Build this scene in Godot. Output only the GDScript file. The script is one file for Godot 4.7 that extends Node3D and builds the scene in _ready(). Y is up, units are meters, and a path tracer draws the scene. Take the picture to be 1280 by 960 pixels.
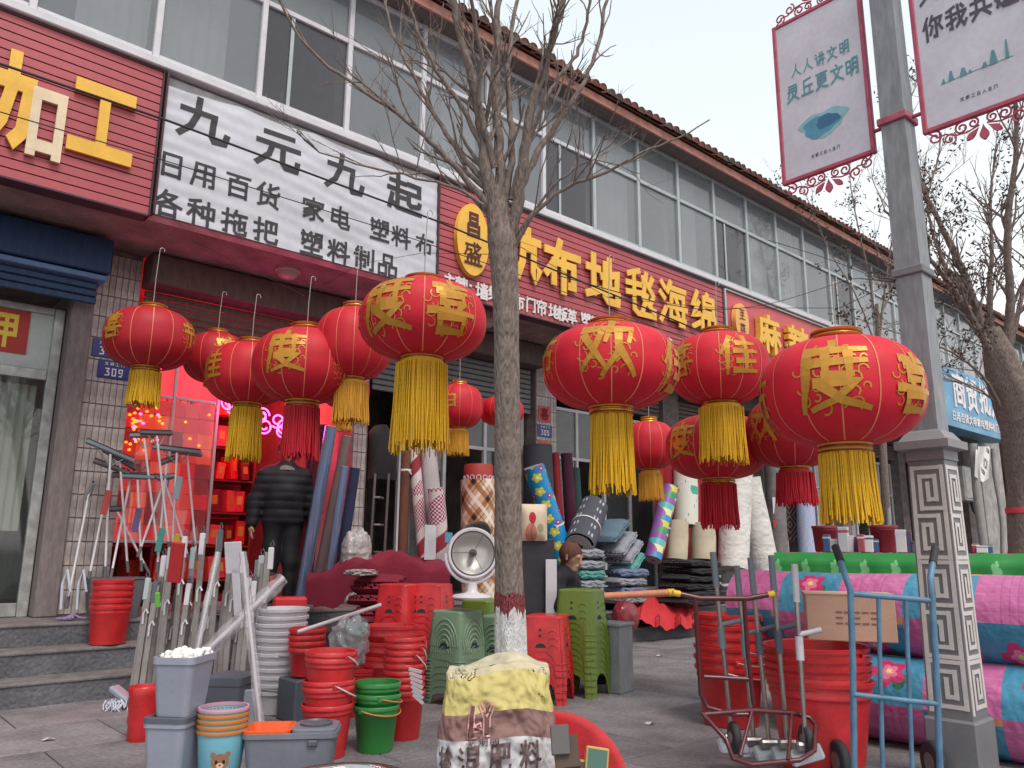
extends Node3D

const EYE := Vector3(0, 1.2, 0)
const FL := 989.0
var R := Vector3.RIGHT
var U := Vector3.UP
var F := Vector3.FORWARD
var rng := RandomNumberGenerator.new()
var mats := {}
var texs := {}
var meshes := {}
var taken := {}
var means := {}
var last_mean := 1.0
var seg_len := 0.14

func _ready() -> void:
	rng.seed = 7
	setup_camera()
	setup_light()
	make_textures()
	define_glyphs()
	mat("cable", rgb(40, 38, 42), 0.6)
	build_ground()
	build_steps()
	build_building()
	build_signs()
	build_far_street()
	build_post()
	build_trees()
	build_lanterns()
	build_shop_two()
	build_goods_behind()
	build_goods_left()
	build_goods_right()
	build_people()
	build_cables()

func setup_camera() -> void:
	var p := deg_to_rad(11.89)
	var th := deg_to_rad(48.43)
	var ro := deg_to_rad(0.40)
	var fw := Vector3(cos(th), 0, -sin(th))
	var rt := Vector3(sin(th), 0, cos(th))
	F = fw * cos(p) + Vector3.UP * sin(p)
	var up := Vector3.UP * cos(p) - fw * sin(p)
	R = rt * cos(ro) + up * sin(ro)
	U = up * cos(ro) - rt * sin(ro)
	var cam := Camera3D.new()
	cam.name = "camera"
	cam.transform = Transform3D(Basis(R, U, -F), EYE)
	cam.fov = rad_to_deg(2.0 * atan(480.0 / FL))
	cam.near = 0.05
	cam.far = 600.0
	add_child(cam)
	cam.current = true

func setup_light() -> void:
	var sm := ProceduralSkyMaterial.new()
	sm.sky_top_color = Color(0.745, 0.785, 0.81)
	sm.sky_horizon_color = Color(0.97, 0.94, 0.925)
	sm.sky_curve = 0.22
	sm.ground_bottom_color = Color(0.42, 0.41, 0.41)
	sm.ground_horizon_color = Color(0.62, 0.60, 0.60)
	var sky := Sky.new()
	sky.sky_material = sm
	var e := Environment.new()
	e.background_mode = Environment.BG_SKY
	e.sky = sky
	e.tonemap_mode = Environment.TONE_MAPPER_LINEAR
	e.tonemap_exposure = 1.6
	e.sdfgi_enabled = true
	e.ssao_enabled = true
	e.ssil_enabled = true
	var we := WorldEnvironment.new()
	we.name = "world_environment"
	we.environment = e
	add_child(we)
	var sun := DirectionalLight3D.new()
	sun.name = "sun"
	sun.light_energy = 0.5
	sun.light_color = Color(1.0, 0.965, 0.93)
	sun.light_angular_distance = 24.0
	sun.shadow_enabled = true
	sun.rotation_degrees = Vector3(-56, -14, 0)
	add_child(sun)

# ---- pixel rays of the photograph -> points on real planes
func ray(x: float, y: float) -> Vector3:
	return R * ((x - 640.0) / FL) - U * ((y - 480.0) / FL) + F

func on_z(x: float, y: float, z: float) -> Vector3:
	var d := ray(x, y)
	return EYE + d * (z / d.z)

func on_x(x: float, y: float, wx: float) -> Vector3:
	var d := ray(x, y)
	return EYE + d * (wx / d.x)

func on_y(x: float, y: float, h: float) -> Vector3:
	var d := ray(x, y)
	return EYE + d * ((h - EYE.y) / d.y)

func at(x: float, y: float, depth: float) -> Vector3:
	return EYE + ray(x, y) * depth

# ---- mesh builder
class MB:
	var v := PackedVector3Array()
	var n := PackedVector3Array()
	var c := PackedColorArray()
	var t := PackedVector2Array()
	var o := Vector3.ZERO
	var col := Color(1, 1, 1)
	func _init(origin := Vector3.ZERO) -> void:
		o = origin
	func tri(a: Vector3, b: Vector3, d: Vector3, na: Vector3, nb: Vector3, nd: Vector3, ta := Vector2.ZERO, tb := Vector2.ZERO, td := Vector2.ZERO) -> void:
		v.push_back(a - o)
		n.push_back(na)
		t.push_back(ta)
		if (b - a).cross(d - a).dot(na + nb + nd) > 0.0:
			v.push_back(d - o)
			v.push_back(b - o)
			n.push_back(nd)
			n.push_back(nb)
			t.push_back(td)
			t.push_back(tb)
		else:
			v.push_back(b - o)
			v.push_back(d - o)
			n.push_back(nb)
			n.push_back(nd)
			t.push_back(tb)
			t.push_back(td)
		c.push_back(col)
		c.push_back(col)
		c.push_back(col)
	func quad(a: Vector3, b: Vector3, d: Vector3, e: Vector3, nn := Vector3.ZERO) -> void:
		var q := nn
		if q == Vector3.ZERO:
			q = (d - a).cross(b - a).normalized()
			if q == Vector3.ZERO:
				q = (e - a).cross(d - a).normalized()
		tri(a, b, d, q, q, q, Vector2(0, 1), Vector2(1, 1), Vector2(1, 0))
		tri(a, d, e, q, q, q, Vector2(0, 1), Vector2(1, 0), Vector2(0, 0))
	func bp(h: Vector3, bv: float, ax: int, s: Vector3) -> Vector3:
		var r := Vector3((h.x - bv) * s.x, (h.y - bv) * s.y, (h.z - bv) * s.z)
		r[ax] = h[ax] * s[ax]
		return r
	func box(ce: Vector3, sz: Vector3, bv := 0.0, B := Basis.IDENTITY) -> void:
		var h := sz * 0.5
		bv = minf(bv, minf(h.x, minf(h.y, h.z)) * 0.9)
		for ax in 3:
			var b := (ax + 1) % 3
			var d := (ax + 2) % 3
			for s in [-1.0, 1.0]:
				var q: Array[Vector3] = []
				for k in [[-1.0, -1.0], [1.0, -1.0], [1.0, 1.0], [-1.0, 1.0]]:
					var sg := Vector3.ONE
					sg[ax] = s
					sg[b] = k[0]
					sg[d] = k[1]
					q.append(ce + B * bp(h, bv, ax, sg))
				var nn := Vector3.ZERO
				nn[ax] = s
				quad(q[0], q[1], q[2], q[3], B * nn)
		if bv <= 0.0:
			return
		for ax in 3:
			var b := (ax + 1) % 3
			var d := (ax + 2) % 3
			for s in [-1.0, 1.0]:
				for r in [-1.0, 1.0]:
					var s0 := Vector3.ONE
					s0[ax] = s
					s0[b] = r
					s0[d] = -1.0
					var s1 := s0
					s1[d] = 1.0
					var nn := Vector3.ZERO
					nn[ax] = s
					nn[b] = r
					quad(ce + B * bp(h, bv, ax, s0), ce + B * bp(h, bv, ax, s1), ce + B * bp(h, bv, b, s1), ce + B * bp(h, bv, b, s0), (B * nn).normalized())
		for sx in [-1.0, 1.0]:
			for sy in [-1.0, 1.0]:
				for sz2 in [-1.0, 1.0]:
					var sg := Vector3(sx, sy, sz2)
					var nn := (B * sg).normalized()
					tri(ce + B * bp(h, bv, 0, sg), ce + B * bp(h, bv, 1, sg), ce + B * bp(h, bv, 2, sg), nn, nn, nn)
	# rows of points; smooth; outward side told by a hint point (normals point away from it) or a hint direction
	func grid(rows: Array, closed := false, away = null, dir = null, uv := Vector2(1, 1)) -> void:
		var nr := rows.size()
		var nc: int = rows[0].size()
		var nor: Array = []
		for i in nr:
			var line := PackedVector3Array()
			for j in nc:
				var jm := j - 1
				var jp := j + 1
				if closed:
					jm = (j - 1 + nc) % nc
					jp = (j + 1) % nc
				else:
					jm = maxi(jm, 0)
					jp = mini(jp, nc - 1)
				var du: Vector3 = rows[i][jp] - rows[i][jm]
				var dv: Vector3 = rows[mini(i + 1, nr - 1)][j] - rows[maxi(i - 1, 0)][j]
				var q := du.cross(dv).normalized()
				if away != null:
					var pt: Vector3 = away if away is Vector3 else away[i]
					if q.dot(rows[i][j] - pt) < 0.0:
						q = -q
				elif dir != null and q.dot(dir) < 0.0:
					q = -q
				line.push_back(q)
			nor.append(line)
		var lim := nc if closed else nc - 1
		for i in nr - 1:
			for j in lim:
				var k := (j + 1) % nc
				var a: Vector3 = rows[i][j]
				var b: Vector3 = rows[i][k]
				var d: Vector3 = rows[i + 1][k]
				var e: Vector3 = rows[i + 1][j]
				var u0 := uv.x * j / lim
				var u1 := uv.x * (j + 1) / lim
				var v0 := uv.y * i / (nr - 1)
				var v1 := uv.y * (i + 1) / (nr - 1)
				tri(a, b, d, nor[i][j], nor[i][k], nor[i + 1][k], Vector2(u0, v0), Vector2(u1, v0), Vector2(u1, v1))
				tri(a, d, e, nor[i][j], nor[i + 1][k], nor[i + 1][j], Vector2(u0, v0), Vector2(u1, v1), Vector2(u0, v1))
	# profile of (radius, height), swept about local y
	func lathe(prof: Array, seg: int, X := Transform3D.IDENTITY, uv := Vector2(1, 1)) -> void:
		var m := prof.size()
		var sn: Array[Vector2] = []
		var ln := [0.0]
		for i in m - 1:
			var d: Vector2 = prof[i + 1] - prof[i]
			sn.append(Vector2(-d.y, d.x).normalized() * -1.0)
			ln.append(ln[i] + d.length())
		for i in m - 1:
			var n0 := sn[i]
			var n1 := sn[i]
			if i > 0 and sn[i - 1].dot(sn[i]) > 0.6:
				n0 = (sn[i - 1] + sn[i]).normalized()
			if i < m - 2 and sn[i + 1].dot(sn[i]) > 0.6:
				n1 = (sn[i + 1] + sn[i]).normalized()
			var p0: Vector2 = prof[i]
			var p1: Vector2 = prof[i + 1]
			for j in seg:
				var a0 := TAU * j / seg
				var a1 := TAU * (j + 1) / seg
				var c0 := Vector3(cos(a0), 0, sin(a0))
				var c1 := Vector3(cos(a1), 0, sin(a1))
				var A := X * (c0 * p0.x + Vector3(0, p0.y, 0))
				var Bq := X * (c1 * p0.x + Vector3(0, p0.y, 0))
				var Cq := X * (c1 * p1.x + Vector3(0, p1.y, 0))
				var D := X * (c0 * p1.x + Vector3(0, p1.y, 0))
				var nA := (X.basis * (c0 * n0.x + Vector3(0, n0.y, 0))).normalized()
				var nB := (X.basis * (c1 * n0.x + Vector3(0, n0.y, 0))).normalized()
				var nC := (X.basis * (c1 * n1.x + Vector3(0, n1.y, 0))).normalized()
				var nD := (X.basis * (c0 * n1.x + Vector3(0, n1.y, 0))).normalized()
				var t0 := uv.y * float(ln[i]) / float(ln[m - 1])
				var t1 := uv.y * float(ln[i + 1]) / float(ln[m - 1])
				var s0 := uv.x * j / seg
				var s1 := uv.x * (j + 1) / seg
				if p0.x > 0.00001:
					tri(A, Bq, Cq, nA, nB, nC, Vector2(s0, t0), Vector2(s1, t0), Vector2(s1, t1))
				if p1.x > 0.00001:
					tri(A, Cq, D, nA, nC, nD, Vector2(s0, t0), Vector2(s1, t1), Vector2(s0, t1))
	func tube(pts: Array, radii, seg := 6, caps := true) -> void:
		var np := pts.size()
		var rows: Array = []
		var nrs: Array = []
		var side := Vector3.ZERO
		for i in np:
			var d: Vector3 = (pts[mini(i + 1, np - 1)] - pts[maxi(i - 1, 0)]).normalized()
			if side == Vector3.ZERO:
				side = d.cross(Vector3.UP if absf(d.y) < 0.9 else Vector3.RIGHT).normalized()
			else:
				side = (side - d * side.dot(d)).normalized()
			var up2 := d.cross(side)
			var r: float = radii if radii is float else radii[i]
			var line := PackedVector3Array()
			var nl := PackedVector3Array()
			for j in seg:
				var a := TAU * j / seg
				var q := side * cos(a) + up2 * sin(a)
				line.push_back(pts[i] + q * r)
				nl.push_back(q)
			rows.append(line)
			nrs.append(nl)
		var acc := 0.0
		for i in np - 1:
			var dl: float = (pts[i + 1] - pts[i]).length()
			for j in seg:
				var k := (j + 1) % seg
				var u0 := float(j) / seg
				var u1 := float(j + 1) / seg
				tri(rows[i][j], rows[i][k], rows[i + 1][k], nrs[i][j], nrs[i][k], nrs[i + 1][k], Vector2(u0, acc), Vector2(u1, acc), Vector2(u1, acc + dl))
				tri(rows[i][j], rows[i + 1][k], rows[i + 1][j], nrs[i][j], nrs[i + 1][k], nrs[i + 1][j], Vector2(u0, acc), Vector2(u1, acc + dl), Vector2(u0, acc + dl))
			acc += dl
		if caps:
			for e in [0, np - 1]:
				var q: Vector3 = (pts[0] - pts[1]).normalized() if e == 0 else (pts[np - 1] - pts[np - 2]).normalized()
				for j in seg:
					tri(pts[e], rows[e][j], rows[e][(j + 1) % seg], q, q, q)
	func mesh() -> ArrayMesh:
		var a := []
		a.resize(Mesh.ARRAY_MAX)
		a[Mesh.ARRAY_VERTEX] = v
		a[Mesh.ARRAY_NORMAL] = n
		a[Mesh.ARRAY_COLOR] = c
		a[Mesh.ARRAY_TEX_UV] = t
		var am := ArrayMesh.new()
		am.add_surface_from_arrays(Mesh.PRIMITIVE_TRIANGLES, a)
		return am

# ---- scene tree helpers
func numbered(called: String) -> String:
	if not taken.has(called):
		taken[called] = 0
		return called
	taken[called] += 1
	return "%s_%03d" % [called, taken[called]]

func thing(called: String, label: String, category: String, base := Vector3.ZERO, group := "") -> Node3D:
	var o := Node3D.new()
	o.name = numbered(called)
	o.position = base
	o.set_meta("label", label)
	o.set_meta("category", category)
	if group != "":
		o.set_meta("group", group)
	add_child(o)
	return o

func struct(called: String) -> Node3D:
	var o := Node3D.new()
	o.name = numbered(called)
	o.set_meta("kind", "structure")
	add_child(o)
	return o

func put(mesh: Mesh, called: String, m: Material, parent: Node3D, X := Transform3D.IDENTITY) -> MeshInstance3D:
	var o := MeshInstance3D.new()
	o.name = called
	o.mesh = mesh
	o.material_override = m
	o.transform = X
	parent.add_child(o, true)
	return o

func add(mb: MB, called: String, m: Material, parent: Node3D) -> MeshInstance3D:
	return put(mb.mesh(), called, m, parent)

func node(called: String, parent: Node3D) -> Node3D:
	var o := Node3D.new()
	o.name = called
	parent.add_child(o, true)
	return o

# ---- materials
func noise_image(size: int, freq: float, oct: int, sd: int, kind := FastNoiseLite.TYPE_SIMPLEX) -> Image:
	var f := FastNoiseLite.new()
	f.seed = sd
	f.frequency = freq
	f.noise_type = kind
	f.fractal_octaves = oct
	return f.get_seamless_image(size, size)

func tone_texture(coarse: float, fine: float, fc: float, ff: float, sd: int, sx := 1, sy := 1) -> ImageTexture:
	var s := 256
	var a := noise_image(s, fc, 3, sd)
	var b := noise_image(s, ff, 2, sd + 5)
	var im := Image.create(s, s, true, Image.FORMAT_RGB8)
	var tot := 0.0
	for y in s:
		for x in s:
			var g := 1.0 - coarse * a.get_pixel((x * sx) % s, (y * sy) % s).r - fine * b.get_pixel((x * sx) % s, (y * sy) % s).r
			im.set_pixel(x, y, Color(g, g, g))
			tot += pow(g, 2.2)
	im.generate_mipmaps()
	last_mean = tot / (s * s)
	return ImageTexture.create_from_image(im)

func bump_texture(freq: float, oct: int, sd: int, strength: float, sx := 1, sy := 1) -> ImageTexture:
	var s := 256
	var a := noise_image(s, freq, oct, sd)
	var im := Image.create(s, s, false, Image.FORMAT_RGBA8)
	for y in s:
		for x in s:
			var g := a.get_pixel((x * sx) % s, (y * sy) % s).r
			im.set_pixel(x, y, Color(g, g, g, 1))
	im.bump_map_to_normal_map(strength)
	return ImageTexture.create_from_image(im)

func make_textures() -> void:
	var kinds := {"plain": [0.07, 0.04, 0.010, 0.09, 3, 1, 1], "concrete": [0.20, 0.13, 0.012, 0.16, 11, 1, 1], "dirty": [0.22, 0.09, 0.02, 0.2, 21, 1, 1], "streak": [0.14, 0.10, 0.02, 0.05, 31, 6, 1], "bark": [0.20, 0.30, 0.03, 0.06, 41, 5, 1], "cloth": [0.08, 0.12, 0.012, 0.35, 51, 1, 1]}
	for k in kinds:
		var q: Array = kinds[k]
		texs[k] = tone_texture(q[0], q[1], q[2], q[3], q[4], q[5], q[6])
		means[k] = last_mean
	texs.n_concrete = bump_texture(0.14, 3, 61, 3.0)
	texs.n_bark = bump_texture(0.045, 4, 71, 9.0, 5, 1)
	texs.n_cloth = bump_texture(0.3, 2, 81, 3.0)
	texs.n_wrinkle = bump_texture(0.02, 3, 91, 6.0)
	texs.n_soft = bump_texture(0.012, 2, 95, 2.0)

func mat(key: String, col := Color(1, 1, 1), rough := 0.7, tex := "plain", scale := 0.6, ex := {}) -> StandardMaterial3D:
	if mats.has(key):
		return mats[key]
	if col == Color(1, 1, 1) and not ex.has("vc") and not ex.has("uv"):
		print("undefined material ", key)
	var m := StandardMaterial3D.new()
	m.albedo_color = col
	m.roughness = rough
	m.metallic_specular = 0.5
	if tex != "":
		m.albedo_texture = texs[tex]
		if means.has(tex):
			# the grain averages below white; lift the base colour so that the mean stays as given
			var lc := col.srgb_to_linear()
			var k: float = 1.0 / float(means[tex])
			m.albedo_color = Color(minf(lc.r * k, 1.0), minf(lc.g * k, 1.0), minf(lc.b * k, 1.0)).linear_to_srgb()
		if not ex.has("uv"):
			m.uv1_triplanar = true
			m.uv1_world_triplanar = ex.get("world", false)
		m.uv1_scale = Vector3.ONE * scale
	if ex.has("metal"):
		m.metallic = ex.metal
	if ex.has("normal"):
		m.normal_enabled = true
		m.normal_texture = texs[ex.normal]
		m.normal_scale = ex.get("ns", 1.0)
	if ex.has("alpha"):
		m.transparency = BaseMaterial3D.TRANSPARENCY_ALPHA
		m.albedo_color.a = ex.alpha
	if ex.has("coat"):
		m.clearcoat_enabled = true
		m.clearcoat = ex.coat
		m.clearcoat_roughness = 0.15
	if ex.has("rim"):
		m.rim_enabled = true
		m.rim = ex.rim
		m.rim_tint = 0.6
	if ex.has("back"):
		m.backlight_enabled = true
		m.backlight = ex.back
	if ex.has("glow"):
		m.emission_enabled = true
		m.emission = ex.glow
		m.emission_energy_multiplier = ex.get("power", 1.0)
	if ex.has("vc"):
		m.vertex_color_use_as_albedo = true
	m.cull_mode = BaseMaterial3D.CULL_DISABLED
	mats[key] = m
	return m

func rgb(r: int, g: int, b: int) -> Color:
	return Color(r / 255.0, g / 255.0, b / 255.0)

func ordinal(k: int) -> String:
	return ["first", "second", "third", "fourth", "fifth", "sixth", "seventh", "eighth", "ninth", "tenth", "eleventh", "twelfth", "thirteenth", "fourteenth", "fifteenth", "sixteenth", "seventeenth", "eighteenth", "nineteenth", "twentieth", "twenty-first", "twenty-second", "twenty-third", "twenty-fourth"][k]

# ---- lettering: strokes on a 100 x 100 square, y down, four digits to a point
var glyphs := {}
func define_glyphs() -> void:
	var g := {
		"加": "0430 5030 4680 3888/2605 2635 1870 0392/6025 6090/6025 9525 9590/6083 9583",
		"工": "0815 9215/5015 5085/0588 9588",
		"九": "0835 6835 6580 7090 9088 9470/3805 3640 2570 0592",
		"元": "2012 8012/0538 9538/3640 3065 0592/6040 6078 6888 9288 9470",
		"起": "1018 5018/3002 3040/0540 5540/3040 3080/3058 5058/1555 0890/1275 3088 9690/6015 9215 9240 6240/6240 6268 7074 9270 9462",
		"日": "2008 2092/2008 8008 8092/2050 8050/2088 8088",
		"用": "1808 1550 0595/1808 8508 8590 7290/1836 8536/1863 8563/5208 5292",
		"百": "0508 9508/5010 4030/1830 1895/1830 8230 8295/1860 8260/1890 8290",
		"货": "3002 0535/2022 2048/8805 5025/5502 5535 6542 9040 9330/2050 2080/2050 8050 8080/5060 4480 1095/5878 9095",
		"家": "5000 5010/0715 0730/0715 9315 9030/2030 7830/5030 3050 1058/4038 5555 5590 4095/4552 1072/5065 1088/8038 6055/5850 7575 9585",
		"电": "1520 1570/1520 8520 8570/1545 8545/1570 8570/5002 5080 6092 9390 9575",
		"塑": "1002 1812/4502 3612/0515 5515/1025 1038 4838/4825 4838/3015 3035 1055/6504 6335 5552/6504 9004 9052 8252/6520 9020/6535 9035/2068 8068/5055 5090/0592 9592",
		"料": "2805 2895/0542 5042/0815 1532/4812 4032/2845 0575/3050 4870/6012 7022/5835 7045/5068 9858/8003 8097",
		"布": "0525 9525/4203 3040 0570/2545 2585/2545 8045 8085 7085/5230 5298",
		"各": "4002 3022 0845/3515 7515 5040 0560/3025 6045 9555/2560 2595/2560 7560 7595/2590 7590",
		"种": "4503 0812/2608 2697/0530 4830/2635 0565/2638 4655/5525 5565/5525 9525 9565/5562 9562/7505 7597",
		"拖": "0525 3825/2203 2290 1288/0560 3850/5503 4530/5018 9518/5245 5280 6092 9390 9578/4252 9040 8868 8070/7030 7075",
		"把": "0525 3825/2203 2290 1288/0560 3850/5010 5080 6090 9390 9575/5010 9010 9048/5048 9048/7010 7048",
		"制": "2002 1020/1518 5518/0535 6035/3502 3597/1552 1585/1552 5552 5580 4880/7015 7070/9203 9290 8090",
		"品": "3005 3040/3005 7005 7040/3038 7038/0852 0895/0852 4252 4295/0890 4290/5852 5895/5852 9252 9295/5890 9290",
		"昌": "2803 2842/2803 7203 7242/2822 7222/2842 7242/1852 1897/1852 8252 8297/1874 8274/1895 8295",
		"盛": "1015 9015/1818 1540 0560/1835 4035 3855 3055/5503 6040 8555 9045/7005 8012/8025 5050/2062 2092/2062 8062 8092/4062 4092/6062 6092/0593 9593",
		"炕": "1025 1545/4020 3240/2505 2550 0592/2555 4280/7003 7015/4522 9822/5838 5665 4592/5838 8538 8580 9090 9875",
		"地": "0530 3830/2205 2280/0385 4072/4842 9530 9265 8265/7005 7072/5815 5580 6590 9590 9772",
		"毯": "4503 1015/0535 5032/0555 5250/2812 2888 4095 9693 9680/7005 6048/5815 6025/9012 8028/7025 9248/7052 5588/5858 6570/9055 8070/7268 9585",
		"海": "1008 2018/0532 1842/0592 2265/4203 3025/3815 9515/4530 4082/4530 8830 8692 7492/3056 9856/4082 9282/6038 6648/6062 6672",
		"绵": "2503 0832 2532/3025 0858 3252/0585 3272/6502 5812/5012 5045/5012 8812 8845/5028 8828/5045 8845/4255 4285/4255 9555 9585 8885/6848 6898",
		"主": "4502 5512/1522 8522/2055 8055/0592 9592/5022 5092",
		"营": "0512 9512/3002 3022/7002 7022/0828 0842/0828 9228 9242/2838 2858/2838 7238 7258/2856 7256/2068 2096/2068 8068 8096/2094 8094",
		"：": "4535 5535/4578 5578",
		"墙": "0532 3532/2005 2080/0385 3872/4512 9812/7002 7038/5218 5832/9018 8232/4040 9840/4650 4697/4650 9450 9497/4694 9494/5862 5880/5862 8262 8280/5880 8280",
		"纸": "2503 0832 2532/3025 0858 3252/0585 3272/9008 5015/5015 5085 6578/5045 9845/7412 7870 9092 9778",
		"门": "1805 2518/1525 1597/3510 8810 8890 7590",
		"帘": "5000 5008/0712 0728/0712 9312 9328/3518 2038/6518 8038/1848 1885/1848 8248 8282 7282/5035 5098",
		"板": "0525 4025/2203 2297/2230 0560/2535 4055/9205 5515/5515 5260 4295/5538 8838 7570 5095/5842 7075 9892",
		"革": "0815 9215/3203 3228/6803 6828/3228 6828/2036 2058/2036 8036 8058/2058 8058/0575 9575/5028 5098",
		"等": "2202 1018/1512 4512/2815 3322/6202 5218/5812 9212/6815 7322/1832 8232/5025 5048/0548 9548/1065 9065/6850 6890 5595/3070 4082",
		"至": "0808 9208/4510 2035 7833/6022 8040/1560 8560/5045 5090/0592 9592",
		"尊": "3002 3812/7002 6212/0515 9515/1825 1860/1825 8225 8260/4018 3840 2848/6018 6045 7845/1858 8258/0572 9572/6860 6895 5595/3078 4088",
		"麻": "5000 5010/1214 9514/1414 1255 0395/2240 5540/3828 3897/3842 2070/4045 5265/5840 9840/7628 7697/7642 5875/7845 9870",
		"辣": "2503 2512/0515 4815/1520 2032/3820 3332/0335 5035/0555 4855/2735 2797/5218 9818/7503 7597/5832 5855/5832 9232 9255/5855 9255/7458 5588/7658 9888",
		"人": "5005 4545 0592/4840 6570 9592",
		"讲": "1008 2018/0535 2235 2280 3570/4030 9530/4060 9860/5808 5560 4095/8008 8097",
		"文": "4502 5512/0525 9525/7528 5065 0595/2528 5068 9595",
		"明": "0815 0875/0815 3815 3875/0845 3845/0875 3875/5508 5560 4095/5508 9008 9090 7890/5535 9035/5560 9060",
		"灵": "2008 8008 8040/1824 8024/1240 8040/5045 4575 0596/2055 1272/8050 6570/5265 9595",
		"丘": "8005 2512/2512 2585/2545 9045/6845 6885/0588 9588",
		"更": "0810 9210/2025 2060/2025 8025 8060/2042 8042/2060 8060/5010 4870 0595/2565 6088 9595",
		"你": "2803 0545/2028 2097/5203 3835/4818 9518 8835/6825 6890 5588/5045 3875/8045 9570",
		"我": "4505 0815/0535 9835/2812 2890 1888/0568 4855/6205 6560 8592 9775/9045 5088/7808 8820",
		"共": "0828 9228/3205 3265/6805 6865/0365 9765/3572 1095/6572 9095",
		"建": "4512 8512 8545/3828 9528/4045 8545/4562 8862/3876 9876/6503 6588/0515 3015 1540 3040 1085/0555 3590 9892",
		"掺": "0525 3825/2203 2290 1288/0560 3850/6502 5018 8516/7508 8820/4228 9828/6820 4052/7030 9852/7040 5555/7852 5070/8862 4295",
		"混": "1008 2018/0532 1842/0592 2265/4505 4545/4505 8805 8845/4525 8825/4545 8845/4055 4092 5585/4070 6268/9255 7068/7055 7085 7892 9590 9778",
		"肥": "1508 1265 0395/1508 3808 3890 3090/1535 3835/1560 3860/5010 5080 6090 9390 9575/5010 9010 9048/5048 9048/7010 7048",
		"欢": "0518 4218 2562 0585/1032 4280/6003 4838/5520 9520 8840/7025 6862 4295/7055 9595",
		"度": "5000 5010/1212 9512/1412 1260 0395/2030 9230/4020 4050/7220 7250/4050 7250/2860 8060 5085 2095/3565 6085 9595",
		"佳": "2803 0545/2028 2097/4820 9220/7003 7042/4042 9842/4868 9268/7048 7092/4092 9892",
		"节": "0515 9515/3203 3228/6803 6828/1040 8840 8675 7275/4840 4898",
		"甲": "1808 1862/1808 8208 8262/1835 8235/1862 8262/5008 5098",
		"喜": "1510 8510/5002 5022/2222 7822/2830 2845/2830 7230 7245/2845 7245/3550 4060/6550 6060/0562 9562/2572 2595/2572 7572 7595/2595 7595",
		"光": "5003 5040/2512 3530/7512 6530/0542 9542/3842 3070 0592/6042 6078 6888 9288 9470",
		"羽": "0510 4510 4590 3590/1028 2538/0872 3055/5510 9510 9590 8590/6028 7538/5872 8055",
		"商": "5000 5010/0512 9512/3515 4025/6515 6025/1028 1097/1028 9028 9092 8092/3838 2850/6038 7550/3258 3282/3258 6858 6882/3282 6882",
		"贸": "2205 1010 1038 3830/3025 4840/5508 9208 9040 7840/7010 5040/2050 2080/2050 8050 8080/5055 4880 1097/5878 9097",
		"批": "0525 3825/2203 2290 1288/0560 3850/4808 4885 6575/4840 6538/9018 7035/7005 7085 7890 9588 9770",
		"发": "1518 1538 9538/4503 3855 0595/6812 8025/3855 8255 6080 3095/4055 6085 9595",
		"0": "3010 3090/3010 7010 7090/3090 7090", "1": "3525 5008 5092", "3": "2810 7210 5045 7260 7085 2890/4546 6048",
		"5": "7010 3010 3045 6845 7265 6588 2888", "9": "7050 3050 3010 7010 7060 6090 3590",
	}
	for k in g:
		var out := []
		for s in g[k].split("/"):
			var pl := PackedVector2Array()
			for p in s.split(" "):
				pl.push_back(Vector2(p.substr(0, 2).to_int() / 100.0, 1.0 - p.substr(2, 2).to_int() / 100.0))
			out.append(pl)
		glyphs[k] = out

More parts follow.
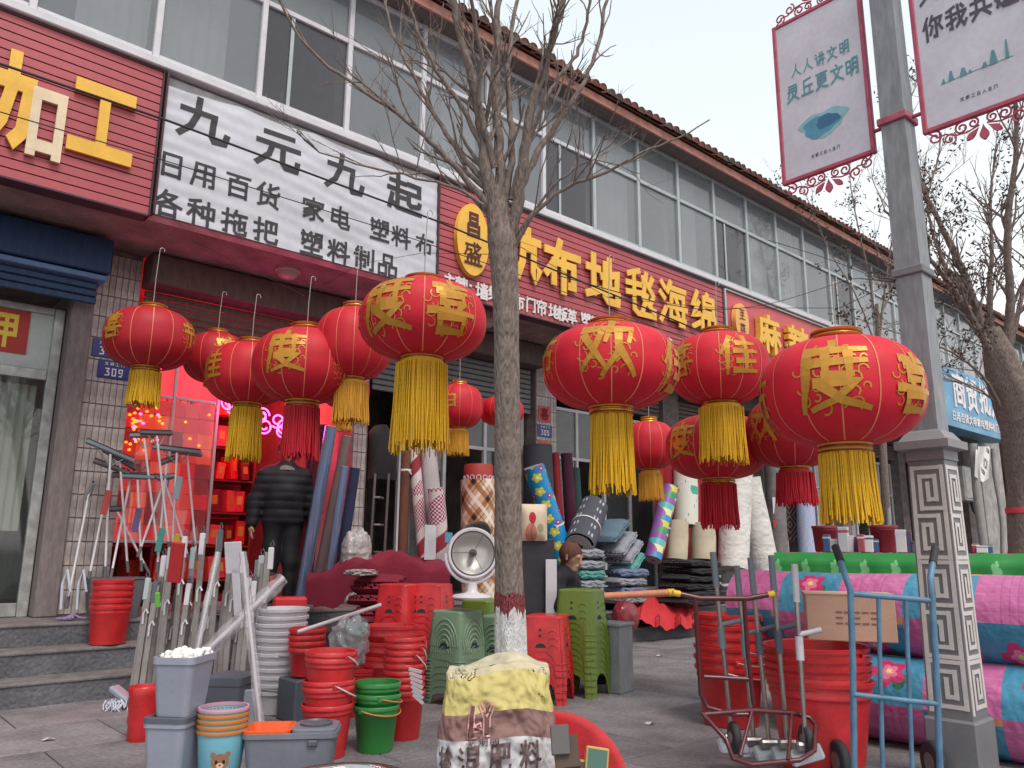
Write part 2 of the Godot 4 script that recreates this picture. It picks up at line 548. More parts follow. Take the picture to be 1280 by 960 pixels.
# one stroke laid on a surface: place.call(u, v, lift) -> Vector3
func stroke(mb: MB, pl: PackedVector2Array, w: float, place: Callable, lift: float, thick := 0.0, taper := 1.0, asp := 1.0) -> void:
	var pts: Array[Vector2] = []
	var a0: Vector2 = pl[0] - (pl[1] - pl[0]).normalized() * w * 0.42
	var m := pl.size()
	var a1: Vector2 = pl[m - 1] + (pl[m - 1] - pl[m - 2]).normalized() * w * 0.42
	for i in m - 1:
		var p0: Vector2 = a0 if i == 0 else pl[i]
		var p1: Vector2 = a1 if i == m - 2 else pl[i + 1]
		var k := maxi(1, int(ceil((p1 - p0).length() / seg_len)))
		for j in k:
			pts.append(p0.lerp(p1, float(j) / k))
	pts.append(a1)
	var L: Array[Vector3] = []
	var Q: Array[Vector3] = []
	var L2: Array[Vector3] = []
	var Q2: Array[Vector3] = []
	var c := pts.size()
	for i in c:
		var d0: Vector2 = (pts[i] - pts[i - 1]).normalized() if i > 0 else (pts[1] - pts[0]).normalized()
		var d1: Vector2 = (pts[i + 1] - pts[i]).normalized() if i < c - 1 else d0
		var d := (d0 + d1).normalized()
		if d == Vector2.ZERO:
			d = d1
		var nn := Vector2(-d.y, d.x)
		var mi := 1.0 / maxf(0.55, absf(nn.dot(Vector2(-d1.y, d1.x))))
		var ww := w * 0.5 * mi * lerpf(1.0, taper, float(i) / (c - 1))
		var l := pts[i] + nn * ww
		var r := pts[i] - nn * ww
		L.append(place.call(l.x, l.y, lift))
		Q.append(place.call(r.x, r.y, lift))
		if thick > 0.0:
			L2.append(place.call(l.x, l.y, lift - thick))
			Q2.append(place.call(r.x, r.y, lift - thick))
	var nf: Vector3 = (place.call(0.5, 0.5, 1.0) - place.call(0.5, 0.5, 0.0)).normalized()
	for i in c - 1:
		var fn := (Q[i] - L[i]).cross(L[i + 1] - L[i]).normalized()
		if fn.dot(nf) < 0.0:
			fn = -fn
		mb.quad(L[i], Q[i], Q[i + 1], L[i + 1], fn)
		if thick > 0.0:
			mb.quad(L[i], L[i + 1], L2[i + 1], L2[i], (L[i] - Q[i]).normalized())
			mb.quad(Q[i], Q[i + 1], Q2[i + 1], Q2[i], (Q[i] - L[i]).normalized())
	if thick > 0.0:
		mb.quad(L[0], Q[0], Q2[0], L2[0], (L[0] - L[1]).normalized())
		mb.quad(L[c - 1], Q[c - 1], Q2[c - 1], L2[c - 1], (L[c - 1] - L[c - 2]).normalized())

func glyph(mb: MB, ch: String, w: float, place: Callable, lift := 0.004, thick := 0.0, taper := 1.0, step := 0.0007) -> void:
	var k := 0
	for s in glyphs[ch]:
		stroke(mb, s, w, place, lift + k * step, thick, taper)
		k += 1

# text on a flat face: centre of the character, its width and height, the face's right and up
func flat(ce: Vector3, w: float, h: float, ex := Vector3.RIGHT, ey := Vector3.UP) -> Callable:
	var nz := ex.cross(ey)
	return func(u: float, v: float, d: float) -> Vector3: return ce + ex * ((u - 0.5) * w) + ey * ((v - 0.5) * h) + nz * d

func letter(ch: String, parent: Node3D, m: Material, ce: Vector3, w: float, h: float, sw: float, thick := 0.0, ex := Vector3.RIGHT, ey := Vector3.UP, called := "letter", lift := 0.004, taper := 1.0) -> void:
	var mb := MB.new(parent.position)
	glyph(mb, ch, sw, flat(ce, w, h, ex, ey), lift, thick, taper)
	add(mb, called, m, parent)

func build_ground() -> void:
	var g := struct("ground")
	var mb := MB.new()
	mb.quad(Vector3(-220, -0.06, 220), Vector3(220, -0.06, 220), Vector3(220, -0.06, -220), Vector3(-220, -0.06, -220), Vector3.UP)
	add(mb, "road_surface", mat("asphalt", rgb(112, 110, 112), 0.9, "concrete", 0.35, {"world": true, "normal": "n_concrete", "ns": 0.6}), g)
	var p := struct("pavement")
	mb = MB.new()
	mb.box(Vector3(13, -0.075, -4.2), Vector3(46, 0.10, 8.2))
	add(mb, "bedding", mat("joint", rgb(78, 75, 76), 0.95, "concrete", 0.8, {"world": true}), p)
	var kinds: Array[Material] = []
	for k in 4:
		var s: int = [0, 7, -6, 3][k]
		kinds.append(mat("slab%d" % k, rgb(126 + s, 121 + s, 124 + s), 0.86, "concrete", 0.45 + 0.05 * k, {"world": true, "normal": "n_concrete", "ns": 0.45}))
	var sl := MB.new()
	sl.box(Vector3(0, -0.025, 0), Vector3(0.991, 0.05, 0.792), 0.004)
	var slab := sl.mesh()
	for i in 17:
		for j in 9:
			var x := -1.2 + i + (0.5 if j % 2 == 1 else 0.0)
			var z := -0.5 - j * 0.8
			if z < -6.95:
				continue
			var X := Transform3D(Basis(Vector3.UP, 0) * Basis.from_euler(Vector3(rng.randf_range(-0.0015, 0.0015), 0, rng.randf_range(-0.0015, 0.0015))), Vector3(x, rng.randf_range(-0.0015, 0.0015), z))
			put(slab, "paving_slab", kinds[rng.randi() % 4], p, X)

func build_steps() -> void:
	var t := thing("stone_steps", "three worn dark grey concrete steps running along the shop fronts", "steps", Vector3(2, 0, -7.6))
	var cm := mat("step", rgb(98, 99, 105), 0.88, "concrete", 0.5, {"world": true, "normal": "n_concrete", "ns": 0.3})
	var tm := mat("tread", rgb(116, 112, 113), 0.85, "dirty", 0.8, {"world": true, "normal": "n_concrete", "ns": 0.3})
	var tops := [0.19, 0.385, 0.575]
	var zs := [-7.25, -7.55, -7.85]
	for i in 3:
		var zb := -7.55 if i == 0 else (-7.85 if i == 1 else -8.62)
		var y0: float = -0.04 if i == 0 else tops[i - 1] - 0.01
		var mb := MB.new(t.position)
		mb.box(Vector3(8, (tops[i] - 0.03 + y0) * 0.5, (zs[i] - 0.012 + zb) * 0.5), Vector3(44, tops[i] - 0.03 - y0, zs[i] - 0.012 - zb), 0.004)
		var riser := add(mb, "step", cm, t)
		mb = MB.new(t.position)
		var rows := []
		# worn nosing: a slab whose front edge wanders
		for k in 5:
			var line := PackedVector3Array()
			for q in 111:
				var x := -14.0 + q * 0.4
				var wob := 0.006 * sin(x * 3.1 + i) + 0.005 * sin(x * 7.7 + 2.0 * i) + rng.randf_range(-0.003, 0.003)
				var ch := maxf(0.0, sin(x * 2.3 + i * 1.7) - 0.75) * 0.05
				if k == 0:
					line.push_back(Vector3(x, tops[i] - 0.034 - ch * 0.6, zs[i] - 0.010))
				elif k == 1:
					line.push_back(Vector3(x, tops[i] - 0.028, zs[i] + wob * 0.5 - ch * 0.3))
				elif k == 2:
					line.push_back(Vector3(x, tops[i] - 0.009 - ch * 0.3, zs[i] + wob * 0.6 - ch))
				elif k == 3:
					line.push_back(Vector3(x, tops[i] - 0.001, zs[i] - 0.014 + wob - ch))
				else:
					line.push_back(Vector3(x, tops[i], zb))
			rows.append(line)
		mb.grid(rows, false, Vector3(5, tops[i] - 0.5, zb - 2.0))
		add(mb, "tread", tm, riser)

func pane_box(mb: MB, x0: float, x1: float, y0: float, y1: float, z: float) -> void:
	mb.box(Vector3((x0 + x1) * 0.5, (y0 + y1) * 0.5, z), Vector3(x1 - x0, y1 - y0, 0.008))

func bar(mb: MB, x0: float, x1: float, y0: float, y1: float, z0: float, z1: float, bv := 0.006) -> void:
	mb.box(Vector3((x0 + x1) * 0.5, (y0 + y1) * 0.5, (z0 + z1) * 0.5), Vector3(x1 - x0, y1 - y0, absf(z1 - z0)), bv)

func build_building() -> void:
	var b := thing("shop_building", "long two storey shop building with a strip of windows over signboards", "building", Vector3(8, 0.0, -8.6))
	var o := b.position
	var plaster := mat("plaster", rgb(140, 124, 120), 0.9, "dirty", 0.4, {"world": true, "normal": "n_concrete", "ns": 0.3})
	var inner := mat("inner_wall", rgb(150, 146, 142), 0.95, "dirty", 0.3, {"world": true})
	var dark := mat("floor_tile", rgb(150, 142, 134), 0.6, "dirty", 0.3, {"world": true})
	# shell
	var mb := MB.new(o)
	bar(mb, -14.0, 34.0, 4.20, 4.32, -7.24, -13.0, 0.0)
	add(mb, "canopy_slab", plaster, b)
	mb = MB.new(o)
	bar(mb, -14.0, 34.0, 0.0, 7.6, -13.0, -13.2, 0.0)
	add(mb, "rear_wall", inner, b)
	mb = MB.new(o)
	bar(mb, -14.0, 34.0, 0.45, 0.57, -8.625, -12.99, 0.0)
	add(mb, "shop_floor", dark, b)
	mb = MB.new(o)
	bar(mb, -14.0, 34.0, 4.325, 5.575, -7.36, -7.56, 0.0)
	add(mb, "parapet_wall", plaster, b)
	mb = MB.new(o)
	bar(mb, -14.0, 34.0, 7.60, 7.72, -7.02, -12.99, 0.0)
	add(mb, "upper_ceiling", inner, b)
	for x in [-14.1, 34.1]:
		mb = MB.new(o)
		bar(mb, x - 0.09, x + 0.09, 0.0, 7.59, -7.3, -13.19, 0.0)
		add(mb, "end_wall", plaster, b)
	# party walls between the shops
	var pil := [[1.90, 2.32], [4.90, 5.12], [7.98, 8.42], [11.05, 11.5], [14.2, 14.62], [17.4, 17.8], [20.6, 21.0], [24.0, 24.4]]
	var tile_m: Array[Material] = []
	for k in 3:
		tile_m.append(mat("facing_tile%d" % k, rgb(186 - 9 * k, 178 - 9 * k, 174 - 8 * k), 0.45, "dirty", 1.6))
	var tl := MB.new()
	tl.box(Vector3.ZERO, Vector3(0.054, 0.212, 0.012), 0.003)
	var tile_mesh := tl.mesh()
	for i in pil.size():
		var a: float = pil[i][0]
		var e: float = pil[i][1]
		mb = MB.new(o)
		bar(mb, a, e, 0.575, 4.195, -8.462, -8.80, 0.004)
		var p := add(mb, "pilaster", mat("grout", rgb(120, 112, 110), 0.9, "dirty", 0.8), b)
		mb = MB.new(o)
		bar(mb, (a + e) * 0.5 - 0.08, (a + e) * 0.5 + 0.08, 0.575, 4.19, -8.81, -12.98, 0.0)
		add(mb, "party_wall", inner, b)
		if i <= 2:
			var n := int((e - a) / 0.0595)
			for r in 16:
				for k in n:
					var X := Transform3D(Basis.IDENTITY, Vector3(a + (e - a - n * 0.0595) * 0.5 + (k + 0.5) * 0.0595, 0.70 + r * 0.222, -8.459 + rng.randf_range(-0.001, 0.001)) - o)
					put(tile_mesh, "tile", tile_m[rng.randi() % 3], p, X)
	# grey rendered jamb beside the shop door
	mb = MB.new(o)
	bar(mb, 1.70, 1.897, 0.575, 4.195, -8.40, -8.80, 0.012)
	add(mb, "door_jamb", mat("jamb", rgb(128, 118, 118), 0.8, "streak", 0.6), b)
	# upper storey
	var white := mat("frame_white", rgb(206, 206, 212), 0.4, "plain", 1.2)
	var alu := mat("frame_alu", rgb(176, 184, 186), 0.35, "plain", 1.0, {"metal": 0.3})
	var gl := mat("glass_dusty", rgb(150, 157, 163), 0.06, "", 1.0, {"alpha": 0.40})
	var gd := mat("glass_dark", rgb(84, 82, 88), 0.04, "", 1.0, {"alpha": 0.5})
	var curtain := mat("curtain", rgb(206, 208, 212), 0.9, "cloth", 0.7, {"back": Color(0.3, 0.3, 0.3)})
	mb = MB.new(o)
	bar(mb, -14.0, 34.0, 5.58, 5.665, -7.10, -7.56, 0.01)
	add(mb, "window_sill", white, b)
	var screens := [2, 6, 10, 14, 18]
	for k in range(-4, 30):
		var x0 := 0.87 + 1.005 * k
		var x1 := x0 + 1.005
		var fm := white if k < 7 else alu
		var w := node("window", b)
		mb = MB.new(o)
		bar(mb, x0 - 0.03, x0 + 0.03, 5.668, 7.50, -7.14, -7.22)
		add(mb, "mullion", fm, w)
		for fy in [[6.765, 6.825], [7.44, 7.50], [5.668, 5.72]]:
			mb = MB.new(o)
			bar(mb, x0 + 0.031, x1 - 0.031, fy[0], fy[1], -7.15, -7.21)
			add(mb, "frame", fm, w)
		mb = MB.new(o)
		pane_box(mb, x0 + 0.03, x1 - 0.03, 6.82, 7.45, -7.185)
		add(mb, "pane", gl, w)
		mb = MB.new(o)
		var dk: bool = screens.has(k)
		pane_box(mb, x0 + 0.03, x1 - 0.03, 5.71, 6.77, -7.185)
		add(mb, "pane", gd if dk else gl, w)
		if dk:
			mb = MB.new(o)
			bar(mb, x0 + 0.30, x0 + 0.34, 5.715, 6.765, -7.165, -7.178, 0.002)
			add(mb, "sash", alu, w)
		elif k % 5 != 3:
			mb = MB.new(o)
			var rows := []
			var c0 := x0 + (0.04 if k % 3 != 0 else 0.35)
			var c1 := x1 - (0.04 if k % 4 != 1 else 0.3)
			for q in 3:
				var line := PackedVector3Array()
				for j in 25:
					var f := j / 24.0
					line.push_back(Vector3(lerpf(c0, c1, f), 5.70 + q * 0.88, -7.36 - 0.02 * sin(f * 34.0 + k) - 0.012 * sin(f * 61.0)))
				rows.append(line)
			mb.grid(rows, false, null, Vector3.BACK)
			add(mb, "curtain", curtain, w)
	# rooms upstairs
	mb = MB.new(o)
	bar(mb, -13.9, 33.9, 5.576, 5.66, -7.58, -12.98, 0.0)
	add(mb, "upper_floor", dark, b)
	for x in [-2.1, 3.93, 9.96, 15.99, 22.0]:
		mb = MB.new(o)
		bar(mb, x - 0.06, x + 0.06, 5.67, 7.59, -7.45, -12.97, 0.0)
		add(mb, "room_wall", inner, b)
	# eaves
	mb = MB.new(o)
	bar(mb, -14.2, 34.2, 7.505, 7.585, -6.90, -7.30, 0.0)
	add(mb, "eave_soffit", mat("soffit", rgb(118, 108, 106), 0.85, "streak", 0.5), b)
	mb = MB.new(o)
	bar(mb, -14.2, 34.2, 7.48, 7.615, -6.86, -6.898, 0.006)
	add(mb, "fascia_board", mat("fascia", rgb(186, 132, 118), 0.8, "dirty", 0.9), b)
	var roof := node("roof", b)
	mb = MB.new(o)
	var sd := Vector3(0, sin(0.42), -cos(0.42))
	mb.quad(Vector3(-14.3, 7.62, -6.80), Vector3(34.3, 7.62, -6.80), Vector3(34.3, 7.62, -6.80) + sd * 3.6, Vector3(-14.3, 7.62, -6.80) + sd * 3.6)
	mb.quad(Vector3(-14.3, 7.62, -13.3), Vector3(34.3, 7.62, -13.3), Vector3(34.3, 7.62, -6.80) + sd * 3.6, Vector3(-14.3, 7.62, -6.80) + sd * 3.6)
	add(mb, "roof_deck", mat("roof_clay", rgb(132, 96, 84), 0.9, "dirty", 0.7), roof)
	var tm: Array[Material] = [mat("clay0", rgb(150, 104, 90), 0.9, "dirty", 1.5), mat("clay1", rgb(128, 96, 86), 0.9, "dirty", 1.2), mat("clay2", rgb(120, 104, 98), 0.9, "dirty", 1.8)]
	var half := MB.new()
	var rows2 := []
	for q in 2:
		var line := PackedVector3Array()
		for j in 9:
			var an := PI * j / 8.0
			var rr := 0.082 - 0.006 * q
			line.push_back(Vector3(cos(an) * rr, sin(an) * rr, -0.42 * q))
		rows2.append(line)
	half.grid(rows2, false, [Vector3.ZERO, Vector3(0, 0, -0.42)])
	for j in 8:
		var a0 := PI * j / 8.0
		var a1 := PI * (j + 1) / 8.0
		half.tri(Vector3(0, 0, -0.01), Vector3(cos(a0), sin(a0), 0) * 0.08 + Vector3(0, 0, -0.01), Vector3(cos(a1), sin(a1), 0) * 0.08 + Vector3(0, 0, -0.01), Vector3.BACK, Vector3.BACK, Vector3.BACK)
	var tmesh := half.mesh()
	for i in 190:
		var x := -2.0 + i * 0.17
		for r in 2:
			if r == 1 and i > 100:
				continue
			var X := Transform3D(Basis(Vector3.RIGHT, 0.42 + rng.randf_range(-0.05, 0.06)) * Basis(Vector3.UP, rng.randf_range(-0.06, 0.06)), Vector3(x + rng.randf_range(-0.012, 0.012), 7.625 + rng.randf_range(-0.012, 0.016), -6.755) + sd * (0.36 * r) - o)
			put(tmesh, "roof_tile", tm[rng.randi() % 3], roof, X)
	# blue roller shutter over the first shop
	var sh := node("shutter_box", b)
	sh.set_meta("label", "dark blue roller shutter box over the door")
	var blue := mat("shutter_blue", rgb(34, 62, 98), 0.45, "streak", 0.5, {"metal": 0.2})
	mb = MB.new(o)
	bar(mb, -5.0, 1.93, 3.80, 4.15, -8.06, -8.40, 0.012)
	add(mb, "casing", blue, sh)
	mb = MB.new(o)
	bar(mb, -5.0, 1.91, 3.735, 3.79, -8.10, -8.38, 0.008)
	add(mb, "lip", mat("shutter_lip", rgb(92, 128, 168), 0.4, "plain", 0.6), sh)
	for k in 3:
		mb = MB.new(o)
		bar(mb, -5.0, 1.86, 3.515 + k * 0.072, 3.58 + k * 0.072, -8.20, -8.24, 0.008)
		add(mb, "slat", blue, sh)
	# brown shutter boxes and slats over the others
	var brown := mat("shutter_brown", rgb(98, 84, 78), 0.55, "streak", 0.5, {"metal": 0.2})
	for i in pil.size() - 1:
		var sb := node("shutter_box", b)
		var xa: float = pil[i][1] + 0.02
		var xb: float = pil[i + 1][0] - 0.02
		mb = MB.new(o)
		bar(mb, xa, xb, 3.86, 4.18, -8.20, -8.52, 0.015)
		add(mb, "casing", brown, sb)
		var ns := 5 if i != 1 else 9
		for k in ns:
			mb = MB.new(o)
			bar(mb, xa + 0.04, xb - 0.04, 3.785 - k * 0.075, 3.853 - k * 0.075, -8.50, -8.53, 0.01)
			add(mb, "slat", brown if i != 1 else mat("shutter_grey", rgb(110, 110, 112), 0.5, "streak", 0.6, {"metal": 0.3}), sb)
	# ceiling lamps under the canopy (unlit)
	for x in [3.62, 6.45]:
		var l := thing("ceiling_lamp", "round white ceiling lamp under the canopy over %s" % ("the red-lit shop" if x < 5.0 else "the carpet shop"), "lamp", Vector3(x, 4.12, -7.8), "canopy lamps")
		mb = MB.new()
		mb.lathe([Vector2(0.13, 0.08), Vector2(0.135, 0.05), Vector2(0.12, 0.045)], 20)
		add(mb, "rim", mat("lamp_rim", rgb(190, 180, 176), 0.5), l)
		mb = MB.new()
		mb.lathe([Vector2(0.118, 0.046), Vector2(0.105, 0.01), Vector2(0.07, -0.02), Vector2(0.0, -0.035)], 20)
		add(mb, "diffuser", mat("lamp_glass", rgb(176, 164, 160), 0.3), l)
	first_shop_front(b)
	other_shop_fronts(b)

func first_shop_front(b: Node3D) -> void:
	var o := b.position
	var fr := mat("door_frame", rgb(168, 170, 168), 0.35, "dirty", 1.0, {"metal": 0.3})
	var d := node("glass_front", b)
	var mb: MB
	for x in [-1.4, -0.3, 0.62, 1.60]:
		mb = MB.new(o)
		bar(mb, x, x + 0.09, 0.575, 3.50, -8.58, -8.66)
		add(mb, "frame", fr, d)
	for y in [[2.78, 2.88], [3.43, 3.50], [0.58, 0.70]]:
		mb = MB.new(o)
		bar(mb, -1.3, 1.597, y[0], y[1], -8.585, -8.655)
		add(mb, "transom", fr, d)
	var frost := mat("glass_frost", rgb(190, 200, 196), 0.25, "plain", 0.5, {"alpha": 0.82})
	for q in [[-0.21, 0.62], [0.71, 1.60]]:
		mb = MB.new(o)
		pane_box(mb, q[0], q[1], 2.88, 3.43, -8.62)
		add(mb, "pane", frost, d)
		mb = MB.new(o)
		pane_box(mb, q[0], q[1], 0.70, 2.78, -8.62)
		add(mb, "pane", mat("glass_door", rgb(70, 84, 82), 0.03, "", 1.0, {"alpha": 0.16}), d)
	mb = MB.new(o)
	var rows := []
	for q in 3:
		var line := PackedVector3Array()
		for j in 22:
			var f := j / 21.0
			line.push_back(Vector3(lerpf(1.20, 1.56, f), 1.35 + q * 0.70, -8.80 - 0.02 * sin(f * 30.0)))
		rows.append(line)
	mb.grid(rows, false, null, Vector3.BACK)
	add(mb, "door_curtain", mat("door_curtain", rgb(196, 204, 192), 0.85, "cloth", 0.8), d)
	# red poster with one yellow character on the transom pane
	var s := thing("door_sign", "red sheet with a yellow character stuck on the glass above the shop door", "sign", Vector3(1.2, 3.2, -8.60))
	mb = MB.new(s.position)
	mb.box(Vector3(1.13, 3.215, -8.605), Vector3(0.54, 0.42, 0.008), 0.001)
	add(mb, "sheet", mat("sign_red_sheet", rgb(176, 52, 48), 0.6), s)
	letter("甲", s, mat("sign_yellow", rgb(232, 200, 70), 0.6), Vector3(1.21, 3.22, -8.60), 0.24, 0.32, 0.15)
	# things inside, seen dimly
	for k in 3:
		var t := thing("water_barrel", "%s blue water barrel standing inside the glass door" % ordinal(k), "barrel", Vector3(1.34 - 0.30 * k, 0.575, -9.5 - 0.12 * k), "blue barrels inside the door")
		mb = MB.new()
		mb.lathe([Vector2(0.0, 0.0), Vector2(0.13, 0.0), Vector2(0.135, 0.03), Vector2(0.13, 0.16), Vector2(0.135, 0.18), Vector2(0.13, 0.36), Vector2(0.06, 0.46), Vector2(0.03, 0.47), Vector2(0.03, 0.52), Vector2(0.0, 0.52)], 18)
		add(mb, "body", mat("barrel_blue", rgb(52, 90, 160), 0.25, "plain", 1.0, {"coat": 0.4}), t)
	var sh := thing("wooden_shelf", "dark wooden shelf unit standing inside the glass door", "shelf", Vector3(0.6, 0.575, -10.4))
	for k in 4:
		mb = MB.new()
		mb.box(Vector3(0, 0.3 + k * 0.5, 0), Vector3(1.8, 0.03, 0.4), 0.004)
		add(mb, "shelf_board", mat("wood_dark", rgb(92, 66, 48), 0.7, "streak", 0.7), sh)
	for x in [-0.9, 0.9]:
		mb = MB.new()
		mb.box(Vector3(x, 0.95, 0), Vector3(0.04, 1.9, 0.42), 0.004)
		add(mb, "side_panel", mat("wood_dark"), sh)

func other_shop_fronts(b: Node3D) -> void:
	var o := b.position
	var fr := mat("frame_white")
	var gd := mat("glass_shop", rgb(96, 104, 108), 0.05, "", 1.0, {"alpha": 0.30})
	for q in [[5.75, 7.90, 3], [8.44, 11.0, 4], [11.55, 14.15, 4], [14.66, 17.35, 4], [17.85, 20.55, 4]]:
		var n: int = q[2]
		var d := node("glass_front", b)
		var mb: MB
		for k in n + 1:
			mb = MB.new(o)
			var x := lerpf(q[0], q[1], float(k) / n)
			bar(mb, x - 0.025, x + 0.025, 0.575, 3.42, -8.66, -8.72, 0.004)
			add(mb, "frame", fr, d)
		for y in [0.60, 2.62, 3.39]:
			mb = MB.new(o)
			bar(mb, q[0], q[1], y - 0.025, y + 0.025, -8.665, -8.715, 0.004)
			add(mb, "transom", fr, d)
		for k in n:
			var x0 := lerpf(q[0], q[1], float(k) / n) + 0.026
			var x1 := lerpf(q[0], q[1], float(k + 1) / n) - 0.026
			mb = MB.new(o)
			pane_box(mb, x0, x1, 2.645, 3.365, -8.69)
			add(mb, "pane", gd, d)
			if k != 1:
				mb = MB.new(o)
				pane_box(mb, x0, x1, 0.625, 2.595, -8.69)
				add(mb, "pane", gd, d)
	var nums := [["311", 2.08, 3.15, "upper"], ["309", 2.15, 2.945, "lower"], ["305", 8.15, 2.955, ""]]
	for q in nums:
		var lab: String = {"311": "blue house number plate reading 311, upper one by the blue shutter", "309": "blue house number plate reading 309, lower one by the blue shutter", "305": "blue house number plate reading 305 between two paper notices"}[q[0]]
		var s := thing("number_plate", lab, "sign", Vector3(q[1], q[2], -8.45), "house number plates")
		var mb := MB.new()
		mb.box(Vector3(0, 0, 0.006), Vector3(0.30, 0.185, 0.010), 0.003)
		add(mb, "plate", mat("plate_blue", rgb(44, 48, 128), 0.35), s)
		var wm := mat("plate_white", rgb(224, 224, 232), 0.4)
		for k in 3:
			letter(q[0][k], s, wm, Vector3(q[1] - 0.062 + k * 0.062, q[2] - 0.028, -8.438), 0.075, 0.085, 0.16)
		for k in 4:
			letter(["文", "明", "工", "门"][k], s, wm, Vector3(q[1] - 0.075 + k * 0.05, q[2] + 0.055, -8.438), 0.034, 0.034, 0.14)
	# red notice and small poster stuck under and over the third plate
	var t := thing("wall_notice", "faded red paper notice pasted over the tiles by plate 305", "notice", Vector3(8.14, 3.21, -8.44))
	var mb2 := MB.new()
	mb2.box(Vector3.ZERO, Vector3(0.25, 0.24, 0.004))
	add(mb2, "sheet", mat("notice_red", rgb(196, 92, 88), 0.8, "dirty", 2.0), t)
	letter("喜", t, mat("notice_dark", rgb(120, 30, 36), 0.8), t.position + Vector3(0, 0, 0.004), 0.17, 0.17, 0.13)
	t = thing("wall_notice", "orange paper strip pasted on the tiles below plate 305", "notice", Vector3(8.15, 2.74, -8.44))
	mb2 = MB.new()
	mb2.box(Vector3.ZERO, Vector3(0.25, 0.14, 0.004))
	add(mb2, "sheet", mat("notice_orange", rgb(196, 120, 92), 0.8, "dirty", 2.0), t)

func slatted(t: Node3D, x0: float, x1: float, y0: float, y1: float, zf: float, n: int, m: Material, backing: Material, trim: Material) -> void:
	var mb := MB.new(t.position)
	bar(mb, x0, x1, y0, y1, zf - 0.03, zf - 0.16, 0.0)
	add(mb, "backing", backing, t)
	var s := (y1 - y0) / n
	for k in n:
		mb = MB.new(t.position)
		var yb := y0 + k * s
		# each slat leans out a little at its lower edge like lapped siding
		var rows := [PackedVector3Array([Vector3(x0 + 0.02, yb + 0.007, zf - 0.028), Vector3(x1 - 0.02, yb + 0.007, zf - 0.028)]), PackedVector3Array([Vector3(x0 + 0.02, yb + 0.006, zf), Vector3(x1 - 0.02, yb + 0.006, zf)]), PackedVector3Array([Vector3(x0 + 0.02, yb + s * 0.93, zf - 0.0015), Vector3(x1 - 0.02, yb + s * 0.93, zf - 0.0015)]), PackedVector3Array([Vector3(x0 + 0.02, yb + s - 0.002, zf - 0.008), Vector3(x1 - 0.02, yb + s - 0.002, zf - 0.008)])]
		mb.quad(rows[0][0], rows[0][1], rows[1][1], rows[1][0], Vector3.DOWN)
		mb.quad(rows[1][0], rows[1][1], rows[2][1], rows[2][0], Vector3(0, 0.03, 1).normalized())
		mb.quad(rows[2][0], rows[2][1], rows[3][1], rows[3][0], Vector3(0, 0.8, 1).normalized())
		add(mb, "slat", m, t)
	for q in [[x0, x0 + 0.02, y0, y1, 0.012], [x1 - 0.02, x1, y0, y1, 0.012], [x0 + 0.021, x1 - 0.021, y1 - 0.012, y1 + 0.012, 0.010], [x0 + 0.021, x1 - 0.021, y0 - 0.014, y0 + 0.006, 0.010]]:
		mb = MB.new(t.position)
		bar(mb, q[0], q[1], q[2], q[3], zf + q[4], zf - 0.16, 0.003)
		add(mb, "edge_trim", trim, t)

func oval(t: Node3D, ce: Vector3, rx: float, ry: float, depth: float, m: Material, called := "oval_plaque") -> void:
	var mb := MB.new(t.position)
	mb.lathe([Vector2(0.0, 0.0), Vector2(0.97, 0.0), Vector2(1.0, -0.1), Vector2(1.0, -1.0)], 32, Transform3D(Basis(Vector3(rx, 0, 0), Vector3(0, 0, depth), Vector3(0, ry, 0)), ce))
	add(mb, called, m, t)

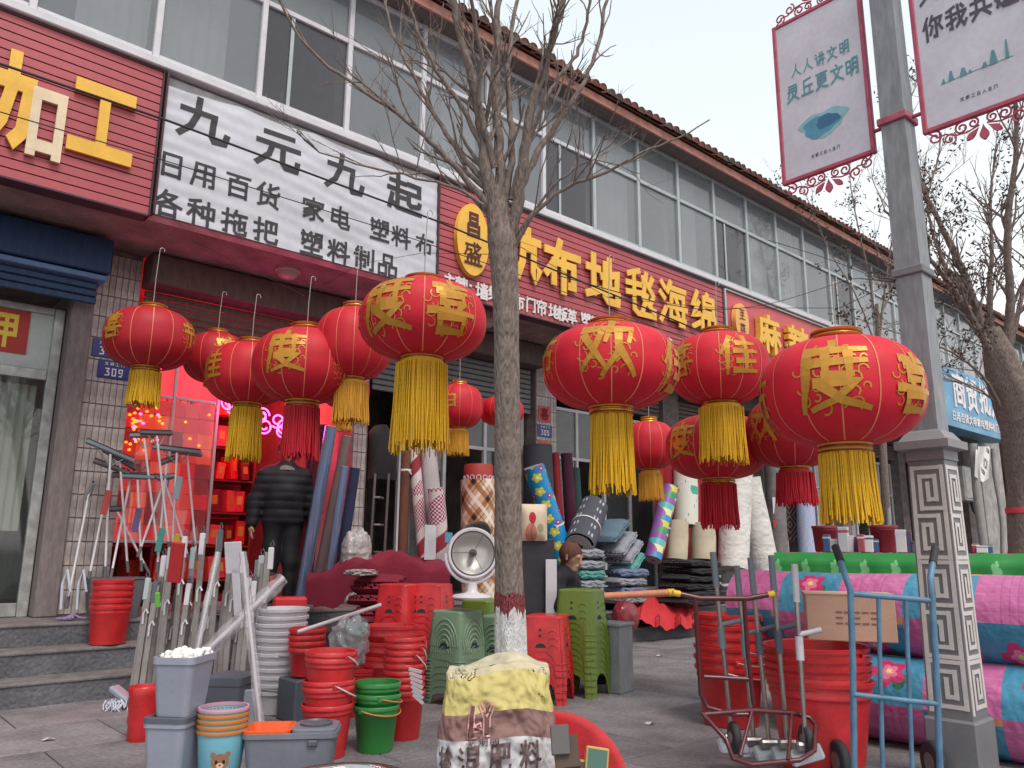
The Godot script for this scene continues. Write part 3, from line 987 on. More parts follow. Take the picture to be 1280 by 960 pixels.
func build_signs() -> void:
	var red := mat("sign_slat", rgb(172, 80, 88), 0.5, "plain", 0.3, {"world": true})
	var backing := mat("sign_back", rgb(96, 22, 34), 0.8)
	var trim := mat("sign_trim", rgb(66, 40, 48), 0.5)
	var gold := mat("sign_gold", rgb(236, 184, 70), 0.42, "plain", 0.8)
	var cream := mat("sign_cream", rgb(228, 208, 176), 0.5, "plain", 0.8)
	var white := mat("sign_white", rgb(226, 222, 222), 0.5, "plain", 0.8)
	# first red board
	var t := thing("signboard", "red slatted signboard with two large gold characters above the blue shutter", "sign", Vector3(0.8, 4.13, -7.16))
	slatted(t, -3.0, 1.975, 4.125, 5.565, -7.15, 17, red, backing, trim)
	var z := -7.11
	letter("工", t, gold, Vector3(1.50, 4.86, z), 0.50, 0.76, 0.17, 0.035)
	# the character with a cream right half
	var mb := MB.new(t.position)
	var pl := flat(Vector3(0.93, 4.78, z), 0.52, 0.86)
	for k in 2:
		stroke(mb, glyphs["加"][k], 0.17, pl, 0.004 + k * 0.0007, 0.035)
	add(mb, "letter", gold, t)
	mb = MB.new(t.position)
	pl = flat(Vector3(0.935, 4.72, z), 0.54, 0.80)
	for k in range(2, 5):
		stroke(mb, glyphs["加"][k], 0.13, pl, 0.004 + k * 0.0007, 0.035)
	add(mb, "letter", cream, t)
	letter("加", t, gold, Vector3(-0.2, 4.82, z), 0.6, 0.86, 0.15, 0.035)
	# white cloth banner
	t = thing("cloth_banner", "wrinkled white cloth banner printed with three rows of black characters", "banner", Vector3(3.56, 4.15, -7.16))
	var x0 := 1.995
	var x1 := 5.135
	var wave := func(x: float, y: float) -> float:
		var f := (y - 4.15) / 1.4
		var w := 0.0028 * sin(y * 46.0 + x * 5.0 + 2.0 * sin(x * 1.7)) * (0.35 + 0.65 * absf(sin(x * 1.9 + 0.6)))
		w += 0.0025 * sin(x * 9.0 - y * 24.0) * (0.3 + f * 0.7)
		w += 0.02 * sin(x * 2.0 + 0.4) * f * f
		return w
	mb = MB.new(t.position)
	var rows := []
	for i in 121:
		var line := PackedVector3Array()
		for j in 90:
			var fx := j / 89.0
			var fy := i / 120.0
			var x := lerpf(x0, x1, fx)
			var top := 5.50 - 0.035 * absf(sin(fx * PI * 4.0 + 0.3)) - 0.05 * maxf(0.0, 0.12 - fx) / 0.12
			var y := lerpf(4.15, top, fy)
			line.push_back(Vector3(x, y, -7.13 + wave.call(x, y)))
		rows.append(line)
	mb.grid(rows, false, null, Vector3.BACK)
	add(mb, "cloth", mat("banner_cloth", rgb(200, 202, 212), 0.75, "plain", 0.4), t)
	mb = MB.new(t.position)
	bar(mb, x0, x1, 4.16, 5.56, -7.20, -7.34, 0.0)
	add(mb, "backing_board", mat("banner_back", rgb(190, 188, 190), 0.8, "dirty", 0.6), t)
	for x in [x0 - 0.002, x1 + 0.001]:
		mb = MB.new(t.position)
		bar(mb, x - 0.010, x + 0.009, 4.14, 5.56, -7.10, -7.2, 0.003)
		add(mb, "edge_trim", mat("sign_trim"), t)
	var ink := mat("banner_ink", rgb(62, 60, 66), 0.8, "plain", 2.0)
	var words := [["九", 2.37, 5.21, 0.50, 0.46], ["元", 3.12, 5.17, 0.48, 0.44], ["九", 3.89, 5.17, 0.48, 0.44], ["起", 4.66, 5.17, 0.48, 0.44]]
	var r2 := "日用百货家电塑料布"
	var x2 := [2.11, 2.41, 2.74, 3.05, 3.54, 3.85, 4.35, 4.63, 4.96]
	for k in 9:
		words.append([r2[k], x2[k], 4.655, 0.25, 0.25])
	var r3 := "各种拖把塑料制品"
	var x3 := [2.11, 2.41, 2.73, 3.05, 3.55, 3.86, 4.17, 4.47]
	for k in 8:
		words.append([r3[k], x3[k], 4.275, 0.26, 0.26])
	seg_len = 0.045
	for w in words:
		mb = MB.new(t.position)
		var cx: float = w[1]
		var cy: float = w[2]
		var ww: float = w[3]
		var hh: float = w[4]
		var place := func(u: float, v: float, d: float) -> Vector3:
			var x := cx + (u - 0.5) * ww
			var y := cy + (v - 0.5) * hh
			return Vector3(x, y, -7.13 + wave.call(x, y) + d)
		glyph(mb, w[0], 0.125 if hh > 0.4 else 0.115, place, 0.0035, 0.0, 1.0, 0.0005)
		add(mb, "letter", ink, t)
	seg_len = 0.14
	# second red board
	t = thing("signboard", "red slatted signboard with gold oval and gold characters above the carpet shop", "sign", Vector3(8.1, 4.15, -7.16))
	slatted(t, 5.155, 11.06, 4.145, 5.545, -7.15, 16, red, backing, trim)
	oval(t, Vector3(5.64, 4.89, -7.085), 0.255, 0.47, 0.06, gold)
	var brown := mat("sign_brown", rgb(84, 32, 30), 0.6)
	letter("昌", t, brown, Vector3(5.64, 5.08, -7.084), 0.26, 0.30, 0.13)
	letter("盛", t, brown, Vector3(5.64, 4.71, -7.084), 0.28, 0.30, 0.10)
	var big := "炕布地毯海绵"
	var xs := [6.42, 7.20, 8.0, 8.83, 9.61, 10.42]
	for k in 6:
		letter(big[k], t, gold, Vector3(xs[k], 4.94, -7.10), 0.68, 0.72, 0.15 if k < 3 else 0.12, 0.018)
	var small := "主营：墙纸布门帘地板革塑料用品等"
	var xss := [5.33, 5.51, 5.65, 5.82, 6.02, 6.44, 6.64, 6.83, 7.05, 7.22, 7.40, 7.67, 7.85, 9.06, 9.26, 9.50]
	for k in small.length():
		letter(small[k], t, white, Vector3(xss[k], 4.29, -7.135), 0.185, 0.20, 0.13, 0.012)
	# third, pinkish board
	t = thing("signboard", "pink red signboard with gold oval and gold characters beside the slatted board", "sign", Vector3(14.0, 4.15, -7.16))
	mb = MB.new(t.position)
	bar(mb, 11.12, 17.1, 4.15, 5.53, -7.17, -7.32, 0.005)
	add(mb, "panel", mat("sign_pink", rgb(196, 88, 94), 0.45, "plain", 0.3), t)
	for q in [[11.075, 11.118, 4.14, 5.545, -7.12], [11.12, 17.1, 5.531, 5.56, -7.13]]:
		mb = MB.new(t.position)
		bar(mb, q[0], q[1], q[2], q[3], q[4], -7.32, 0.004)
		add(mb, "edge_trim", mat("frame_alu"), t)
	oval(t, Vector3(11.50, 5.03, -7.08), 0.21, 0.33, 0.08, mat("sign_gold2", rgb(232, 172, 92), 0.42, "plain", 0.8))
	letter("至", t, brown, Vector3(11.50, 5.16, -7.079), 0.17, 0.19, 0.09)
	letter("尊", t, brown, Vector3(11.50, 4.91, -7.079), 0.18, 0.20, 0.07)
	for k in 5:
		letter("麻辣百货家"[k], t, gold, Vector3(12.32 + k * 1.0, 4.95, -7.06), 0.68, 0.66, 0.13, 0.10)
	# further boards along the row, mostly hidden
	t = thing("signboard", "plain faded red signboard far along the row past the pink one", "sign", Vector3(18.3, 4.15, -7.16))
	mb = MB.new(t.position)
	bar(mb, 17.16, 19.4, 4.15, 5.53, -7.17, -7.32, 0.005)
	add(mb, "panel", mat("sign_faded", rgb(176, 92, 92), 0.5, "dirty", 0.3), t)
	t = thing("signboard", "light blue signboard with white characters behind the bare street tree", "sign", Vector3(21.3, 4.0, -7.0))
	mb = MB.new(t.position)
	bar(mb, 18.9, 23.0, 4.02, 5.42, -6.62, -7.1, 0.006)
	add(mb, "panel", mat("sign_blue", rgb(104, 160, 196), 0.5, "dirty", 0.2), t)
	for k in 4:
		letter("商贸批发"[k], t, white, Vector3(19.8 + k * 0.82, 4.92, -6.61), 0.70, 0.80, 0.13, 0.012)
	for k in 14:
		letter("日用百货文明家电塑料布门帘地"[k], t, white, Vector3(19.35 + k * 0.255, 4.28, -6.61), 0.22, 0.22, 0.13, 0.008)

func build_cables() -> void:
	var m := mat("cable")
	var runs := [
		[on_z(-40, 66, -6.9), on_z(213, 152, -6.9), on_z(548, 277, -6.9), on_z(900, 424, -6.9), on_z(1130, 540, -6.9), 0.011, "thick black cable strung across the front of the signboards"],
		[on_z(-40, 128, -6.95), on_z(200, 199, -6.95), on_z(470, 283, -6.95), on_z(640, 340, -6.95), on_z(900, 440, -6.95), 0.005, "thin black wire strung below the thick cable across the signboards"],
		[on_z(700, 345, -6.2), on_z(860, 385, -6.2), on_z(960, 380, -6.2), on_z(1060, 350, -5.6), at(1118, 352, 4.2), 0.006, "black wire running from the pink signboard to the lamp post clamp"],
		[on_z(960, 300, -6.6), on_z(1030, 322, -6.2), on_z(1090, 345, -5.0), at(1112, 348, 4.6), at(1118, 350, 4.2), 0.006, "black wire running from the eaves to the lamp post clamp"],
	]
	for q in runs:
		var t := thing("cable", q[6], "cable", q[2], "overhead cables")
		var cu := Curve3D.new()
		for k in 5:
			var tg: Vector3 = (q[mini(k + 1, 4)] - q[maxi(k - 1, 0)]) / 6.0
			cu.add_point(q[k], -tg, tg)
		var mb := MB.new(t.position)
		mb.tube(Array(cu.tessellate(4, 2)), float(q[5]), 6)
		add(mb, "wire", m, t)

func spiral(mb: MB, ce: Vector3, ex: Vector3, ey: Vector3, r0: float, r1: float, a0: float, turns: float, w: float) -> void:
	var pts := []
	var n := int(absf(turns) * 16.0) + 2
	for i in n + 1:
		var f := float(i) / n
		var a := a0 + TAU * turns * f
		var r := lerpf(r0, r1, f)
		pts.append(ce + ex * cos(a) * r + ey * sin(a) * r)
	mb.tube(pts, w, 5)

func petal(mb: MB, p: Vector3, q: Vector3, w: float, nx: Vector3) -> void:
	var d := q - p
	var s := d.cross(nx).normalized()
	var rows := []
	for side in [-1.0, 1.0]:
		var line := PackedVector3Array()
		for i in 9:
			var f := i / 8.0
			line.push_back(p + d * f + s * w * side * sin(PI * pow(f, 1.6)) * 1.0 + nx * 0.0)
		rows.append(line)
	for k in [-1.0, 1.0]:
		var off: Vector3 = nx * 0.005 * k
		var r2 := []
		for line in rows:
			var l2 := PackedVector3Array()
			for v in line:
				l2.push_back(v + off)
			r2.append(l2)
		mb.grid(r2, false, null, nx * k)

func scrollwork(mb: MB, x: float, zc: float, yb: float, s: float) -> void:
	# s = -1 hangs below the panel, +1 stands on it
	for m in [-1.0, 1.0]:
		var ex := Vector3(0, 0, m)
		var ey := Vector3(0, s, 0)
		var o := Vector3(x, yb, zc)
		spiral(mb, o + ex * 0.265 + ey * 0.045, ex, ey, 0.042, 0.010, PI * 1.5, -1.35, 0.006)
		spiral(mb, o + ex * 0.185 + ey * 0.085, ex, ey, 0.040, 0.010, PI * 0.6, 1.3, 0.006)
		spiral(mb, o + ex * 0.115 + ey * 0.040, ex, ey, 0.040, 0.010, PI * 1.4, 1.4, 0.0065)
		spiral(mb, o + ex * 0.050 + ey * 0.035, ex, ey, 0.032, 0.008, PI * 1.6, -1.4, 0.006)
		mb.tube([o + ex * 0.30 + ey * 0.004, o + ex * 0.245 + ey * 0.05, o + ex * 0.205 + ey * 0.045, o + ex * 0.15 + ey * 0.075, o + ex * 0.09 + ey * 0.08, o + ex * 0.02 + ey * 0.06], 0.0055, 5)
		petal(mb, o + ex * 0.02 + ey * 0.07, o + ex * 0.095 + ey * 0.135, 0.02, Vector3.RIGHT)
	petal(mb, Vector3(x, yb + s * 0.06, zc), Vector3(x, yb + s * 0.165, zc), 0.026, Vector3.RIGHT)

func build_post() -> void:
	var px := 4.845
	var pz := -1.80
	var t := thing("lamp_post", "square grey lamp post on a tall plinth patterned with white frets", "lamp post", Vector3(px, 0, pz))
	var o := t.position
	var grey := mat("post_grey", rgb(132, 136, 142), 0.5, "streak", 0.5)
	var dark := mat("post_dark", rgb(116, 116, 120), 0.6, "plain", 0.8)
	var cream := mat("post_fret", rgb(204, 200, 196), 0.6, "plain", 1.4)
	var mb := MB.new(o)
	mb.box(Vector3(px, 0.17, pz), Vector3(0.27, 0.34, 0.27), 0.012)
	add(mb, "base", dark, t)
	var ring := func(h: float, y: float) -> PackedVector3Array:
		return PackedVector3Array([Vector3(px - h, y, pz - h), Vector3(px - h, y, pz + h), Vector3(px + h, y, pz + h), Vector3(px + h, y, pz - h)])
	var sides := func(m2: MB, h0: float, y0: float, h1: float, y1: float) -> void:
		var a: PackedVector3Array = ring.call(h0, y0)
		var b: PackedVector3Array = ring.call(h1, y1)
		var nn := [Vector3.LEFT, Vector3.BACK, Vector3.RIGHT, Vector3.FORWARD]
		for k in 4:
			var u: Vector3 = (b[k] - a[k])
			var w: Vector3 = a[(k + 1) % 4] - a[k]
			var q := u.cross(w).normalized()
			if q.dot(nn[k] + Vector3(0, 0.2 * signf(h0 - h1), 0)) < 0.0:
				q = -q
			m2.quad(a[k], a[(k + 1) % 4], b[(k + 1) % 4], b[k], q)
	mb = MB.new(o)
	sides.call(mb, 0.112, 0.335, 0.098, 1.72)
	var plinth := add(mb, "plinth", dark, t)
	# fret pattern, raised bands
	var faces := [[Vector3.LEFT, Vector3.BACK], [Vector3.BACK, Vector3.RIGHT], [Vector3.RIGHT, Vector3.FORWARD], [Vector3.FORWARD, Vector3.LEFT]]
	var path := PackedVector2Array([Vector2(0.07, -0.01), Vector2(0.07, 0.95), Vector2(0.93, 0.95), Vector2(0.93, 0.08), Vector2(0.28, 0.08), Vector2(0.28, 0.76), Vector2(0.72, 0.76), Vector2(0.72, 0.27), Vector2(0.50, 0.27), Vector2(0.50, 0.60)])
	for fc in faces:
		for k in 5:
			mb = MB.new(o)
			var flip: bool = k % 2 == 1
			var place := func(u: float, v: float, d: float) -> Vector3:
				var uu := 1.0 - u if flip else u
				var vv := 1.0 - v if flip else v
				var y := 0.38 + (k + vv) * 0.262
				var h := lerpf(0.112, 0.098, (y - 0.335) / 1.385)
				return Vector3(px, y, pz) + fc[0] * (h + d) + fc[1] * ((uu - 0.5) * 2.0 * h * 0.93)
			for i in path.size() - 1:
				stroke(mb, PackedVector2Array([path[i], path[i + 1]]), 0.115 if absf(path[i].x - path[i + 1].x) < 0.01 else 0.082, place, 0.003 + 0.0004 * i, 0.003)
			add(mb, "fret", cream, plinth)
	mb = MB.new(o)
	sides.call(mb, 0.104, 1.72, 0.104, 1.775)
	sides.call(mb, 0.104, 1.775, 0.148, 1.785)
	sides.call(mb, 0.148, 1.785, 0.148, 1.83)
	sides.call(mb, 0.148, 1.83, 0.128, 1.835)
	sides.call(mb, 0.128, 1.835, 0.095, 1.885)
	sides.call(mb, 0.095, 1.885, 0.070, 1.90)
	add(mb, "cap", mat("post_cap", rgb(132, 130, 133), 0.55, "plain", 1.0), t)
	mb = MB.new(o)
	sides.call(mb, 0.078, 1.89, 0.068, 6.5)
	var pole := add(mb, "pole", grey, t)
	for y in [2.86, 3.87, 4.95]:
		mb = MB.new(o)
		mb.box(Vector3(px, y, pz), Vector3(0.185, 0.05, 0.185), 0.006)
		add(mb, "clamp", dark if y < 3.0 else mat("post_red", rgb(164, 78, 96), 0.5, "dirty", 1.5), pole)
	# lamp arm and head above the picture
	mb = MB.new(o)
	mb.tube([Vector3(px, 6.4, pz), Vector3(px, 6.7, pz + 0.3), Vector3(px, 6.8, pz + 1.0)], 0.035, 8)
	add(mb, "arm", grey, t)
	mb = MB.new(o)
	mb.box(Vector3(px, 6.8, pz + 1.25), Vector3(0.22, 0.08, 0.5), 0.02)
	add(mb, "lamp_head", grey, t)
	# two banner panels
	var red := mat("banner_frame", rgb(176, 76, 100), 0.5, "dirty", 1.2)
	var face := mat("banner_face", rgb(206, 204, 216), 0.55, "plain", 0.7)
	var teal := mat("banner_teal", rgb(96, 150, 160), 0.7)
	var slate := mat("banner_slate", rgb(84, 76, 92), 0.7)
	for side in 2:
		var z0 := -2.60 if side == 0 else -1.655
		var z1 := -1.945 if side == 0 else -1.0
		var zc := (z0 + z1) * 0.5
		var lab := "grey civic banner panel with teal characters and a watercolour blot on the lamp post" if side == 0 else "grey banner panel with dark characters and a row of teal trees"
		var b := thing("banner_panel", lab, "banner", Vector3(px, 3.73, zc), "lamp post banners")
		var bo := b.position
		mb = MB.new(bo)
		mb.box(Vector3(px, 4.345, zc), Vector3(0.018, 1.19, z1 - z0 - 0.03), 0.002)
		add(mb, "panel", face, b)
		for z in [z0, z1 - 0.03]:
			mb = MB.new(bo)
			mb.box(Vector3(px, 4.345, z + 0.015), Vector3(0.034, 1.25, 0.03), 0.005)
			add(mb, "frame", red, b)
		for y in [3.735, 4.955]:
			mb = MB.new(bo)
			mb.box(Vector3(px, y, zc), Vector3(0.033, 0.03, z1 - z0 - 0.061), 0.005)
			add(mb, "frame", red, b)
		mb = MB.new(bo)
		scrollwork(mb, px, zc, 3.722, -1.0)
		add(mb, "scrollwork", red, b)
		mb = MB.new(bo)
		scrollwork(mb, px, zc, 4.968, 1.0)
		add(mb, "scrollwork", red, b)
		for y in [3.87, 4.95]:
			mb = MB.new(bo)
			if side == 0:
				mb.tube([Vector3(px, y, z1 - 0.005), Vector3(px, y, pz - 0.09)], 0.013, 8)
			else:
				mb.tube([Vector3(px, y, z0 + 0.005), Vector3(px, y, pz + 0.09)], 0.013, 8)
			add(mb, "bracket", red, b)
		var xf := px - 0.0095
		if side == 0:
			for k in 5:
				letter("人人讲文明"[k], b, teal, Vector3(xf, 4.55, zc - 0.165 + k * 0.088), 0.072, 0.105, 0.11, 0.0, Vector3.BACK, Vector3.UP, "letter", 0.001)
				letter("灵丘更文明"[k], b, teal, Vector3(xf, 4.385, zc - 0.20 + k * 0.107), 0.092, 0.135, 0.115, 0.0, Vector3.BACK, Vector3.UP, "letter", 0.001)
			# watercolour blot in three washes
			for w in 3:
				mb = MB.new(bo)
				var cz: float = zc + [0.0, -0.02, 0.03][w]
				var cy: float = [4.07, 4.055, 4.075][w]
				for i in 28:
					var a0 := TAU * i / 28.0
					var a1 := TAU * (i + 1) / 28.0
					var q0: float = (1.0 + 0.13 * sin(a0 * 3.0 + w) + 0.07 * sin(a0 * 7.0 + 2.0 * w)) * [1.0, 0.78, 0.5][w]
					var q1: float = (1.0 + 0.13 * sin(a1 * 3.0 + w) + 0.07 * sin(a1 * 7.0 + 2.0 * w)) * [1.0, 0.78, 0.5][w]
					var xx := xf - 0.001 - 0.0008 * w
					mb.tri(Vector3(xx, cy, cz), Vector3(xx, cy + 0.095 * q0 * sin(a0), cz + 0.165 * q0 * cos(a0)), Vector3(xx, cy + 0.095 * q1 * sin(a1), cz + 0.165 * q1 * cos(a1)), Vector3.LEFT, Vector3.LEFT, Vector3.LEFT)
				add(mb, "blot", mat("wash%d" % w, [rgb(142, 188, 198), rgb(92, 152, 180), rgb(64, 116, 150)][w], 0.8, "cloth", 3.0), b)
		else:
			for k in 5:
				letter("你我共建文"[k], b, slate, Vector3(xf, 4.40, zc - 0.205 + k * 0.135), 0.118, 0.165, 0.13, 0.0, Vector3.BACK, Vector3.UP, "letter", 0.001)
				letter("文明人人讲"[k], b, slate, Vector3(xf, 4.66, zc - 0.205 + k * 0.135), 0.118, 0.165, 0.13, 0.0, Vector3.BACK, Vector3.UP, "letter", 0.001)
			mb = MB.new(bo)
			var place := flat(Vector3(xf, 4.06, zc + 0.0), 0.40, 0.16, Vector3.BACK, Vector3.UP)
			stroke(mb, PackedVector2Array([Vector2(0.02, 0.12), Vector2(0.35, 0.16), Vector2(0.98, 0.14)]), 0.03, place, 0.001)
			for k in 7:
				var u: float = [0.05, 0.16, 0.33, 0.42, 0.62, 0.74, 0.92][k]
				var hh: float = [0.30, 0.5, 0.42, 0.25, 0.3, 0.62, 0.85][k]
				stroke(mb, PackedVector2Array([Vector2(u, 0.16), Vector2(u + 0.004, hh)]), 0.05 + 0.03 * (k % 3), place, 0.0016 + 0.0005 * k, 0.0, 0.35)
			add(mb, "tree_print", teal, b)
		for k in 7:
			letter("文明工丘人主门"[k], b, slate, Vector3(xf, 3.855, zc - 0.09 + k * 0.03), 0.022, 0.026, 0.14, 0.0, Vector3.BACK, Vector3.UP, "letter", 0.001)

# ---- trees
func twigs(mb: MB, p: Vector3, d: Vector3, ln: float, r: float, lev: int, tips: Array) -> void:
	var pts := [p]
	var q := p
	var dd := d.normalized()
	var n := 5
	for i in n:
		dd = (dd + Vector3(rng.randf_range(-1, 1), rng.randf_range(-0.7, 1.0), rng.randf_range(-1, 1)) * 0.17).normalized()
		q += dd * ln / n
		pts.append(q)
	var rr := []
	for i in n + 1:
		rr.append(r * lerpf(1.0, 0.35, float(i) / n))
	mb.tube(pts, rr, 5 if lev > 0 else 4, false)
	if lev <= 0:
		tips.append(q)
		return
	var k := rng.randi_range(2, 3)
	for i in k:
		var f := rng.randf_range(0.3, 1.0)
		var b: Vector3 = pts[mini(int(f * n), n)]
		var nd := (dd + Vector3(rng.randf_range(-1, 1), rng.randf_range(-0.5, 0.9), rng.randf_range(-1, 1)) * 0.75).normalized()
		twigs(mb, b, nd, ln * rng.randf_range(0.42, 0.68), r * 0.55, lev - 1, tips)

func limb(t: Node3D, bark: Material, px: Array, depth: float, dd: float, r0: float, r1: float, ntw: int, tl: float, tips: Array) -> void:
	var cu := Curve3D.new()
	var raw: Array[Vector3] = []
	for i in px.size():
		raw.append(at(px[i][0], px[i][1], depth + dd * i / (px.size() - 1.0)))
	for i in raw.size():
		var tg := (raw[mini(i + 1, raw.size() - 1)] - raw[maxi(i - 1, 0)]) / 6.0
		cu.add_point(raw[i], -tg, tg)
	var pts := Array(cu.tessellate_even_length(4, 0.07))
	var rr := []
	for i in pts.size():
		var f := float(i) / (pts.size() - 1)
		rr.append(lerpf(r0, r1, pow(f, 0.7)))
		if i > 0:
			pts[i] += Vector3(rng.randf_range(-1, 1), rng.randf_range(-1, 1), rng.randf_range(-1, 1)) * 0.006
	var mb := MB.new(t.position)
	mb.tube(pts, rr, 8)
	var b := add(mb, "branch", bark, t)
	mb = MB.new(t.position)
	for k in ntw:
		var f := rng.randf_range(0.16, 1.0)
		var i := clampi(int(f * (pts.size() - 1)), 1, pts.size() - 1)
		var d: Vector3 = (pts[i] - pts[i - 1]).normalized()
		var nd := (d * 0.9 + Vector3(rng.randf_range(-1, 1), rng.randf_range(-0.4, 1), rng.randf_range(-1, 1)) * 0.8).normalized()
		twigs(mb, pts[i], nd, tl * rng.randf_range(0.5, 1.1), float(rr[i]) * 0.42 + 0.0012, 2 if tl > 0.4 else 1, tips)
	if ntw > 0:
		add(mb, "twigs", bark, b)

func trunk_mesh(t: Node3D, px: Array, depth: float, rs: Array, sd: float) -> MB:
	var mb := MB.new(t.position)
	var rows := []
	var cu := []
	var n := 90
	for i in n + 1:
		var f := float(i) / n * (px.size() - 1)
		var k := mini(int(f), px.size() - 2)
		var g := f - k
		var c := at(lerpf(px[k][0], px[k + 1][0], g), lerpf(px[k][1], px[k + 1][1], g), depth)
		var r := lerpf(rs[k], rs[k + 1], g)
		var line := PackedVector3Array()
		for j in 28:
			var a := TAU * j / 28.0
			var w := 1.0 + 0.05 * sin(a * 3.0 + c.y * 2.0 + sd) + 0.03 * sin(a * 8.0 + 1.5 * sin(c.y * 5.0)) + 0.025 * sin(a * 13.0 + c.y * 9.0) + rng.randf_range(-0.014, 0.014)
			line.push_back(c + Vector3(cos(a), 0, sin(a)) * r * w)
		rows.append(line)
		cu.append(c)
	mb.grid(rows, true, cu)
	return mb

func build_trees() -> void:
	var bark := mat("bark", rgb(130, 117, 110), 0.95, "bark", 0.9, {"normal": "n_bark", "ns": 0.35})
	var dep := 3.95
	var base := on_y(640, 985, 0.0)
	var t := thing("street_tree", "bare street tree with whitewashed trunk standing behind the fertiliser bag", "tree", Vector3(base.x, 0, base.z))
	var trunk := add(trunk_mesh(t, [[641, 1005], [640, 840], [637, 740], [635, 560], [633, 420], [630, 340], [627, 300], [622, 262], [620, 235]], dep, [0.090, 0.078, 0.072, 0.063, 0.062, 0.068, 0.072, 0.054, 0.04], 0.0), "trunk", bark, t)
	# lime wash and the red band above it: coats of paint with ragged edges
	for c in 2:
		var mb := MB.new(t.position)
		var rows := []
		var cs := []
		var steps := 14
		for i in steps + 1:
			var f := float(i) / steps
			var line := PackedVector3Array()
			var cc := Vector3.ZERO
			for j in 64:
				var a := TAU * j / 64.0
				var jag := 9.0 * sin(a * 5.0 + 1.0) + 6.0 * sin(a * 11.0) + 7.0 * sin(a * 23.0 + 2.0) + 4.0 * sin(a * 31.0)
				var y0 := 1005.0 if c == 0 else 770.0
				var y1 := 764.0 + jag * 0.5 if c == 0 else 742.0 + jag * 0.22
				var yy := lerpf(y0, y1, f)
				var g := clampf((1005.0 - yy) / 165.0, 0.0, 1.0)
				var x := lerpf(641.0, 640.0, g) if yy > 840.0 else lerpf(640.0, 637.0, clampf((840.0 - yy) / 100.0, 0.0, 1.0))
				var r := lerpf(0.090, 0.078, g) if yy > 840.0 else lerpf(0.078, 0.072, clampf((840.0 - yy) / 100.0, 0.0, 1.0))
				var p := at(x, yy, dep)
				var w := 1.0 + 0.05 * sin(a * 3.0 + p.y * 2.0) + 0.03 * sin(a * 8.0 + 1.5 * sin(p.y * 5.0)) + 0.025 * sin(a * 13.0 + p.y * 9.0)
				line.push_back(p + Vector3(cos(a), 0, sin(a)) * (r * w + (0.0042 if c == 0 else 0.0030)))
				cc = p
			rows.append(line)
			cs.append(cc)
		mb.grid(rows, true, cs)
		add(mb, "lime_wash" if c == 0 else "red_band", mat("lime", rgb(216, 216, 222), 0.9, "dirty", 2.2, {"normal": "n_bark", "ns": 0.6}) if c == 0 else mat("band_red", rgb(134, 62, 66), 0.9, "bark", 2.0, {"normal": "n_bark", "ns": 1.0}), trunk)
	var tips := []
	var L := [
		[[[622, 300], [612, 240], [603, 170], [590, 100], [574, 40], [560, -30]], 0.0, 0.055, 0.02, 14],
		[[[626, 280], [624, 200], [620, 130], [621, 60], [624, -30]], 0.15, 0.045, 0.02, 12],
		[[[634, 305], [648, 250], [655, 190], [668, 120], [700, 20], [712, -30]], -0.1, 0.05, 0.017, 14],
		[[[650, 235], [672, 190], [706, 140], [740, 80], [762, -20]], 0.2, 0.028, 0.011, 10],
		[[[612, 258], [560, 198], [500, 145], [440, 105], [385, 60], [352, 5], [340, -30]], -0.25, 0.026, 0.007, 16],
		[[[610, 232], [572, 188], [536, 130], [508, 78], [488, 30], [478, -25]], 0.3, 0.023, 0.008, 12],
		[[[606, 190], [575, 130], [545, 88], [522, 40], [506, -20]], -0.15, 0.022, 0.008, 10],
		[[[640, 315], [664, 272], [706, 236], [760, 214], [800, 192], [850, 172], [886, 150]], -0.3, 0.02, 0.004, 12],
		[[[642, 300], [668, 262], [700, 225], [742, 200], [800, 216]], -0.2, 0.014, 0.003, 8],
		[[[610, 262], [570, 235], [520, 222], [460, 208], [400, 190], [372, 165]], -0.3, 0.014, 0.004, 12],
		[[[610, 270], [560, 222], [500, 218], [440, 222]], 0.2, 0.011, 0.003, 6],
		[[[640, 250], [662, 170], [690, 110], [724, 60], [742, -20]], 0.3, 0.024, 0.01, 10],
		[[[630, 270], [640, 180], [634, 100], [640, 40], [650, -30]], 0.3, 0.03, 0.013, 10],
		[[[618, 210], [600, 130], [602, 70], [590, 10], [584, -30]], -0.3, 0.026, 0.011, 8],
	]
	for q in L:
		limb(t, bark, q[0], dep, q[1], q[2] * 0.74, q[3] * 0.7, int(q[4] * 0.55), 0.45, tips)
	# big tree along the street, with clusters of dry seed pods
	dep = 9.0
	base = at(1240, 700, dep)
	t = thing("street_tree", "old bare tree with dry seed clusters and a red ribbon beside the blue signboard", "tree", Vector3(base.x, 0, base.z))
	var g0 := on_y(1246, 690 + 1.2 * FL / 8.75, 0.0)
	trunk = add(trunk_mesh(t, [[1286, 830], [1284, 700], [1282, 600], [1276, 540], [1262, 485], [1248, 440], [1240, 410]], dep, [0.23, 0.20, 0.185, 0.19, 0.21, 0.16, 0.08], 2.0), "trunk", bark, t)
	var mbr := MB.new(t.position)
	mbr.lathe([Vector2(0.208, -0.035), Vector2(0.212, 0.0), Vector2(0.208, 0.03)], 24, Transform3D(Basis.IDENTITY, at(1283, 638, dep)))
	add(mbr, "ribbon", mat("ribbon", rgb(214, 70, 84), 0.6), t)
	tips = []
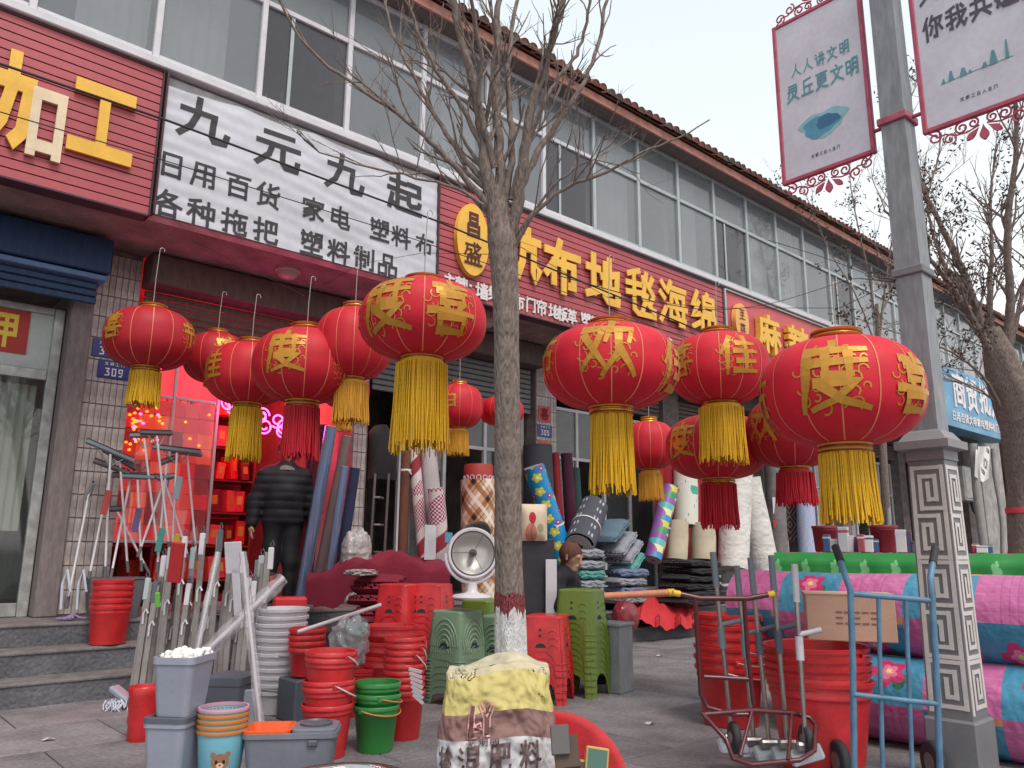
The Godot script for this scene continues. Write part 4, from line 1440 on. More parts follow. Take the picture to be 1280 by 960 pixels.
	L = [
		[[[1215, 460], [1200, 410], [1180, 365], [1160, 330], [1135, 292], [1105, 262]], -0.5, 0.085, 0.02, 14],
		[[[1212, 445], [1200, 370], [1190, 325], [1176, 282], [1152, 230], [1140, 180], [1120, 120]], 0.4, 0.09, 0.02, 16],
		[[[1222, 470], [1244, 390], [1254, 320], [1261, 262], [1270, 190], [1268, 110]], -0.3, 0.10, 0.035, 14],
		[[[1232, 490], [1270, 430], [1300, 380], [1330, 330]], 0.3, 0.09, 0.03, 10],
		[[[1214, 445], [1222, 370], [1236, 310], [1238, 250], [1246, 180]], 0.5, 0.06, 0.018, 14],
		[[[1225, 520], [1196, 470], [1160, 440], [1120, 425], [1070, 405]], -0.9, 0.035, 0.006, 14],
		[[[1222, 510], [1190, 486], [1150, 474], [1105, 470]], -0.6, 0.025, 0.005, 10],
		[[[1205, 430], [1180, 390], [1150, 375], [1110, 350], [1070, 325]], -0.9, 0.03, 0.006, 12],
		[[[1222, 470], [1262, 370], [1290, 300], [1310, 200]], 0.6, 0.06, 0.02, 12],
		[[[1190, 380], [1168, 310], [1160, 250], [1175, 180], [1165, 110]], 0.7, 0.035, 0.01, 12],
	]
	for q in L:
		for p in q[0]:
			p[0] += 32.0 * clampf((p[1] - 290.0) / 170.0, 0.0, 1.0)
		limb(t, bark, q[0], dep, q[1], q[2] * 0.68, q[3] * 0.6, q[4], 0.7, tips)
	var pods := MB.new(t.position)
	for p in tips:
		if rng.randf() > 0.28 or p.y < 3.2:
			continue
		for k in rng.randi_range(10, 22):
			var c: Vector3 = p + Vector3(rng.randfn(0, 0.05), rng.randfn(-0.04, 0.06), rng.randfn(0, 0.05))
			var a := Vector3(rng.randf_range(-1, 1), rng.randf_range(-1, 1), rng.randf_range(-1, 1)).normalized()
			var b := a.cross(Vector3(rng.randf_range(-1, 1), 1, rng.randf_range(-1, 1))).normalized()
			var nn := a.cross(b)
			pods.tri(c + a * 0.028, c + b * 0.012, c - a * 0.028, nn, nn, nn)
			pods.tri(c + a * 0.028, c - b * 0.012, c - a * 0.028, nn, nn, nn)
	var pd := add(pods, "seed_clusters", mat("pods", rgb(88, 78, 72), 0.95), t)
	pd.set_meta("kind", "stuff")
	# a smaller tree further along, seen through the post and banners
	dep = 15.0
	base = at(1080, 560, dep)
	t = thing("street_tree", "distant thin bare tree with seed clusters behind the lamp post", "tree", Vector3(base.x, 0, base.z))
	add(trunk_mesh(t, [[1112, 770], [1108, 640], [1100, 500], [1098, 420], [1096, 380]], dep, [0.09, 0.08, 0.06, 0.05, 0.03], 4.0), "trunk", bark, t)
	tips = []
	L = [
		[[[1098, 420], [1085, 340], [1070, 270], [1062, 210], [1072, 170]], 0.0, 0.05, 0.012, 12],
		[[[1098, 430], [1110, 330], [1120, 260], [1112, 190]], 0.3, 0.05, 0.012, 12],
		[[[1098, 440], [1070, 370], [1035, 310], [1010, 250], [995, 215]], -0.4, 0.04, 0.008, 12],
		[[[1098, 400], [1130, 330], [1150, 280], [1170, 230]], 0.4, 0.04, 0.01, 12],
	]
	for q in L:
		limb(t, bark, q[0], dep, q[1], q[2] * 0.5, q[3] * 0.5, q[4] - 5, 0.8, tips)
	pods = MB.new(t.position)
	for p in tips:
		if rng.randf() > 0.4:
			continue
		for k in rng.randi_range(10, 20):
			var c: Vector3 = p + Vector3(rng.randfn(0, 0.07), rng.randfn(-0.04, 0.08), rng.randfn(0, 0.07))
			var a := Vector3(rng.randf_range(-1, 1), rng.randf_range(-1, 1), rng.randf_range(-1, 1)).normalized()
			var b := a.cross(Vector3(rng.randf_range(-1, 1), 1, rng.randf_range(-1, 1))).normalized()
			var nn := a.cross(b)
			pods.tri(c + a * 0.036, c + b * 0.015, c - a * 0.036, nn, nn, nn)
			pods.tri(c + a * 0.036, c - b * 0.015, c - a * 0.036, nn, nn, nn)
	pd = add(pods, "seed_clusters", mat("pods"), t)
	pd.set_meta("kind", "stuff")

# ---- lanterns
func lantern(lab: String, cx: float, cy: float, wpx: float, hpx: float, dep: float, tas: String, tlen: float, twid: float, marks: Array, bright: String, gores := 14, hang := 0.35) -> void:
	var C := at(cx, cy, dep)
	var s := dep / FL
	var rr := wpx * s * 0.5
	var hh := hpx * s * 0.435
	var t := thing("lantern", lab, "lantern", C - Vector3(0, hh, 0), "red festival lanterns")
	var o := t.position
	var red := mat("lantern_" + bright, {"a": rgb(206, 12, 42), "b": rgb(192, 12, 36), "c": rgb(172, 12, 32)}[bright], 0.62, "cloth", 3.0, {"rim": 0.25, "back": Color(0.10, 0.003, 0.008)})
	var gold := mat("lantern_gold", rgb(226, 172, 62), 0.3, "plain", 2.0, {"metal": 0.75})
	var print_m := mat("lantern_print", rgb(196, 142, 50), 0.42, "cloth", 4.0, {"metal": 0.3})
	var line_m := mat("lantern_line", rgb(222, 122, 92), 0.5, "plain", 2.0)
	var to_cam := EYE - C
	var a0 := atan2(to_cam.z, to_cam.x)
	var ph := rng.randf() * 0.3
	var prof := func(v: float) -> float:
		return rr * (0.30 + 0.70 * pow(maxf(0.0, 1.0 - pow(absf(v), 2.5)), 0.52))
	var pt := func(a: float, v: float, d: float) -> Vector3:
		var g := absf(sin((a - a0) * gores * 0.5 + ph))
		var r: float = prof.call(v)
		var r2: float = prof.call(v + 0.01)
		var sl := (r2 - r) / (0.01 * hh)
		var nn := Vector3(cos(a), -sl, sin(a)).normalized()
		return C + Vector3(cos(a) * r * (1.0 - 0.012 * (1.0 - g)), v * hh, sin(a) * r * (1.0 - 0.012 * (1.0 - g))) + nn * d
	var mb := MB.new(o)
	var rows := []
	var nv := 26
	for i in nv + 1:
		var v := -cos(PI * i / nv)
		var line := PackedVector3Array()
		for j in gores * 6:
			line.push_back(pt.call(TAU * j / (gores * 6.0), v, 0.0))
		rows.append(line)
	mb.grid(rows, true, C)
	var body := add(mb, "body", red, t)
	for g in gores:
		mb = MB.new(o)
		var a := a0 - ph * 2.0 / gores + TAU * g / gores
		var w := 0.0035 * rr / 0.38
		for i in 24:
			var v0 := -0.985 + 1.97 * i / 24.0
			var v1 := -0.985 + 1.97 * (i + 1) / 24.0
			var d0: float = w / maxf(0.05, prof.call(v0))
			var d1: float = w / maxf(0.05, prof.call(v1))
			var p0: Vector3 = pt.call(a - d0, v0, 0.0025)
			mb.quad(p0, pt.call(a + d0, v0, 0.0025), pt.call(a + d1, v1, 0.0025), pt.call(a - d1, v1, 0.0025), (p0 - C).normalized())
		add(mb, "piping", line_m, body)
	# caps
	for e in [-1.0, 1.0]:
		mb = MB.new(o)
		var cr := rr * 0.315
		var ch := hh * 0.19
		var pf := [Vector2(cr * 1.03, 0.0), Vector2(cr * 1.06, ch * 0.12), Vector2(cr * 1.0, ch * 0.25), Vector2(cr * 1.0, ch * 0.5), Vector2(cr * 1.05, ch * 0.6), Vector2(cr * 0.99, ch * 0.72), Vector2(cr * 0.99, ch * 1.05), Vector2(cr * 1.03, ch * 1.15), Vector2(cr * 0.93, ch * 1.25), Vector2(cr * 0.85, ch * 0.8), Vector2(0.0, ch * 0.8)]
		mb.lathe(pf, 28, Transform3D(Basis(Vector3.RIGHT, Vector3(0, e, 0), Vector3.BACK), C + Vector3(0, e * hh * 0.975, 0)))
		var cap := add(mb, "cap", gold, t)
		for bq in [0.38, 0.88]:
			mb = MB.new(o)
			mb.lathe([Vector2(cr * 1.012, ch * (bq - 0.08)), Vector2(cr * 1.02, ch * bq), Vector2(cr * 1.012, ch * (bq + 0.08))], 28, Transform3D(Basis(Vector3.RIGHT, Vector3(0, e, 0), Vector3.BACK), C + Vector3(0, e * hh * 0.975, 0)))
			add(mb, "red_band", mat("cap_red", rgb(120, 24, 22), 0.4), cap)
	# hanging wire and hook
	mb = MB.new(o)
	var tp := C + Vector3(0, hh * 1.1, 0)
	mb.tube([tp, tp + Vector3(0, hang * 0.5, 0), tp + Vector3(0.01, hang, 0)], 0.0035, 5)
	spiral(mb, tp + Vector3(0.03, hang, 0), Vector3.RIGHT, Vector3.UP, 0.02, 0.02, PI, -0.6, 0.0035)
	add(mb, "hook", mat("hook", rgb(170, 166, 160), 0.4, "", 1.0, {"metal": 0.6}), t)
	# tassel
	if tlen > 0.0:
		var tm := mat("tassel_" + tas, {"yellow": rgb(252, 178, 28), "ochre": rgb(218, 160, 48), "red": rgb(196, 22, 44)}[tas], 0.6, "streak", 6.0, {"rim": 0.2})
		var len := tlen * s
		var tr := twid * s * 0.5
		var ty := C + Vector3(0, -hh * 1.17, 0)
		mb = MB.new(o)
		mb.lathe([Vector2(tr * 0.86, 0.02), Vector2(tr * 0.90, -len * 0.3), Vector2(tr * 0.9, -len * 0.9)], 20, Transform3D(Basis.IDENTITY, ty))
		var n := 120
		for i in n:
			var a := TAU * i / n + rng.randf_range(-0.02, 0.02)
			var k := rng.randf_range(0.93, 1.05)
			var c0 := Vector3(cos(a), 0, sin(a))
			var sw := rng.randf_range(-0.06, 0.10)
			var sd := Vector3(-sin(a), 0, cos(a)) * rng.randf_range(-0.10, 0.10)
			var l2 := len * rng.randf_range(0.90, 1.04)
			mb.tube([ty + c0 * tr * 0.97 * k, ty + c0 * tr * (1.0 + sw * 0.3) * k + Vector3(0, -l2 * 0.5, 0), ty + (c0 * (1.03 + sw) + sd) * tr * k + Vector3(0, -l2, 0)], 0.0042 * rr / 0.38, 4, false)
		add(mb, "tassel", tm, t)
	for mk in marks:
		var da := deg_to_rad(mk[0])
		var size: float = mk[2] * rr * 0.92
		mb = MB.new(o)
		var vc: float = mk[3] if mk.size() > 3 else 0.1
		var place := func(u: float, v: float, d: float) -> Vector3:
			var vv := vc + (v - 0.5) * size / hh
			return pt.call(a0 + da - (u - 0.5) * size / rr, clampf(vv, -0.96, 0.96), d)
		glyph(mb, mk[1], 0.155, place, 0.004, 0.0, 0.45, 0.0006)
		# swirling thin outlines and blossoms round the character
		for k in 26:
			var a := k * 2.39996 + 0.4
			var rad := 0.56 * sqrt((k + 3.0) / 29.0)
			var c := Vector2(0.5 + cos(a) * rad, 0.5 + sin(a) * rad * 0.95)
			var arc := PackedVector2Array()
			for i in 7:
				var b := a + i * 0.62
				arc.push_back(c + Vector2(cos(b), sin(b)) * (0.05 + 0.02 * (k % 3)))
			stroke(mb, arc, 0.028, place, 0.0028 + 0.00004 * k, 0.0, 0.5)
		add(mb, "gold_print", print_m, body)

func build_lanterns() -> void:
	lantern("red lantern with yellow tassel hanging beside house number plates on the pilaster", 187, 424, 107, 84, 6.9, "yellow", 42, 36, [[52, "喜", 0.62, 0.15], [-60, "节", 0.6]], "c", 14, 0.55)
	lantern("dark red lantern hanging furthest back under the canopy over the red-lit shop", 270, 448, 78, 70, 7.6, "ochre", 0, 20, [[60, "节", 0.7], [-20, "欢", 0.8, 0.2]], "c", 12, 0.4)
	lantern("red lantern with long yellow tassel hanging in front of the puffer jacket", 312, 468, 106, 86, 7.2, "yellow", 64, 38, [[58, "佳", 0.7], [-70, "喜", 0.6]], "b", 14, 0.45)
	lantern("red lantern with crimson tassel hanging above the man in black", 381, 458, 128, 102, 6.6, "red", 64, 42, [[22, "度", 0.82, 0.1], [-50, "节", 0.6, -0.2]], "b", 14, 0.45)
	lantern("red lantern with ochre tassel half hidden behind the biggest lantern under the white banner", 442, 430, 96, 100, 6.6, "ochre", 50, 40, [[-62, "欢", 0.6]], "b", 14, 0.5)
	lantern("small red lantern peeping out above the shiny blue rolls", 432, 490, 60, 46, 8.4, "ochre", 26, 18, [], "c", 12, 0.5)
	lantern("large red lantern with bright yellow tassel under the end of the white banner", 529, 402, 158, 108, 5.2, "yellow", 108, 62, [[36, "度", 0.95, 0.1], [-26, "喜", 0.85, 0.0], [105, "节", 0.8]], "a", 14, 0.5)
	lantern("small square-marked red lantern hanging beyond the tree over the carpet shop", 574, 508, 60, 62, 8.6, "ochre", 30, 24, [[20, "日", 0.6]], "b", 12, 0.6)
	lantern("small red lantern mostly hidden behind the tree trunk over the carpet shop", 627, 514, 56, 40, 9.0, "ochre", 20, 16, [], "b", 12, 0.6)
	lantern("large red lantern with a big welcome character and long yellow tassel beside the tree", 763, 460, 169, 116, 4.9, "yellow", 96, 50, [[2, "欢", 0.88, 0.15], [72, "节", 0.7], [-68, "佳", 0.75, -0.15]], "a", 14, 0.45)
	lantern("small plain red lantern with ochre tassel hanging over the folded blankets", 812, 557, 66, 68, 7.9, "ochre", 34, 28, [], "b", 14, 0.6)
	lantern("red lantern with short yellow tassel hanging between two bigger lanterns", 899, 461, 124, 98, 6.0, "yellow", 68, 54, [[-22, "佳", 0.8, 0.1], [48, "喜", 0.72, 0.1]], "a", 14, 0.4)
	lantern("red lantern with crimson tassel hanging low over the cream rolls", 896, 559, 126, 90, 6.7, "red", 54, 42, [[44, "度", 0.7, 0.1], [-64, "欢", 0.6]], "b", 14, 0.5)
	lantern("dark red lantern tucked behind the lantern nearest the lamp post", 990, 540, 110, 100, 6.3, "red", 40, 44, [[40, "欢", 0.8]], "c", 14, 0.4)
	lantern("biggest red lantern with gold character and yellow tassel hanging beside the lamp post", 1051, 491, 194, 150, 4.2, "yellow", 84, 62, [[4, "度", 0.90, 0.05], [-58, "喜", 0.75, -0.05], [80, "节", 0.75, -0.2]], "a", 14, 0.3)
	# wires the lanterns hang from
	var wires := [
		[at(636, 300, 3.95), at(760, 372, 4.9), at(895, 385, 6.0), at(1050, 385, 4.25), at(1118, 352, 4.25), "thin steel wire from the tree to the lamp post carrying lanterns"],
		[at(620, 318, 3.95), at(529, 316, 5.2), at(450, 330, 6.6), at(381, 370, 6.7), Vector3(2.5, 4.18, -7.6), "thin steel wire from the tree to the canopy carrying lanterns"],
	]
	for w in wires:
		var t := thing("lantern_wire", w[5], "wire", w[0])
		var mb := MB.new(t.position)
		mb.tube(w.slice(0, 5), 0.0018, 5)
		add(mb, "wire", mat("cable"), t)

func build_far_street() -> void:
	# things past the lamp post: steel pole, loose sheet, meter box, canopy posts
	var t := thing("steel_pole", "leaning grey steel pole under the light blue signboard", "pole", on_z(1232, 690, -6.0))
	var mb := MB.new(t.position)
	mb.tube([on_z(1232, 700, -6.0), on_z(1222, 620, -6.0), on_z(1216, 555, -6.0)], 0.09, 10)
	add(mb, "shaft", mat("pole_grey", rgb(150, 148, 146), 0.6, "streak", 0.5), t)
	t = thing("plastic_sheet", "torn white sheet hanging from the pole under the blue signboard", "sheet", on_z(1232, 580, -5.9))
	mb = MB.new(t.position)
	var rows := []
	for i in 8:
		var line := PackedVector3Array()
		for j in 8:
			var f := i / 7.0
			var g := j / 7.0
			line.push_back(on_z(lerpf(1220, 1238, g) - 2.0 * f, lerpf(558, lerpf(590, 603, 1.0 - absf(g - 0.6)), f), -5.9 + 0.05 * sin(g * 7.0 + f * 3.0)))
		rows.append(line)
	mb.grid(rows, false, null, Vector3.BACK)
	add(mb, "sheet", mat("sheet_white", rgb(210, 208, 206), 0.8), t)
	t = thing("meter_box", "grey metal meter box on the wall below the blue signboard", "box", on_z(1208, 606, -7.3))
	mb = MB.new()
	mb.box(Vector3.ZERO, Vector3(1.1, 0.85, 0.3), 0.02)
	var body := add(mb, "body", mat("meter_grey", rgb(150, 150, 146), 0.5, "dirty", 0.8), t)
	mb = MB.new()
	mb.box(Vector3(-0.02, 0, 0.155), Vector3(0.96, 0.72, 0.02), 0.008)
	add(mb, "door", mat("meter_grey"), body)
	mb = MB.new()
	mb.tube([Vector3(0.2, -0.42, 0), Vector3(0.2, -0.62, 0.02), Vector3(0.45, -0.72, 0.0)], 0.03, 6)
	add(mb, "conduit", mat("cable"), t)
	t = thing("tiled_wall", "grey tiled wall pier behind the old tree", "wall", on_z(1258, 700, -7.2))
	mb = MB.new(t.position)
	var a := on_z(1246, 640, -7.2)
	mb.box(Vector3(a.x, 2.1, -7.4), Vector3(1.6, 4.2, 0.4), 0.01)
	add(mb, "wall", mat("pier_tile", rgb(158, 154, 152), 0.7, "dirty", 0.5), t)
	for k in 3:
		var q := on_z([1094, 1112, 1252][k], 660, -6.6)
		t = thing("canopy_post", ["weathered bamboo post standing by the stall past the lantern", "grey steel post standing between bamboo post and lamp post", "thin grey post standing behind the old tree"][k], "post", Vector3(q.x, 0, q.z))
		mb = MB.new()
		var pts := []
		for i in 7:
			pts.append(Vector3(0.05 * sin(i * 1.3 + k), i * 0.62, 0.03 * cos(i * 1.9)))
		mb.tube(pts, 0.07 if k == 0 else 0.05, 8)
		add(mb, "shaft", mat("bamboo", rgb(142, 128, 112), 0.8, "streak", 0.8) if k == 0 else mat("pole_grey"), t)

# ---- printed patterns (flat print on cloth, film and foam)
func pattern(key: String, w: int, h: int, f: Callable) -> ImageTexture:
	if texs.has(key):
		return texs[key]
	var im := Image.create(w, h, true, Image.FORMAT_RGB8)
	for y in h:
		for x in w:
			im.set_pixel(x, y, f.call((x + 0.5) / w, (y + 0.5) / h))
	im.generate_mipmaps()
	texs[key] = ImageTexture.create_from_image(im)
	return texs[key]

func print_mat(key: String, rough: float, f: Callable, scale: Vector2, w := 128, h := 128, ex := {}) -> StandardMaterial3D:
	if mats.has(key):
		return mats[key]
	pattern("p_" + key, w, h, f)
	var e2 := {"uv": true}
	e2.merge(ex)
	var m := mat(key, Color(1, 1, 1), rough, "p_" + key, 1.0, e2)
	m.uv1_scale = Vector3(scale.x, scale.y, 1)
	return m

func flower_at(p: Vector2, c: Vector2, r: float, n: int, rot: float) -> float:
	var d := p - c
	d.x -= roundf(d.x)
	d.y -= roundf(d.y)
	var a := d.angle() + rot
	return d.length() / (r * (0.62 + 0.38 * absf(cos(a * n * 0.5))))

func make_prints() -> void:
	print_mat("flowers_blue", 0.35, func(u: float, v: float) -> Color:
		var p := Vector2(u, v)
		var c := rgb(26, 136, 196)
		for q in [[0.25, 0.18, 0], [0.72, 0.30, 0], [0.30, 0.68, 0], [0.80, 0.80, 1], [0.55, 0.55, 1], [0.05, 0.45, 1]]:
			var d := flower_at(p, Vector2(q[0], q[1]), 0.17 if q[2] == 0 else 0.11, 5, q[0] * 5.0)
			if d < 1.0:
				c = rgb(212, 206, 60) if q[2] == 0 else rgb(150, 44, 120)
			if d < 0.3:
				c = rgb(240, 240, 220)
		return c, Vector2(2, 2.6))
	print_mat("plaid", 0.6, func(u: float, v: float) -> Color:
		var a := fposmod(u * 2.0 + v, 1.0)
		var b := fposmod(u * 2.0 - v, 1.0)
		var c := rgb(206, 170, 138)
		var n := 0
		for q in [a, b]:
			if q < 0.22:
				c = c.lerp(rgb(150, 92, 46), 0.8)
				n += 1
			elif q > 0.48 and q < 0.64:
				c = c.lerp(rgb(240, 232, 224), 0.8)
			elif q > 0.84 and q < 0.87:
				c = c.lerp(rgb(40, 28, 26), 0.9)
		if n == 2:
			c = rgb(44, 30, 28)
		return c, Vector2(2, 2.2))
	print_mat("patchwork", 0.45, func(u: float, v: float) -> Color:
		var i := int(u * 4.0 + 0.5 * sin(v * 9.0))
		var j := int(v * 6.0)
		var cs := [rgb(52, 140, 190), rgb(204, 200, 60), rgb(60, 150, 90), rgb(140, 90, 160), rgb(90, 180, 190), rgb(220, 220, 160)]
		return cs[(i * 3 + j * 5 + i * j) % 6], Vector2(1, 1.6))
	print_mat("dotted", 0.6, func(u: float, v: float) -> Color:
		var c := rgb(216, 216, 206)
		for k in 7:
			var p := Vector2(fposmod(k * 0.37 + 0.1, 1.0), fposmod(k * 0.618, 1.0))
			var d := Vector2(u, v) - p
			if absf(d.x) < 0.02 and absf(d.y) < 0.035 and int(v * 64.0) % 3 != 0:
				c = rgb(64, 84, 78)
		if v > 0.78 and Vector2((u - 0.5) * 2.0, (v - 0.92) * 3.0).length() < 0.5:
			c = rgb(70, 166, 146)
		return c, Vector2(3, 1.6))
	print_mat("foam", 0.38, func(u: float, v: float) -> Color:
		var i := int(u * 2.0)
		var j := int(v * 2.0)
		var fu := fposmod(u * 2.0, 1.0)
		var fv := fposmod(v * 2.0, 1.0)
		var c := rgb(70, 142, 174)
		if (i + j) % 2 == 0:
			c = rgb(194, 106, 158)
			if absf(fposmod(fv * 9.0, 1.0) - 0.5) > 0.42 and fv > 0.25 and fv < 0.75:
				c = rgb(180, 84, 142)
			if absf(fposmod(fu * 7.0, 1.0) - 0.5) > 0.45:
				c = c.lerp(rgb(212, 140, 180), 0.4)
		else:
			var d := flower_at(Vector2(fu, fv), Vector2(0.5, 0.5), 0.26, 5, 0.4)
			var e := flower_at(Vector2(fu, fv), Vector2(0.36, 0.66), 0.14, 3, 1.0)
			if e < 1.0:
				c = rgb(52, 110, 84)
			if d < 1.0:
				c = rgb(204, 52, 110)
			if d < 0.55:
				c = rgb(232, 128, 164)
			if d < 0.2:
				c = rgb(240, 220, 120)
			if fu > 0.9 and fv > 0.86:
				c = rgb(214, 150, 110)
		return c, Vector2(2, 1.18), 256, 256, {"normal": "n_wrinkle", "ns": 0.5})
	print_mat("poppy", 0.7, func(u: float, v: float) -> Color:
		var c := rgb(214, 196, 172)
		if Vector2((u - 0.45) * 1.2, v - 0.38).length() < 0.16:
			c = rgb(186, 36, 44)
		elif absf(u - 0.5 - 0.1 * sin(v * 6.0)) < 0.03 and v > 0.5:
			c = rgb(110, 130, 90)
		elif Vector2(u - 0.4, (v - 0.8) * 0.8).length() < 0.22:
			c = rgb(206, 120, 112)
		elif Vector2(u - 0.75, v - 0.66).length() < 0.12:
			c = rgb(160, 160, 120)
		return c, Vector2(1, 1))
	print_mat("charcoal", 0.9, func(u: float, v: float) -> Color:
		var c := rgb(84, 86, 98)
		var p := Vector2(fposmod(u * 5.0, 1.0), fposmod(v * 4.0, 1.0))
		if (absf(p.x - 0.4) < 0.05 or absf(p.x - 0.62) < 0.05) and p.y > 0.3 and p.y < 0.7:
			c = rgb(196, 196, 204)
		return c, Vector2(1, 1.4), 128, 128, {"normal": "n_cloth", "ns": 1.0})
	print_mat("checks_red", 0.7, func(u: float, v: float) -> Color:
		var c := rgb(210, 200, 200)
		var s := sin(v * 8.0 + u * 3.0)
		if s > 0.2:
			c = rgb(140, 40, 66) if (int(u * 24.0) + int(v * 40.0)) % 2 == 0 else rgb(226, 214, 218)
		elif s < -0.75:
			c = rgb(150, 46, 60)
		return c, Vector2(1, 1.2))
	mat("film", rgb(146, 172, 212), 0.14, "", 1.0, {"metal": 0.7, "coat": 0.8})
	print_mat("rug", 0.9, func(u: float, v: float) -> Color:
		var d := absf(fposmod(u * 2.0, 1.0) - 0.5) + absf(fposmod(v * 3.0, 1.0) - 0.5)
		var k := int(d * 14.0) % 4
		return [rgb(96, 42, 48), rgb(70, 76, 96), rgb(150, 136, 120), rgb(52, 40, 48)][k], Vector2(1, 1))
	print_mat("speckle_blue", 0.7, func(u: float, v: float) -> Color:
		var c := rgb(164, 174, 204)
		if sin(u * 60.0 + 3.0 * sin(v * 31.0)) * sin(v * 70.0 + u * 9.0) > 0.72:
			c = rgb(214, 200, 214)
		return c, Vector2(1, 1.5))
	print_mat("green_cloth", 0.5, func(u: float, v: float) -> Color:
		var c := rgb(36, 138, 62)
		var i := fposmod(u * 3.0, 1.0)
		if v > 0.55 and Vector2(i - 0.5, (v - 1.0) * 0.9).length() < 0.36 + 0.03 * sin(i * 40.0):
			c = rgb(168, 62, 112)
		if flower_at(Vector2(i, v), Vector2(0.1, 0.35), 0.16, 5, 0.0) < 1.0:
			c = rgb(120, 196, 130)
		return c, Vector2(1, 1))

# ---- simple parts used by several goods
func roll(called: String, lab: String, cat: String, p0: Vector3, p1: Vector3, r: float, m: Material, group := "", core := true) -> Node3D:
	var lo := p0 if p0.y < p1.y else p1
	var t := thing(called, lab, cat, lo, group)
	var d := (p1 - p0)
	var up2 := d.normalized()
	var sx := up2.cross(Vector3.UP if absf(up2.y) < 0.9 else Vector3.RIGHT).normalized()
	var B := Basis(sx, up2, sx.cross(up2))
	var L := d.length()
	var mb := MB.new(t.position)
	var rows := []
	var n := 14
	for i in n + 1:
		var f := float(i) / n
		var line := PackedVector3Array()
		for j in 29:
			var a := TAU * j / 28.0
			var w := 1.0 + 0.018 * sin(a * 2.0 + f * 7.0) + 0.012 * sin(a * 5.0 + f * 13.0)
			line.push_back(p0 + B * Vector3(cos(a) * r * w, L * f, sin(a) * r * w))
		rows.append(line)
	var ctr := []
	for i in n + 1:
		ctr.append(p0 + d * (float(i) / n))
	mb.grid(rows, false, ctr, null, Vector2(1, L))
	var body := add(mb, "sheet", m, t)
	# coiled edge at both ends
	for e in [0.0, 1.0]:
		mb = MB.new(t.position)
		var c: Vector3 = p0 + d * float(e)
		var pts := PackedVector3Array()
		var turns := 5
		var tot := turns * 16
		for i in tot:
			var a0 := TAU * i / 16.0
			var a1 := TAU * (i + 1) / 16.0
			var r0 := r * lerpf(0.25, 0.99, float(i) / tot)
			var r1 := r * lerpf(0.25, 0.99, float(i + 1) / tot)
			var g := r * 0.12
			var q: Vector3 = up2 * (1.0 if e > 0.5 else -1.0)
			var off := q * 0.002
			mb.quad(c + off + B * Vector3(cos(a0) * (r0 - g), 0, sin(a0) * (r0 - g)), c + off + B * Vector3(cos(a0) * r0, 0, sin(a0) * r0), c + off + B * Vector3(cos(a1) * r1, 0, sin(a1) * r1), c + off + B * Vector3(cos(a1) * (r1 - g), 0, sin(a1) * (r1 - g)), q)
		add(mb, "coiled_edge", mat("roll_edge", rgb(176, 170, 166), 0.9), body)
	return t

func tie(t: Node3D, p: Vector3, axis: Vector3, r: float, m: Material) -> void:
	var sx := axis.cross(Vector3.UP if absf(axis.y) < 0.9 else Vector3.RIGHT).normalized()
	var B := Basis(sx, axis, sx.cross(axis))
	var mb := MB.new(t.position)
	mb.lathe([Vector2(r * 1.03, -0.012), Vector2(r * 1.05, 0.0), Vector2(r * 1.03, 0.012)], 24, Transform3D(B, p))
	var to := (EYE - p).normalized()
	mb.tube([p + to * r, p + to * (r + 0.03) + R * 0.03, p + to * (r + 0.02) + R * 0.06 - U * 0.04], 0.008, 5)
	add(mb, "tie", m, t)

# closed tapered tub of rounded rectangles: rings of [half x, half z, corner, y]
func tub(mb: MB, X: Transform3D, rings: Array, seg := 6) -> void:
	var rows := []
	for q in rings:
		var line := PackedVector3Array()
		for k in 4:
			var sx := 1.0 if k == 0 or k == 3 else -1.0
			var sz := 1.0 if k < 2 else -1.0
			for i in seg + 1:
				var a := PI * 0.5 * (k + float(i) / seg)
				line.push_back(X * Vector3(sx * (q[0] - q[2]) + cos(a) * q[2], q[3], sz * (q[1] - q[2]) + sin(a) * q[2]))
		rows.append(line)
	for i in rows.size() - 1:
		mb.grid([rows[i], rows[i + 1]], true, X * Vector3(0, (rings[i][3] + rings[i + 1][3]) * 0.5 + (0.0 if absf(rings[i][3] - rings[i + 1][3]) > 0.002 else -1.0), 0))

